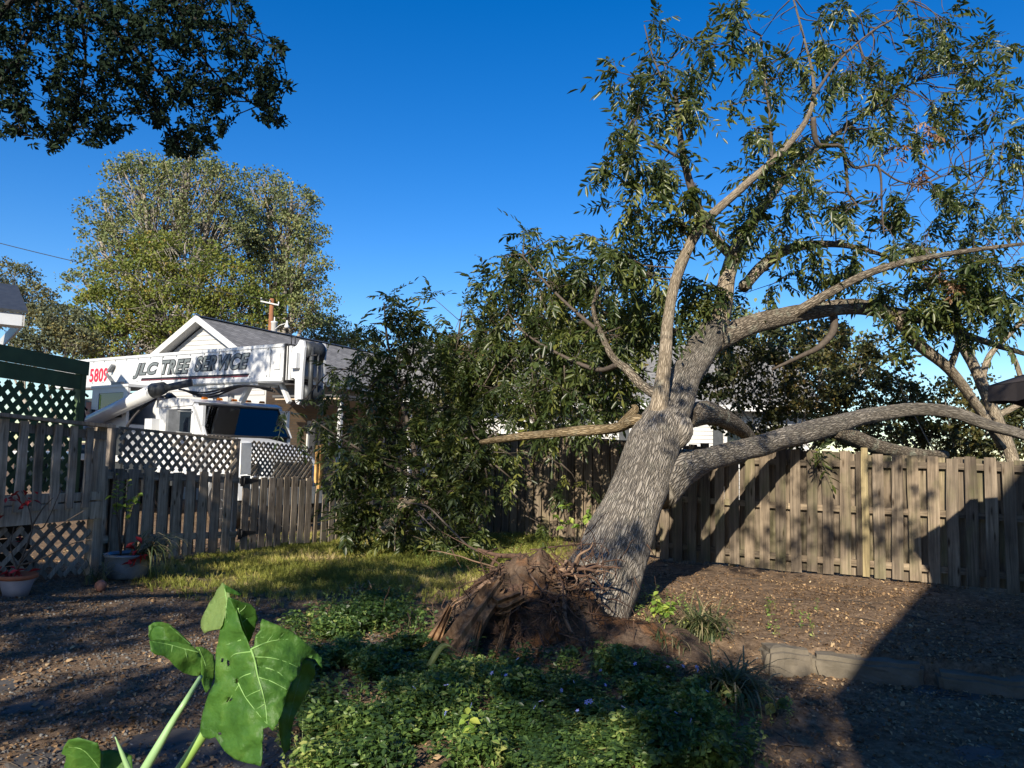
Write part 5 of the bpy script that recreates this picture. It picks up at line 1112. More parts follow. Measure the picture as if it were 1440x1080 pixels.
def far_tree(name, base, lobes, nleaf, lsize, mat, label, cat='tree', group=None, seed=1, trunk_r=.35, bark=None, ngap=0, sub=5, twn=True):
    rn = np.random.RandomState(seed); b = Vector(base); T = thing(name, (b.x, b.y, b.z), label, cat, group)
    L = [(P(px, py, d), rx/FPX*d, ry/FPX*d) for px, py, d, rx, ry in lobes]
    top = sum((l[0] for l in L), Vector())/len(L); fork = Vector((b.x*.6+top.x*.4, b.y*.6+top.y*.4, b.z+(top.z-b.z)*.42))
    mb = MB(); mb.tube(spline([(*b, ), (b.x+.1, b.y, b.z+(fork.z-b.z)*.5), tuple(fork)], 4), list(np.linspace(trunk_r, trunk_r*.7, 9)), 10, wob=.1); mb.build('trunk', bark or MAT['farbark'], T)
    tw = MB(); pos = []; dr = []
    tot = sum(rx*ry for _, rx, ry in L)
    for c, rx, ry in L:
        n = int(nleaf*rx*ry/tot); r0 = trunk_r*.45*min(1, .4+rx/4)
        mid = fork.lerp(c, .55)+Vector(rn.normal(size=3)*.12*rx); lm = MB(); lm.tube(spline([tuple(fork), tuple(mid), tuple(c), tuple(c+Vector((0, 0, ry*.6)))], 4), list(np.linspace(r0, r0*.15, 13)), 7); lm.build('limb', bark or MAT['farbark'], T)
        ncl = max(10, n//22); cd = unit(ncl); rr = rn.uniform(.35, 1, ncl)**.5
        cc = np.array(c)+cd*np.array([rx, rx*.9, ry])*rr[:, None]
        for q in cc[::2]:
            q = Vector(q); s_ = mid.lerp(c, rn.uniform(.2, 1)); m2 = s_.lerp(q, .5)+Vector(rn.normal(size=3)*.08*rx); tw.tube([s_, m2, q], [r0*.24, r0*.14, r0*.06], 4)
        k = rn.randint(0, ncl, n); cr = np.minimum(rx, ry)*.15
        p = cc[k]+rn.normal(size=(n, 3))*np.array([cr, cr, cr*.65]); pos.append(p); dr.append(unit(n)+np.array([0, 0, -.2]))
    pos = np.concatenate(pos); dr = np.concatenate(dr); n = len(pos)
    # hue follows clump position: neighbouring leaves share a tone
    hue = np.clip(.42+.28*np.sin(pos[:, 0]*1.9+pos[:, 2]*1.3+seed)*np.sin(pos[:, 2]*2.3+pos[:, 1])+rn.normal(0, .2, n), 0, 1)
    Ms = frames(dr, rn.uniform(-PI, PI, n), lsize*rn.uniform(.6, 1.3, n)); V, F, r = scatter(Q5[0][0], np.array(Q5[0][1]), pos, Ms, hue)
    tag(link('crown', npmesh('crown', V, F, mat, r), T), kind='stuff')
    t = tw.build('twigs', bark or MAT['farbark'], T); t['kind'] = 'stuff'; return T
def gp(px, d): q = P(px, 600, d); return (q.x, q.y, 0)
far_tree('oak_tree', gp(215, 46), [(200,265,46,62,44),(265,255,46,60,40),(310,262,46,46,36),(150,300,46,40,32),(230,320,46,80,44),(300,330,47,70,44),(170,360,46,60,36),(140,335,46,30,24),(265,228,46,44,22),(120,400,46,34,26),(200,235,46,40,22),(330,300,47,30,30)], 19000, .17, MAT['oakfar'], 'tallest grey green oak with sparse broad crown behind the gabled house', 'tree', 'trees behind the houses', 3, .5)
far_tree('oak_tree', gp(400, 50), [(372,265,50,40,30),(410,285,50,42,32),(395,330,50,56,34),(435,330,50,32,28),(360,320,50,34,30),(420,380,50,50,36),(380,390,50,50,34),(440,430,50,38,30),(410,440,50,44,28),(350,360,50,30,30)], 18000, .17, MAT['oakfar'], 'second grey green oak standing right of the tallest one behind the roof', 'tree', 'trees behind the houses', 5, .45)
far_tree('maple_tree', gp(250, 36), [(260,360,36,66,34),(200,400,36,70,40),(310,400,36,66,40),(150,440,36,56,36),(240,440,36,80,44),(330,440,36,60,40),(180,480,36,70,36),(120,475,36,50,34),(280,480,36,60,36),(370,430,37,40,30),(215,350,37,40,24)], 30000, .14, MAT['yellowfar'], 'bright yellow green tree in front of the two oaks above the boom', 'tree', 'trees behind the houses', 7, .3)
far_tree('slender_tree', gp(45, 38), [(20,395,38,40,30),(45,420,38,34,26),(15,440,38,40,26),(70,440,38,30,20),(-20,420,38,40,40)], 8000, .13, MAT['palefar'], 'thin pale yellow tree behind the neighbour house roof', 'tree', 'trees behind the houses', 9, .16)
far_tree('young_tree', gp(85, 30), [(90,450,30,40,24),(60,470,30,36,24),(110,480,30,40,22),(40,490,30,30,20)], 7000, .11, MAT['palefar'], 'loose pale young tree with bare lower branches behind the green screen', 'tree', 'trees behind the houses', 11, .14)
far_tree('oak_tree', gp(480, 56), [(470,470,56,40,26),(500,490,56,40,24),(440,460,56,30,24)], 5000, .17, MAT['oakfar'], 'low hazy green tree just above the shingle roof ridge', 'tree', 'trees behind the houses', 12, .3)
far_tree('fence_shrub', gp(1110, 14.2), [(1080,530,14.2,60,56),(1040,505,14,44,44),(1105,485,14.2,44,34),(1010,525,13.8,34,40),(1160,475,14.6,40,34),(1150,540,14.4,56,50),(1060,600,14,40,36),(1120,600,14.2,60,40),(1200,530,14.6,50,44),(1180,590,14.4,50,40),(1010,560,13.6,30,50),(1240,480,14.8,34,30)], 11000, .085, MAT['shrubfar'], 'dark leafy shrub tree beyond the fence under the large right limb', 'shrub', 'shrubs beyond the fence', 13, .09, MAT['farbark'])
far_tree('fence_shrub', gp(1290, 15), [(1260,600,15,50,30),(1320,610,15,50,28),(1290,560,15.2,40,30),(1380,610,15,50,30),(1440,600,15,40,36),(1480,560,15,40,50)], 5000, .085, MAT['shrubfar'], 'brownish leafy shrub beyond the fence at the right edge below the umbrella', 'shrub', 'shrubs beyond the fence', 15, .07, MAT['farbark'])
far_tree('fence_shrub', gp(1370, 14.5), [(1210,560,14.6,46,40),(1260,530,14.6,40,36),(1330,570,14.8,50,40),(1400,560,15,46,44),(1450,600,15,40,40),(1230,615,14.6,50,24),(1340,620,14.6,50,22),(1420,625,14.6,50,22),(1160,480,15,40,30),(1290,590,15,50,34),(1210,645,14.6,40,20),(1270,645,14.6,40,20),(1340,645,14.8,40,20),(1410,650,14.8,50,20)], 8000, .085, MAT['shrubfar'], 'tangle of brown and yellow green leaves beyond the fence under the arched limb', 'shrub', 'shrubs beyond the fence', 25, .06, MAT['farbark'])
far_tree('fence_shrub', gp(780, 15.6), [(700,470,15.6,44,44),(760,420,15.8,50,44),(820,440,15.6,50,50),(870,480,15.4,44,50),(720,550,15.6,50,50),(790,530,15.6,50,50),(850,560,15.4,44,44),(650,520,15.8,40,50),(760,590,15.6,60,30),(620,580,16,40,40)], 12000, .09, MAT['shrubfar'], 'dark leafy shrub tree beyond the fence behind the broken limb left of the trunk', 'shrub', 'shrubs beyond the fence', 27, .09, MAT['farbark'])
far_tree('background_tree', gp(1000, 40), [(1000,470,40,60,50),(1080,480,40,60,44),(900,480,40,60,50),(1180,500,40,60,40)], 7000, .22, MAT['oakfar'], 'green tree seen through gaps behind the leaning trunk', 'tree', 'trees behind the houses', 17, .3)
# pale slender trunks beyond the fence at the right
def pale(name, pts, label): 
    q = path(pts, 5); p0 = q[0]; T = thing(name, (p0[0], p0[1], g1(p0[0], p0[1])), label, 'tree', 'trees behind the houses'); mb = MB(); mb.tube(q[:, :3], list(q[:, 3]), 12, wob=.12); mb.build('trunk', MAT['palebark'], T); return T
T1 = pale('crepe_myrtle', [(1445,760,12.6,.10),(1425,650,12.6,.10),(1398,580,12.6,.095),(1372,520,12.6,.09),(1350,475,12.6,.08),(1345,430,12.6,.06),(1355,395,12.6,.04)], 'pale smooth trunk leaning left beyond the fence beneath the umbrella edge')
for pts in ([(1380,535,12.6,.06),(1392,500,12.6,.05),(1420,470,12.7,.04),(1450,440,12.7,.03)], [(1400,585,12.6,.06),(1422,575,12.6,.05),(1440,560,12.6,.045),(1432,520,12.6,.04),(1420,490,12.6,.03)], [(1352,478,12.6,.05),(1325,440,12.6,.04),(1300,420,12.6,.025)]):
    q = path(pts, 5); mb = MB(); mb.tube(q[:, :3], list(q[:, 3]), 10, wob=.12); mb.build('branch', MAT['palebark'], T1)
# ------------------------------------------------------------------ the oak that overhangs the yard: its near branches show top left, the unseen rest is leaf clumps placed to shade the ground
MAT['oak'] = leafmat('shaded_oak_leaf', [(0, (.005, .013, .009)), (.5, (.010, .021, .012)), (1, (.02, .034, .017))], .7, .08, (.04, .08, .02), .08)  # shade from the rest of the crown is put into this dark leaf colour
DTW = simple('dark_twig', (.022, .019, .016), .9, .3, 20)
OT = thing('overhanging_oak', (-7.6, -2.2, g1(-7.6, -2.2)), 'dark small leaved oak branch hanging into the top left of the sky', 'tree')
ROS = [rosette(s, 7, .062, .0125) for s in range(4)]
LIMB0 = len(LIMB)
def wl_(pts, mat=None, name='branch', n=8):
    q = spline(pts, 5); mb = MB(); mb.tube(q[:, :3], list(q[:, 3]), n, wob=.15, seed=len(LIMB)); LIMB.append(q); return mb.build(name, mat or DTW, OT)
mb = MB(); q = spline([(-7.6, -2.2, g1(-7.6, -2.2)-.1, .42), (-7.55, -2.1, 1.5, .36), (-7.5, -2.0, 3.4, .32), (-7.2, -1.9, 5.0, .2)], 6); mb.tube(q[:, :3], list(q[:, 3]), 16, wob=.12); mb.build('trunk', MAT['bark'], OT)
def PT(px, py, d, r): return (*P(px, py, d), r)
wl_([(-7.2,-1.4,3.8,.2),(-6.2,1.0,5.6,.08),(-5.2,4.2,6.6,.06),PT(60,-40,7.2,.05),PT(180,60,7.3,.022),PT(270,150,7.3,.01)], n=10)
wl_([PT(60,-40,7.2,.04),PT(160,-30,7.2,.03),PT(245,5,7.2,.022),PT(262,40,7.2,.016),PT(300,100,7.2,.009),PT(360,150,7.2,.005)])
wl_([PT(245,5,7.2,.018),PT(290,35,7.2,.012),PT(350,50,7.2,.007),PT(395,70,7.2,.004)]); wl_([PT(262,40,7.2,.012),PT(258,75,7.2,.008),PT(240,100,7.2,.005)])
wl_([PT(60,-40,7.2,.04),PT(0,20,7.0,.025),PT(-30,80,6.9,.015)]); wl_([PT(-40,150,6.9,.03),PT(0,115,7,.02),PT(20,85,7,.01)]); wl_([PT(110,0,7.2,.02),PT(120,90,7.2,.012),PT(100,180,7.2,.006)])
wl_([PT(40,-30,7.2,.03),PT(52,20,7.2,.018),PT(20,110,7.2,.01),PT(30,190,7.2,.005)]); wl_([PT(180,60,7.3,.014),PT(205,130,7.3,.009),PT(250,205,7.3,.005)]); wl_([PT(300,100,7.2,.008),PT(345,110,7.2,.005),PT(395,175,7.2,.004)])
wl_([(-7.2,-1.9,5.0,0.090),(-5.2,-2.2,5.8,0.063),(-3.6,-3.2,6.1,0.036),(-2.2,-3.4,6.0,0.018)], n=10); wl_([(-7.2,-1.9,5.0,0.090),(-5.6,.2,5.6,0.054),(-4.2,.4,5.9,0.032),(-2.6,.0,6.0,0.013)], n=10); wl_([(-7.2,-1.9,5.0,0.099),(-7.6,1.2,6.0,0.059),(-8.2,3.2,6.6,0.032)], n=10); wl_([(-5.2,-2.2,5.8,0.045),(-5.0,-4.4,5.9,0.027),(-4.2,-6.2,5.8,0.013)], n=8)
def leafy(polys, seed, dlo, dhi):
    rn = random.Random(seed); out = []
    for poly, n, clump in polys:
        xs = [p[0] for p in poly]; ys = [p[1] for p in poly]; k = 0; cl = []
        while k < n:
            x, y = rn.uniform(min(xs), max(xs)), rn.uniform(min(ys), max(ys))
            if not inpoly(x, y, poly): continue
            if noise.noise(Vector((x*.028, y*.028, seed)))+.55*noise.noise(Vector((x*.075, y*.075, seed+3))) < clump: 
                if rn.random() < .85: continue
            out.append(P(x, y, rn.uniform(dlo, dhi))); k += 1
    return out
VIS = [([(-60,-40),(330,-40),(345,0),(370,45),(405,62),(395,85),(412,125),(385,140),(402,165),(405,180),(375,175),(352,160),(325,178),(310,190),(300,180),(305,210),(280,218),(255,222),(232,215),(230,180),(180,182),(150,205),(130,208),(95,190),(80,215),(55,210),(20,190),(0,195),(-60,180)], 2900, -.12)]
pts = leafy(VIS, 5, 6.7, 7.8)
# shaded areas of the yard, as polygons on the photo: (polygon, depth or None for the ground, leaves per square metre of shade)
SH = [([(-20,880),(130,868),(300,838),(420,815),(500,796),(600,800),(690,788),(690,802),(560,824),(500,850),(440,872),(300,882),(150,905),(-20,955)], None, 1.4),
      ([(-20,985),(180,945),(300,925),(430,905),(440,960),(300,990),(230,1010),(100,1030),(-20,1050)], None, 1.4), ([(110,1060),(240,1030),(430,1010),(430,1085),(110,1085)], None, 1.2), ([(430,800),(560,785),(600,830),(560,870),(470,860)], None, .8),
      ([(450,930),(560,900),(620,945),(760,940),(900,920),(1000,950),(1060,965),(1060,1085),(930,1085),(880,1010),(760,985),(640,985),(540,970),(450,970)], None, 1.7),
      ([(640,850),(720,830),(800,830),(860,870),(880,920),(800,945),(700,950),(640,920)], 6.3, 1.5), ([(980,925),(1060,935),(1170,975),(1250,1005),(1440,1030),(1440,1085),(1040,1085),(1000,1000)], None, 1.3),
      ([(-20,560),(150,590),(160,640),(160,800),(-20,860)], 7.6, .6), ([(160,640),(300,650),(400,668),(440,690),(440,770),(300,785),(160,800)], 10.6, .42), ([(330,620),(440,635),(440,665),(330,660)], 12.2, .4), ([(455,560),(560,520),(700,560),(700,770),(470,770)], 11.4, .5), ([(-20,800),(140,800),(240,785),(330,785),(130,855),(-20,880)], None, .95),
      ([(560,815),(640,805),(650,850),(600,880),(560,880)], None, .6),
      ([(818,742),(905,755),(925,790),(915,820),(800,800)], 7.8, .8), ([(180,490),(440,480),(440,560),(330,600),(240,600)], 16.5, .75), ([(0,490),(120,505),(120,590),(0,590)], 8, .35), ([(-20,725),(140,732),(140,835),(-20,850)], 7.6, 1.6), ([(-20,715),(160,725),(160,835),(-20,850)], 8.5, 3.2), ([(940,650),(1290,645),(1290,800),(940,790)], 11, .22),
      ([(1020,770),(1160,745),(1290,760),(1290,790),(1160,790),(1060,815)], 10.8, .35)]
rn = random.Random(77); shp = []; skipped = 0
for poly, dd, dens in SH:
    xs = [p[0] for p in poly]; ys = [p[1] for p in poly]; tries = 0
    # sample uniformly on the ground/target: step through pixels, weight by true area
    k = 0; N_ = 0; cand = []
    for _ in range(2600):
        x, y = rn.uniform(min(xs), max(xs)), rn.uniform(min(ys), max(ys))
        if not inpoly(x, y, poly): continue
        if dd is None:
            lo_, hi_ = 1.5, 30.
            for _k in range(24):
                md = (lo_+hi_)/2; q = P(x, y, md)
                if q.z > g1(q.x, q.y) : lo_ = md
                else: hi_ = md
            G = P(x, y, lo_); wgt = lo_*lo_*lo_/250
        else: G = P(x, y, dd); wgt = dd*dd/100*.6
        cand.append((G, wgt))
        if len(cand) >= 420: break
    bbox = (max(xs)-min(xs))*(max(ys)-min(ys))
    # approx shadow-plane area in m2
    ar = 0
    a2 = abs(sum(poly[i][0]*poly[(i+1) % len(poly)][1]-poly[(i+1) % len(poly)][0]*poly[i][1] for i in range(len(poly))))/2
    md = np.mean([g.y for g, _ in cand]); ar = a2*(md/FPX)**2*(.47/math.sin(math.atan(1.6/md)) if dd is None else .85)      # area seen from the sun (similar angle to ours)
    n = int(ar*dens*170); wsum = [c[1] for c in cand]
    for G, _ in rn.choices(cand, weights=wsum, k=n):
        for zc in (rn.uniform(4.9, 6.4), 7.2, 8.4):
            t = (zc-G.z)/-LDIR.z; c = G-LDIR*t+Vector((rn.gauss(0, .09), rn.gauss(0, .09), rn.gauss(0, .09)))
            pr = proj(c)
            if pr is None or pr[1] < -60 or pr[0] < -60 or pr[0] > 1500: shp.append(c); break
        else: skipped += 1
print('canopy', len(pts), len(shp), skipped)
allp = np.array([tuple(p) for p in pts]+[tuple(p) for p in shp]); n = len(allp); big = np.array([1.0]*len(pts)+[1.75]*len(shp))
dr = unit(n)+np.array([0, 0, -.35]); Ms = frames(dr, RS.uniform(-PI, PI, n), RS.uniform(.75, 1.25, n)*big); parts = []; kd = RS.randint(0, 4, n); hue = RS.uniform(0, 1, n)
for k in range(4):
    s_ = kd == k; v, f = ROS[k]; parts.append(scatter(v, np.array(f), allp[s_], Ms[s_], hue[s_]))
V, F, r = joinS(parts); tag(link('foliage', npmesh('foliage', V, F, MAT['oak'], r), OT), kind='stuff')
tw = MB(); LA = np.concatenate([q[:, :3] for q in LIMB[LIMB0:]])
for p in pts[::5]+shp[::9]:
    d = np.linalg.norm(LA-np.array(p), axis=1); b = Vector(LA[d.argmin()]); p = Vector(p)
    if (p-b).length > 1.6: b = p+(b-p).normalized()*.7
    tw.tube([b, b.lerp(p, .5)+Vector((0, 0, .05)), p], [.006, .0045, .0025], 4)
o = tw.build('twigs', DTW, OT); o['kind'] = 'stuff'

# ------------------------------------------------------------------ elephant ear plant in the foreground
MAT['ear'] = None
m, nt_, b_ = base_mat('elephant_ear_leaf', .5, .32); vv = coords(nt_); f1 = noise_(nt_, vv, 13, 7, .65); f2 = noise_(nt_, vv, 45, 5, .6)
c1 = ramp(nt_, [(.3, (.03, .09, .016)), (.5, (.06, .15, .026)), (.75, (.13, .235, .045))], f1); sp_ = ramp(nt_, [(.66, (0, 0, 0)), (.72, (.6, .6, .6))], f2)
oc = mix(nt_, sp_.outputs[0], c1.outputs[0], (.06, .12, .03)); nt_.links.new(oc, b_.inputs['Base Color']); bump(nt_, b_, noise_(nt_, vv, 26, 5, .6), .6, .014)
t_ = nt_.nodes.new('ShaderNodeBsdfTranslucent'); t_.inputs[0].default_value = (.26, .5, .03, 1); mx = nt_.nodes.new('ShaderNodeMixShader'); mx.inputs[0].default_value = .38
nt_.links.new(b_.outputs[0], mx.inputs[1]); nt_.links.new(t_.outputs[0], mx.inputs[2]); nt_.links.new(mx.outputs[0], nt_.nodes['Material Output'].inputs[0]); MAT['ear'] = m
EARP = MAT['ear'].copy(); EARP.name = 'pale_leaf_underside'
for nd in EARP.node_tree.nodes:
    if nd.type == 'VALTORGB' and len(nd.color_ramp.elements) == 3:
        for el, c in zip(nd.color_ramp.elements, ((.10, .16, .05), (.17, .25, .08), (.24, .32, .11))): el.color = (*c, 1)
MAT['vein'] = simple('leaf_vein', (.17, .31, .09), .5, .12, 20); MAT['stalk'] = simple('leaf_stalk', (.16, .27, .06), .4, .2, 5, spec=.5); MAT['palestalk'] = simple('pale_stalk', (.22, .36, .16), .4, .15, 5, spec=.5)
MAT['drystem'] = simple('dry_sheath', (.36, .26, .15), .8, .25, 9)
ED = 1.65
eb = P(60, 1120, ED); EE = thing('elephant_ear_plant', (eb.x, eb.y, g1(eb.x, eb.y)), 'large green elephant ear plant with torn heart shaped leaves at lower left', 'plant')
def ear(poly, depth, veins, step=5, name='leaf', vr=.0035, holes=(), mat=None):
    """leaf blade from its outline; depth(px,py) gives how far each point stands from the viewer"""
    def c3(q): return (q[0]/4+200, q[1]/4+810)
    po = [c3(q) for q in poly]; ho = [[c3(q) for q in h] for h in holes]
    out = []
    for i in range(len(po)):
        a, b = Vector(po[i]), Vector(po[(i+1) % len(po)]); k = max(1, int((b-a).length/6))
        for j in range(k):
            p = a.lerp(b, j/k); w_ = noise.noise(Vector((p.x*.11, p.y*.11, 2)))*1.6; out.append((p.x+w_, p.y+w_*.7))
    V2 = [Vector(p) for p in out]; Ed = [(i, (i+1) % len(V2)) for i in range(len(V2))]
    for h in ho:
        n0 = len(V2); V2 += [Vector(p) for p in h]; Ed += [(n0+i, n0+(i+1) % len(h)) for i in range(len(h))]
    xs = [p[0] for p in out]; ys = [p[1] for p in out]; y = min(ys)
    while y < max(ys):
        x = min(xs)
        while x < max(xs):
            if inpoly(x, y, out) and not any(inpoly(x, y, h) for h in ho): V2.append(Vector((x+random.uniform(-1, 1), y+random.uniform(-1, 1))))
            x += step
        y += step
    r = geometry.delaunay_2d_cdt(V2, Ed, [], 0, .01); vs2, fs = r[0], r[2]
    F2 = []
    for f in fs:
        cx = sum(vs2[i].x for i in f)/len(f); cy_ = sum(vs2[i].y for i in f)/len(f)
        if inpoly(cx, cy_, out) and not any(inpoly(cx, cy_, h) for h in ho): F2.append(tuple(f))
    VP = np.concatenate([spline([c3(p) for p in v[:-1]], 14) for v in veins]) if veins else None
    d0_ = depth
    def depth(x, y):
        if VP is None: return d0_(x, y)
        dd = math.sqrt(float(((VP-np.array((x, y)))**2).sum(1).min())); return d0_(x, y)-.0065*(1-math.exp(-(dd/9)**2))
    mb = MB(); mb.add([P(v.x, v.y, depth(v.x, v.y)) for v in vs2], F2, smooth=True); o = mb.build(name, mat or MAT['ear'], EE)
    sm = o.modifiers.new('thick', 'SOLIDIFY'); sm.thickness = .0016; sm.offset = 0
    for v in veins:
        q = [c3(p) for p in v[:-1]]; q = spline(q, 6); mb = MB(); L_ = len(q)
        mb.tube([P(x, y, depth(x, y)-.0008) for x, y in q], [v[-1]*.5*(1-.75*i/L_) for i in range(L_)], 6); mb.build('vein', MAT['vein'], o)
    return o
def dline(a, b):       # signed distance of a pixel to a line through a,b
    (ax, ay), (bx, by) = a, b; L = math.hypot(bx-ax, by-ay)
    return lambda x, y: ((x-ax)*(by-ay)-(y-ay)*(bx-ax))/L
def rip(x, y, s=1): return s*(.006*noise.noise(Vector((x*.045, y*.045, 1)))+.0035*noise.noise(Vector((x*.11, y*.11, 4))))
mid = dline((354, 914), (376, 1022))
def dep_main(x, y):
    m_ = mid(x, y); d = ED+.0009*abs(m_)*(1.15 if m_ < 0 else .75)-.0007*(y-914)*.6
    d += .05*max(0, (x-400)/50)**1.6+rip(x, y, 1.6)
    side = math.sin((y-(.38*abs(m_)))*.16); d -= .0022*side*min(1, abs(m_)/18); return d
ear([(485,120),(470,200),(440,300),(416,420),(415,500),(408,600),(380,650),(355,720),(335,790),(325,870),(345,908),(375,915),(415,908),(430,935),(465,985),(520,1030),(580,1050),(640,1062),(668,1072),(678,1000),(676,935),(680,860),(715,850),(735,872),(760,830),(790,760),(822,640),(840,600),(880,560),(890,490),(925,455),(975,470),(1012,520),(1010,455),(960,410),(905,365),(840,310),(790,288),(672,240),(662,300),(640,335),(632,390),(610,410),(596,370),(560,300),(540,230),(520,150)],
    dep_main, [[(612,412),(632,470),(650,560),(676,650),(695,740),(703,832),.0052],[(612,412),(690,378),(760,360),(835,355),.0042],[(618,425),(560,432),(520,440),(486,468),.004],[(625,455),(720,460),(800,480),(880,515),.003],[(640,510),(710,520),(770,545),(815,590),.0028],[(655,570),(720,590),(780,620),(815,640),.0026],[(668,640),(620,660),(582,682),.0026],[(612,548),(570,562),(535,585),.0028],[(690,720),(665,735),(640,750),.0022],[(540,600),(580,680),(640,760),(700,830),.0034],[(545,612),(520,650),(470,730),.0026],[(556,360),(520,372),(470,388),.0032],[(490,245),(475,262),.002],[(700,375),(735,330),.002],[(640,345),(690,345),.002],[(760,362),(800,320),.0018]],
    holes=[[(478,470),(492,478),(494,500),(482,512),(476,490)],[(425,880),(445,878),(448,892),(430,895)],[(488,682),(512,690),(500,702),(470,712)],[(446,462),(460,464),(456,485),(442,484)],[(524,580),(538,575),(540,600),(528,606)]])
ear([(488,118),(540,140),(610,160),(638,190),(648,240),(625,320),(600,382),(575,330),(545,260),(520,180)], lambda x, y: ED+.03+.0012*(x-330)+.0006*(y-860)+rip(x, y), [[(540,180),(560,260),(590,340),.0038],[(562,262),(588,240),(608,225),.0026],[(545,205),(575,180),(585,160),.0024]], step=6)
ear([(452,38),(478,60),(492,115),(475,190),(458,250),(440,300),(400,302),(345,320),(330,290),(332,255),(365,180),(410,105),(440,55)], lambda x, y: ED+.06-.0016*(x-320)-.0005*(y-820)+rip(x, y), [[(465,70),(475,150),(468,240),.003],[(472,170),(440,210),.002],[(470,110),(430,130),.002]], step=6, mat=EARP)
ear([(455,45),(490,62),(530,85),(560,102),(545,110),(500,98),(470,90)], lambda x, y: ED+.02+.001*(x-310)+.002*math.sin(x*.4), [], step=5)
ear([(905,470),(960,480),(975,550),(930,640),(900,705),(860,790),(835,880),(832,970),(800,1002),(785,960),(770,870),(775,800),(800,720),(825,640),(850,585),(885,550)], lambda x, y: ED+.05+.0016*(x-400)+.0012*math.sin(y*.16)*3+rip(x, y), [[(890,560),(850,700),(815,850),(805,960),.003]], step=7)
ear([(40,365),(110,362),(190,370),(260,385),(305,410),(330,450),(335,520),(330,565),(285,560),(230,545),(185,510),(150,470),(120,450),(70,440),(48,420)], lambda x, y: ED+.25+.0012*(x-210)-.003*math.sin((y-900)*.09)*3+rip(x, y), [[(320,430),(240,410),(150,385),(60,370),.003],[(240,410),(255,470),(265,520),.002],[(170,390),(165,430),.002]], step=6)
ear([(35,282),(60,262),(110,258),(150,268),(200,310),(250,355),(290,400),(250,385),(200,372),(160,365),(130,330),(125,290),(95,278),(60,290),(45,330),(38,355)], lambda x, y: ED+.27+.001*(x-210)+.004*math.sin((x+y)*.06)+rip(x, y), [[(290,400),(220,340),(150,280),.0025]], step=5)
ear([(45,330),(60,288),(95,276),(126,290),(132,330),(162,366),(110,364),(42,362)], lambda x, y: ED+.36-.0008*(x-210)+rip(x, y), [], step=5)
ear([(300,400),(335,398),(365,412),(405,450),(412,505),(405,560),(385,625),(360,660),(335,600),(332,520),(332,450)], lambda x, y: ED+.22+.0018*(x-280)+.003*math.sin(y*.12)+rip(x, y), [[(320,410),(355,500),(365,620),.003]], step=6)
# low leaf cut by the bottom edge
ear([(-440,960),(-420,920),(-360,910),(-300,925),(-250,940),(-235,990),(-240,1100),(-440,1120),(-430,1010),(-455,1000)], lambda x, y: ED+.2+.004*math.sin(x*.08)+.0008*(y-1040)+rip(x, y), [[(-240,1080),(-330,980),(-430,960),.003]], step=6)
ear([(-235,985),(-180,978),(-110,985),(-60,1010),(-50,1100),(-235,1110)], lambda x, y: ED+.3-.001*(y-1050)+rip(x, y), [], step=6)
def stalk(pts, mat, name='stalk', n=12):
    q = spline([(*P(a, b, c), r) for a, b, c, r in pts], 6); mb = MB(); mb.tube(q[:, :3], list(q[:, 3]), n); return mb.build(name, mat, EE)
def gpt(px, d, z=None): q = P(px, 1000, d); return q
e0 = Vector((eb.x, eb.y, g1(eb.x, eb.y)))
def stalkw(pts, mat): q = spline(pts, 6); mb = MB(); mb.tube(q[:, :3], list(q[:, 3]), 12); return mb.build('stalk', mat, EE)
stalkw([(e0.x, e0.y, e0.z-.02, .026), (*P(150, 1235, ED+.05), .016), (*P(238, 1105, ED+.08), .0125), (*P(268, 1060, ED+.09), .011), (*P(300, 1010, ED+.10), .0115), (*P(328, 960, ED+.09), .009), (*P(352, 916, ED+.015), .006)], MAT['stalk'])
stalkw([(e0.x-.03, e0.y, e0.z-.02, .024), (*P(120, 1225, ED), .014), (*P(196, 1095, ED), .0105), (*P(220, 1054, ED), .009), (*P(242, 1016, ED+.01), .007), (*P(262, 984, ED+.02), .0055), (*P(282, 952, ED+.12), .005)], MAT['palestalk'])
stalkw([(*P(250, 1230, ED-.02), .012), (*P(205, 1140, ED-.02), .008), (*P(176, 1070, ED-.02), .005), (*P(162, 1036, ED-.02), .001)], MAT['palestalk'])

# ------------------------------------------------------------------ ground cover, litter, gravel, grass
MAT['vinca'] = leafmat('groundcover_leaf', [(0, (.02, .045, .014)), (.45, (.065, .12, .03)), (.75, (.17, .25, .06)), (1, (.36, .38, .12))], .4, .32, (.3, .42, .06), .4)
GCP = [(425,905),(470,880),(520,850),(560,862),(590,905),(640,950),(720,945),(800,950),(870,935),(930,960),(985,990),(1020,1040),(1040,1100),(425,1100)]
def ground_pts(poly, n, rn):
    xs = [p[0] for p in poly]; ys = [p[1] for p in poly]; W_ = []
    # map polygon corners to ground once, then sample in world space
    wp = []
    for x, y in poly:
        lo_, hi_ = 1., 40.
        for _k in range(26):
            md = (lo_+hi_)/2; q = P(x, y, md)
            if q.z > g1(q.x, q.y): lo_ = md
            else: hi_ = md
        q = P(x, y, lo_); wp.append((q.x, q.y))
    X = [p[0] for p in wp]; Y = [p[1] for p in wp]; out = []
    while len(out) < n:
        x, y = rn.uniform(min(X), max(X)), rn.uniform(min(Y), max(Y))
        if inpoly(x, y, wp): out.append((x, y))
    return np.array(out)
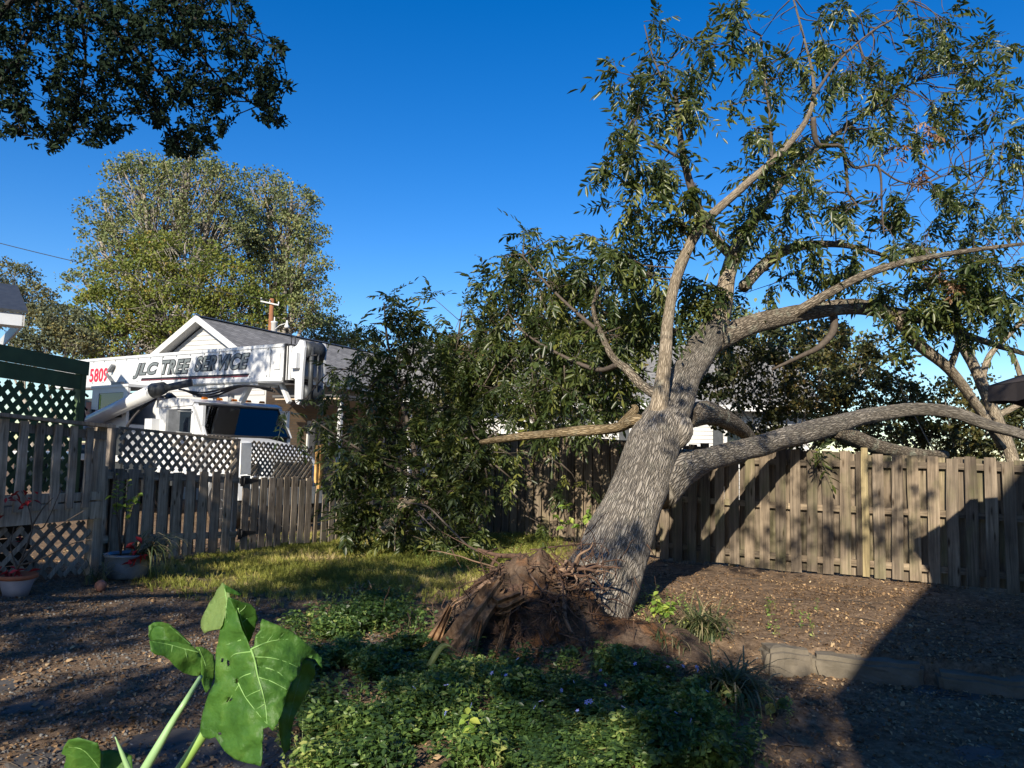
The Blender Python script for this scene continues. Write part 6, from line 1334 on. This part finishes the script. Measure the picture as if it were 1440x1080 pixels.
def sprig(seed):
    rn = random.Random(seed); parts = []
    for i in range(5):
        h = .03+.035*i
        for s in (0, PI):
            a = s+i*1.3+rn.uniform(-.4, .4); l = .036*rn.uniform(.5, 1.4)
            parts.append((aim((math.cos(a), math.sin(a), rn.uniform(-.5, 1.1)), (rn.gauss(0, .6), rn.gauss(0, .6), 1)), (.006*math.sin(i+seed), .006*math.cos(i), h), leaf6(l, l*.3, .25, .12, .4)))
    parts.append((Matrix.Identity(3), (0, 0, 0), ([(-.0015,0,0),(.0015,0,0),(.001,0,.18),(-.001,0,.18)], [(0,1,2,3)])))
    return merge(parts)
SPR = [sprig(s) for s in range(5)]
rn = random.Random(31); gp_ = ground_pts(GCP, 7000, rn)
keep = np.array([noise.noise(Vector((x*1.6, y*1.6, 3)))+.4*noise.noise(Vector((x*4, y*4, 1))) > -.15 for x, y in gp_]); gp_ = np.concatenate([gp_[keep], ground_pts([(395,880),(470,850),(560,830),(600,880),(700,930),(850,915),(1000,960),(1075,1040),(1080,1100),(380,1100)], 1100, rn)]); n = len(gp_)
hh = np.array([1.0+.9*noise.noise(Vector((x*1.3, y*1.3, 8)))+.8*noise.noise(Vector((x*4, y*4, 2))) for x, y in gp_]).clip(.3, 2.2)*.72
def upM(n, tilt, sc, sz=None):
    az = RS.uniform(0, 2*PI, n); tl_ = np.abs(RS.normal(0, tilt, n)); ta = RS.uniform(0, 2*PI, n)
    Z = np.stack([np.sin(tl_)*np.cos(ta), np.sin(tl_)*np.sin(ta), np.cos(tl_)], 1); X0_ = np.stack([np.cos(az), np.sin(az), np.zeros(n)], 1)
    Y = np.cross(Z, X0_); Y /= np.linalg.norm(Y, axis=1, keepdims=True); X = np.cross(Y, Z); sz = sc if sz is None else sz
    return np.stack([X*np.asarray(sc)[:, None], Y*np.asarray(sc)[:, None], Z*np.asarray(sz)[:, None]], 2)
Ms = upM(n, .35, RS.uniform(.75, 1.25, n), hh); pz = np.stack([gp_[:, 0], gp_[:, 1], gz(gp_[:, 0], gp_[:, 1])-.005], 1); kd = RS.randint(0, 5, n)
hue = np.array([.37+.55*noise.noise(Vector((x*2.5, y*2.5, 5))) for x, y in gp_])+RS.normal(0, .2, n)
V, F, r = joinS([scatter(SPR[k][0], np.array(SPR[k][1]), pz[kd == k], Ms[kd == k], hue[kd == k].clip(0, 1), RS.uniform(-.25, .25, len(SPR[k][1]))) for k in range(5)])
gc = tag(link('ground_cover', npmesh('ground_cover', V, F, MAT['vinca'], r)), kind='stuff')
# sparse weeds elsewhere
wp_ = np.concatenate([ground_pts([(880,830),(960,850),(1010,900),(900,905)], 60, rn), ground_pts([(1060,860),(1160,860),(1140,930),(1060,930)], 14, rn), ground_pts([(560,770),(800,760),(760,800),(600,810)], 160, rn), ground_pts([(1040,980),(1120,1000),(1100,1040),(1050,1040)], 14, rn)])
n = len(wp_); Ms = upM(n, .4, RS.uniform(.5, 1.0, n)); pz = np.stack([wp_[:, 0], wp_[:, 1], gz(wp_[:, 0], wp_[:, 1])], 1)
V, F, r = scatter(SPR[1][0], np.array(SPR[1][1]), pz, Ms, RS.uniform(.6, 1, n)); tag(link('weeds', npmesh('weeds', V, F, MAT['vinca'], r)), kind='stuff')
fl = simple('periwinkle_petal', (.22, .27, .62), .6, .1); fv = []; 
mb = MB()
for k in range(5): a = 2*PI*k/5; mb.add([(0,0,0),(.009*math.cos(a-.5),.009*math.sin(a-.5),.004),(.014*math.cos(a),.014*math.sin(a),.002),(.009*math.cos(a+.5),.009*math.sin(a+.5),.004)], [(0,1,2,3)])
me = bpy.data.meshes.new('blue_flower'); me.from_pydata(mb.v, [], mb.f); me.materials.append(fl); fr = random.Random(4)
for i, (x, y) in enumerate(ground_pts([(560,990),(1000,975),(1050,1080),(520,1080)], 26, fr)):
    o = bpy.data.objects.new('blue_flower', me); C.objects.link(o); o.parent = gc; o.location = (x, y, g1(x, y)+.2+fr.uniform(-.02, .05)); o.rotation_euler = (R(-50)+fr.uniform(-.5, .5), fr.uniform(-.5, .5), fr.uniform(0, 6)); s_ = fr.uniform(.8, 1.2); o.scale = (s_, s_, s_)
# leaf litter
MAT['litter'] = leafmat('dead_leaf', [(0, (.06, .036, .02)), (.35, (.18, .11, .058)), (.7, (.36, .235, .125)), (.93, (.5, .37, .21)), (1, (.58, .46, .29))], .75, .12, (.25, .13, .05), .2)
def curl(seed):
    rn = random.Random(seed); L, W_ = .055, .016; v = []; f = []
    for i in range(4):
        t = i/3; w_ = W_*math.sin(PI*(.12+.86*t*.95)); z = .014*math.sin(t*PI)*rn.uniform(.3, 1.3)+.004
        v += [(-w_, L*(t-.5), z+rn.uniform(0, .01)), (w_, L*(t-.5), z+rn.uniform(0, .012))]
    for i in range(3): f.append((2*i, 2*i+1, 2*i+3, 2*i+2))
    return v, f
CUR = [curl(s) for s in range(6)]
def dens_pts(n, x0, x1, y0, y1, fn, rs):
    out = np.zeros((0, 2))
    while len(out) < n:
        p = np.stack([rs.uniform(x0, x1, n*2), rs.uniform(y0, y1, n*2)], 1); w_ = fn(p[:, 0], p[:, 1]); out = np.concatenate([out, p[rs.uniform(0, 1, len(p)) < w_]])
    return out[:n]
vis = lambda x, y: (np.abs(x) < .70*y+.5)
def litf(x, y):
    c = .5+.5*np.sin(x*1.9+np.sin(y*2.3)*1.4)*np.sin(y*2.1+np.cos(x*1.4)); l = grassw(x, y)
    return vis(x, y)*(.25+.75*c)*(1-.75*l)*np.clip(5.5/y, .25, 1)
rs = np.random.RandomState(9); lp = np.concatenate([dens_pts(30000, -6.5, 7.2, 2.6, 13.5, litf, rs), dens_pts(7000, .9, 6.9, 5.6, 10.5, litf, rs)]); n = len(lp)
Ms = upM(n, .5, .26+1.1*RS.beta(1.1, 5.0, n)); pz = np.stack([lp[:, 0], lp[:, 1], gz(lp[:, 0], lp[:, 1])+.002], 1); kd = RS.randint(0, 6, n); hue = np.clip(RS.beta(2, 2.6, n)+.12*np.sin(lp[:, 0]*2)*np.sin(lp[:, 1]*2.6), 0, 1)
V, F, r = joinS([scatter(CUR[k][0], np.array(CUR[k][1]), pz[kd == k], Ms[kd == k], hue[kd == k]) for k in range(6)]); tag(link('leaf_litter', npmesh('leaf_litter', V, F, MAT['litter'], r)), kind='stuff')
# twigs on the ground
mb = MB(); rn = random.Random(8)
for i in range(1100):
    x, y = rn.uniform(-5, 6.5), rn.uniform(3, 12); 
    if abs(x) > .7*y: continue
    a = rn.uniform(0, PI); L = rn.uniform(.08, .4); z = .012; p = [Vector((x+math.cos(a+.3*k)*L*k/3, y+math.sin(a+.3*k)*L*k/3, 0)) for k in range(4)]
    for q in p: q.z = g1(q.x, q.y)+z
    r_ = rn.choice((.0015, .002, .003, .006)); mb.tube(p, [r_, r_, r_*.8, r_*.4], 4)
for px0, py0, px1, py1 in ((240,945,330,915),(1080,800,1125,815),(1040,785,1120,800),(1190,790,1230,812)):
    pass
o = mb.build('fallen_twigs', MAT['twig'], None); o['kind'] = 'stuff'
# gravel on the left
MAT['gravel'] = leafmat('gravel_stone', [(0, (.04, .037, .034)), (.5, (.10, .095, .088)), (1, (.24, .23, .21))], .8, 0.0, (0, 0, 0), .25)
ov_ = [(1,0,0),(0,1,0),(-1,0,0),(0,-1,0),(0,0,.6),(0,0,-.5)]; 
ov8 = [(.8,.5,-.3),(-.7,.6,-.3),(-.8,-.5,-.3),(.6,-.7,-.3),(.5,.35,.45),(-.5,.4,.35),(-.4,-.45,.5),(.45,-.4,.4)]; of8 = [(0,1,5,4),(1,2,6,5),(2,3,7,6),(3,0,4,7),(4,5,6,7)]
def grf(x, y): return vis(x, y)*sst((-.6-x)/.8)*sst((8.3-y)/1.5)*np.clip(5/y, .2, 1)
gpn = np.concatenate([dens_pts(9000, -5.5, -.4, 2.6, 8.3, grf, rs), dens_pts(700, 1.0, 5.5, 3.6, 7.5, lambda x, y: vis(x, y)*.6, rs)]); n = len(gpn)
Ms = upM(n, .5, RS.uniform(.004, .016, n)); pz = np.stack([gpn[:, 0], gpn[:, 1], gz(gpn[:, 0], gpn[:, 1])+.003], 1)
V, F, r = scatter(ov8, np.array(of8), pz, Ms, RS.beta(2, 2.5, n)); tag(link('gravel', npmesh('gravel', V, F, MAT['gravel'], r)), kind='stuff')
# lawn
MAT['grass'] = leafmat('lawn_blade', [(0, (.10, .12, .025)), (.45, (.23, .25, .05)), (.75, (.38, .35, .09)), (1, (.5, .4, .2))], .6, .35, (.28, .28, .05), .25)
def tuft(seed):
    rn = random.Random(seed); v = []; f = []
    for i in range(7):
        a = rn.uniform(0, 2*PI); b = rn.uniform(0, .02); h = rn.uniform(.03, .075); l = rn.uniform(.01, .045); w_ = .0028; x, y = b*math.cos(a), b*math.sin(a); tx, ty = -math.sin(a)*w_, math.cos(a)*w_; k = len(v)
        v += [(x-tx, y-ty, 0), (x+tx, y+ty, 0), (x+math.cos(a)*l*.4+tx*.7, y+math.sin(a)*l*.4+ty*.7, h*.7), (x+math.cos(a)*l*.4-tx*.7, y+math.sin(a)*l*.4-ty*.7, h*.7), (x+math.cos(a)*l+tx*.2, y+math.sin(a)*l+ty*.2, h*(.9+.1*rn.random())), (x+math.cos(a)*l-tx*.2, y+math.sin(a)*l-ty*.2, h)]
        f += [(k, k+1, k+2, k+3), (k+3, k+2, k+4, k+5)]
    return v, f
TU = [tuft(s) for s in range(5)]
gpn = dens_pts(12500, -5.2, 1.6, 6.6, 14.5, lambda x, y: grassw(x, y)*(.35+.65*(np.sin(x*2.2+y)*np.sin(y*1.7-x*.8) > -.45))*vis(x, y), rs); n = len(gpn); Ms = upM(n, .3, RS.uniform(.7, 1.4, n)); pz = np.stack([gpn[:, 0], gpn[:, 1], gz(gpn[:, 0], gpn[:, 1])-.003], 1); kd = RS.randint(0, 5, n)
hue = np.clip(.5+.35*np.sin(gpn[:, 0]*1.7+gpn[:, 1]*.6)*np.sin(gpn[:, 1]*1.9)+RS.normal(0, .2, n), 0, 1)
V, F, r = joinS([scatter(TU[k][0], np.array(TU[k][1]), pz[kd == k], Ms[kd == k], hue[kd == k]) for k in range(5)]); tag(link('grass', npmesh('grass', V, F, MAT['grass'], r)), kind='stuff')
# ------------------------------------------------------------------ kerb, paving stones
def on_ground(px, py):
    lo_, hi_ = 1., 40.
    for _k in range(26):
        md = (lo_+hi_)/2; q = P(px, py, md)
        if q.z > g1(q.x, q.y): lo_ = md
        else: hi_ = md
    q = P(px, py, lo_); return Vector((q.x, q.y, g1(q.x, q.y)))
MAT['stone'] = simple('kerb_stone', (.13, .112, .085), .9, .3, 5, bmp=.6, bd=.012, grime=(.12, .10, .075)); MAT['slate'] = simple('path_slate', (.075, .07, .064), .85, .3, 4, bmp=.5, bd=.01, grime=(.07, .06, .05))
def rough_block(L, D, H, seed, mat):
    bm = bmesh.new(); bmesh.ops.create_cube(bm, size=1); bmesh.ops.scale(bm, vec=(L, D, H), verts=bm.verts); bmesh.ops.bevel(bm, geom=bm.edges[:], offset=.035, segments=2, affect='EDGES'); bmesh.ops.subdivide_edges(bm, edges=[e for e in bm.edges if e.calc_length() > .09], cuts=5, use_grid_fill=True)
    for v in bm.verts: v.co += v.co.normalized()*.06*noise.noise(v.co*3.5+Vector((seed, 0, 0)))+v.co.normalized()*.02*noise.noise(v.co*11+Vector((seed, 5, 0)))+Vector((0, 0, .006*noise.noise(v.co*14+Vector((0, seed, 0)))))
    me = bpy.data.meshes.new('block'); bm.to_mesh(me); bm.free(); me.materials.append(mat); return me
KB = thing('kerb', (CU_A.x, CU_A.y, g1(CU_A.x, CU_A.y)), None, None); KB['kind'] = 'structure'; ka = math.atan2(cdir.y, cdir.x)
for i, (s, L, lab) in enumerate(((.52, .86, None), (1.42, .86, None), (2.35, .9, None), (3.3, .9, None))):
    p = CU_A+cdir*s+cnor*(.03+.01*(i % 2)); o = bpy.data.objects.new('block', rough_block(L, .24, .30, i, MAT['stone'])); C.objects.link(o); o.parent = KB; o.location = Vector((p.x, p.y, g1(p.x-cnor.x*.3, p.y-cnor.y*.3)-.195-.012*i))-WL[KB]; o.rotation_euler = (R(1.5), R(-1+i*.6), ka+R(1.5-i))
p = CU_A+cdir*(-.16)+cnor*.12; o = bpy.data.objects.new('block', rough_block(.36, .30, .30, 9, MAT['stone'])); C.objects.link(o); o.parent = KB; o.location = Vector((p.x, p.y, g1(p.x-cnor.x*.35, p.y-cnor.y*.35)-.165))-WL[KB]; o.rotation_euler = (0, R(2), ka+R(22)); o['label'] = 'rounded end block turned at an angle'
PT_ = thing('path', (-2.2, 3.6, g1(-2.2, 3.6)), None, None); PT_['kind'] = 'structure'
def slab(poly, seed, par):
    pts = [on_ground(*q) for q in poly]; c = sum(pts, Vector())/len(pts); mb = MB(); k = len(pts)*4; ring = []
    sp2 = spline([tuple(p) for p in pts+[pts[0]]], 4)[:-1]
    top = [Vector(q)+Vector((0, 0, .000+.003*math.sin(i))) for i, q in enumerate(sp2)]; inn = [c.lerp(Vector(q), .9)+Vector((0, 0, .006+.004*math.sin(i*2.2+seed))) for i, q in enumerate(sp2)]; low = [Vector(q)+Vector((0, 0, -.03)) for q in sp2]; n = len(top)
    mb.add(inn+top+low, [tuple(range(n))]+[(i, n+i, n+(i+1) % n, (i+1) % n) for i in range(n)]+[(n+i, 2*n+i, 2*n+(i+1) % n, n+(i+1) % n) for i in range(n)]); mb.build('stone', MAT['slate'], par)
for i, poly in enumerate([[(-15,962),(18,955),(26,962),(20,972),(-15,975)],[(0,996),(40,988),(78,984),(75,994),(40,1002),(5,1004)],[(5,1075),(40,1058),(90,1050),(110,1058),(70,1078),(20,1095)],[(150,1062),(200,1030),(290,1024),(330,1050),(300,1085),(160,1090)],[(300,1030),(400,1040),(395,1075),(330,1085)],[(1340,1052),(1385,1046),(1412,1058),(1395,1068),(1352,1070)],[(1290,962),(1380,975),(1370,985),(1290,978)]]): slab(poly, i, PT_)
# ------------------------------------------------------------------ strap-leaved clumps and small plants
MAT['strap'] = leafmat('strap_leaf', [(0, (.03, .05, .02)), (.5, (.07, .09, .035)), (.8, (.16, .15, .07)), (1, (.3, .25, .14))], .5, .25, (.2, .22, .05), .3)
MAT['lime'] = leafmat('lime_leaf', [(0, (.10, .18, .03)), (.6, (.2, .3, .05)), (1, (.36, .4, .08))], .5, .35, (.35, .45, .05), .3)
MAT['redleaf'] = leafmat('red_leaf', [(0, (.14, .012, .012)), (.6, (.4, .03, .03)), (1, (.55, .05, .08))], .5, .3, (.5, .05, .04), .3)
def blades(name, c, n, L, W_, lean, mat, label, cat, group, seed, dirn=None, par=None):
    rn = random.Random(seed); V = []; F = []; r_ = []
    for i in range(n):
        a = rn.uniform(0, 2*PI) if dirn is None else rn.gauss(dirn, .75); l = L*rn.uniform(.55, 1.15); ln = lean*rn.uniform(.6, 1.4); b = Vector((c.x+.07*rn.gauss(0, 1), c.y+.05*rn.gauss(0, 1), c.z-.01)); h = Vector((math.cos(a), math.sin(a), 0)); sd = Vector((-h.y, h.x, 0)); k = len(V); m_ = 6; hue = rn.random()
        for j in range(m_+1):
            t = j/m_; th = PI/2-ln*t*1.15*(1+.4*t); 
            if j == 0: p = b
            else: p = p+(h*math.cos(th)+Vector((0, 0, math.sin(th))))*(l/m_)
            zg = g1(p.x, p.y)+.006
            if p.z < zg and par is None: p.z = zg
            w_ = W_*(1-.85*t**2.2); V += [tuple(p-sd*w_), tuple(p+sd*w_+Vector((0, 0, .2*w_)))]
        for j in range(m_): F.append((k+2*j, k+2*j+1, k+2*j+3, k+2*j+2)); r_.append(min(1, max(0, hue+.25*(j/m_-.4))))
    V = np.array(V)-np.array(c); me = npmesh(name, V, np.array(F), mat, np.array(r_)); o = link(name, me, None); o.location = c
    if par is not None: o.location = Vector(c)-WL[par]; o.parent = par; return o
    return tag(o, label, cat, group)
g = on_ground(985, 898); blades('strap_leaf_clump', g, 170, .5, .0075, 1.35, MAT['strap'], 'upright dark clump of strap leaves beside the trunk base in sunlight', 'plant', 'clumps of strap leaves', 1)
g = on_ground(1030, 985); blades('strap_leaf_clump', g, 200, .5, .008, 1.65, MAT['strap'], 'drooping clump of striped strap leaves nearest the dark path', 'plant', 'clumps of strap leaves', 2)
g = on_ground(940, 915); blades('strap_leaf_clump', g, 46, .36, .005, 1.7, MAT['strap'], 'small flattened clump of withered strap leaves between soil mound and path', 'plant', 'clumps of strap leaves', 3)
g = on_ground(937, 900); blades('grass_tuft', g, 22, .2, .005, 1.0, MAT['lime'], 'bright lime green grass tuft lit by the sun beside the trunk', 'plant', None, 4)
def bush(name, px, py, d, h, n, ll, mat, label, seed, stems=4, spread=.12, cat='plant', group=None, par=None, base=None, lw=.3):
    rn = random.Random(seed); b = base or on_ground(px, py); T = par or thing(name, tuple(b), label, cat, group); mb = MB(); pos = []; dr = []
    for s in range(stems):
        a = rn.uniform(0, 2*PI); e = Vector((b.x+spread*rn.uniform(-1, 1), b.y+spread*.6*rn.uniform(-1, 1), b.z+h*rn.uniform(.6, 1))); m_ = Vector(b).lerp(e, .5)+Vector((rn.uniform(-.03, .03), 0, .02)); mb.tube([b, m_, e], [.005, .004, .002], 5)
        for i in range(max(1, n//stems)):
            t = rn.uniform(.4, 1)**.6; p = m_.lerp(e, t*2-1) if t > .5 else Vector(b).lerp(m_, t*2); pos.append(p); dr.append((rn.gauss(0, 1), rn.gauss(0, 1), rn.uniform(-.5, .7)))
    mb.build('stem', MAT['twig'], T); n_ = len(pos); Ms = frames(np.array(dr), RS.uniform(-.8, .8, n_), ll*RS.uniform(.7, 1.3, n_)); v, f = leaf6(1, lw, .3, .2, .4); V, F, r = scatter(v, np.array(f), np.array(pos), Ms, RS.uniform(0, 1, n_)); tag(link('leaves', npmesh('leaves', V, F, mat, r), T), kind='stuff'); return T
bush('weed', 928, 893, 0, .38, 60, .07, MAT['lime'], 'bright green leafy weed standing right of the trunk base', 1, 5, .16)
bush('weed', 655, 1065, 0, .26, 22, .06, MAT['lime'], 'pale green weed rising above the ground cover in front', 2, 2, .05); bush('weed', 1092, 1008, 0, .1, 9, .08, MAT['vinca'], 'low dark broad leaved weed on the shaded path', 3, 3, .06, lw=.4); bush('weed', 822, 735, 0, .55, 36, .1, MAT['lime'], 'yellow green sprig growing against the fence left of the trunk', 4, 4, .3, base=P(812, 770, 9.6))
# long bent strap leaf in front of the root plate
q = spline([(*P(590, 975, 5.2),), (*P(600, 945, 5.2),), (*P(625, 906, 5.2),), (*P(652, 922, 5.15),), (*P(690, 952, 5.0),), (*P(740, 980, 4.9),), (*P(785, 1000, 4.85),)], 6); V = []; F = []
for i, p in enumerate(q):
    t = i/(len(q)-1); w_ = .02*(.5+.5*math.sin(PI*min(1, t*1.3+.15))); V += [(p[0]-w_, p[1], p[2]+w_*.3), (p[0]+w_*.6, p[1]-.01, p[2]-w_*.8)]
for i in range(len(q)-1): F.append((2*i, 2*i+1, 2*i+3, 2*i+2))
b0 = Vector(q[0]); o = link('long_leaf', npmesh('long_leaf', np.array(V)-np.array(b0), np.array(F), MAT['lime'] if False else MAT['strap'], np.full(len(F), .3), True)); o.location = b0; sm = o.modifiers.new('t', 'SOLIDIFY'); sm.thickness = .002
tag(o, 'long green blade leaf folded over in front of the splintered roots', 'leaf')
# ------------------------------------------------------------------ pots by the deck
pg = on_ground(178, 812); PO = thing('glazed_pot', tuple(pg), 'wide blue grey glazed pot in front of the fence beside the deck', 'pot')
rpx = pg.y/FPX; MAT['glaze'] = simple('blue_glaze', (.12, .15, .18), .25, .25, 5, spec=.6)
mb = MB(); mb.lathe((0, 0, 0), [(.17, 0), (.195, .02), (.21, .09), (.214, .10), (.216, .15), (.22, .22), (.235, .23), (.235, .255), (.205, .255), (.2, .22)], 32); mb.build('bowl', MAT['glaze'], PO, local=True)
mb = MB(); mb.lathe((0, 0, .205), [(.205, 0), (.205, .02)], 24); mb.build('soil', MAT['clay'], PO, local=True)
top = pg+Vector((0, 0, .215))
TP = bush('potted_shrub', 0, 0, 0, .95, 60, .075, MAT['lime'], 'spindly shrub with bright green leaf tips growing in the glazed pot', 6, 6, .22, base=top-Vector((.08, 0, 0)))
blades('spider_plant', top+Vector((.16, -.03, -.02)), 90, .62, .008, 1.7, MAT['strap'], 'arching strap leaved plant spilling right over the glazed pot', 'plant', None, 9, 0.2)
rb = top+Vector((.15, -.14, .02)); T = thing('red_bromeliad', tuple(rb), 'plant with bright red leaves at the right rim of the glazed pot', 'plant'); n_ = 26; rn = random.Random(3)
pos = np.array([tuple(rb+Vector((rn.gauss(.0, .05), rn.gauss(0, .03), rn.gauss(.02, .08)))) for _ in range(n_)]); v, f = leaf6(1, .22, .3, .2, .4); Ms = frames(np.array([(rn.gauss(0, 1), rn.gauss(-.3, .6), rn.uniform(-1, .6)) for _ in range(n_)]), RS.uniform(-.8, .8, n_), .1*RS.uniform(.7, 1.3, n_)); V, F, r = scatter(v, np.array(f), pos, Ms, RS.uniform(.2, 1, n_)); link('leaves', npmesh('leaves', V, F, MAT['redleaf'], r), T)['kind'] = 'stuff'
pg2 = on_ground(22, 838); PW = thing('flower_pot', tuple(pg2), 'pale flower pot with terracotta rim below the deck lattice', 'pot')
mb = MB(); mb.lathe((0, 0, 0), [(.10, 0), (.12, .08), (.145, .15), (.145, .16)], 24); mb.build('pot_body', simple('white_pot', (.3, .28, .31), .6, .15), PW, local=True)
mb = MB(); mb.lathe((0, 0, .15), [(.14, 0), (.165, .012), (.17, .045), (.145, .045), (.135, .02)], 24); mb.build('rim', simple('terracotta', (.33, .11, .055), .75, .2), PW, local=True)
mb = MB(); tp2 = pg2+Vector((0, 0, .17)); RSh = thing('red_leaved_shrub', tuple(tp2), 'bare branched shrub with a few red leaves in the pale pot', 'shrub')
d_ = pg2.y
for pts in ([(25,800),(40,760),(45,740),(38,705),(30,690)],[(45,740),(60,715),(75,700)],[(30,790),(55,760),(90,735),(118,718)],[(28,795),(60,785),(100,765),(130,758)],[(25,800),(15,770),(20,740)],[(45,740),(62,740),(85,690)]):
    q = spline([tuple(P(a, b, d_)) for a, b in pts], 5); mb.tube(q, list(np.linspace(.01, .003, len(q))), 5)
mb.build('stems', MAT['twig'], RSh); pos = []; rn = random.Random(6)
for (x, y, k, r_) in ((24,698,9,9),(45,706,8,8),(8,722,2,5),(30,760,2,8),(24,806,10,7),(10,803,8,6)): pos += [tuple(P(x+rn.gauss(0, r_), y+rn.gauss(0, r_*.5), d_+rn.gauss(0, .03))) for _ in range(k)]
n_ = len(pos); Ms = frames(np.array([(rn.gauss(0, 1), rn.gauss(-.3, .6), rn.uniform(-1, .5)) for _ in range(n_)]), RS.uniform(-.8, .8, n_), .085*RS.uniform(.7, 1.3, n_)); V, F, r = scatter(v, np.array(f), np.array(pos), Ms, RS.uniform(0, .8, n_)); link('leaves', npmesh('leaves', V, F, MAT['redleaf'], r), RSh)['kind'] = 'stuff'
bg_ = on_ground(141, 832); mb = MB(); mb.lathe((0, 0, .055), [(.005, -.055), (.035, -.043), (.055, 0), (.045, .033), (.018, .053), (.006, .056)], 18); mb.tube([(0, 0, .1), (.008, 0, .122)], [.004, .003], 6); o = mb.build('gourd', simple('pinkish_gourd', (.25, .12, .085), .6, .2, 8), None); o.location = bg_; tag(o, 'small pinkish round gourd lying on the ground before the glazed pot', 'gourd')
blades('grass_tuft', on_ground(135, 822), 30, .38, .005, 1.4, MAT['strap'], 'dark grass tuft between deck lattice and glazed pot', 'plant', None, 12)
blades('grass_tuft', on_ground(505, 838), 40, .2, .008, 1.6, MAT['litter'], 'dried tan plant tuft on the lawn left of the root plate', 'plant', None, 14)
# a few large single fallen leaves
for i, (px, py, col, lab) in enumerate(((985, 985, (.5, .32, .06), 'large yellow fallen leaf on the shaded ground cover edge'), (447, 988, (.45, .32, .22), 'pale crumpled dead leaf at the edge of the ground cover'))):
    b = on_ground(px, py); v, f = leaf6(.13, .045, .35, .3, .4); mb = MB(); mb.add([Vector(x)-Vector((0, .065, 0)) for x in v], f); o = mb.build('fallen_leaf', simple('leaf_tan', col, .7, .15, 12), None); o.location = b+Vector((0, 0, .07)); o.rotation_euler = (R(35), R(10), R(60+90*i)); tag(o, lab, 'leaf')
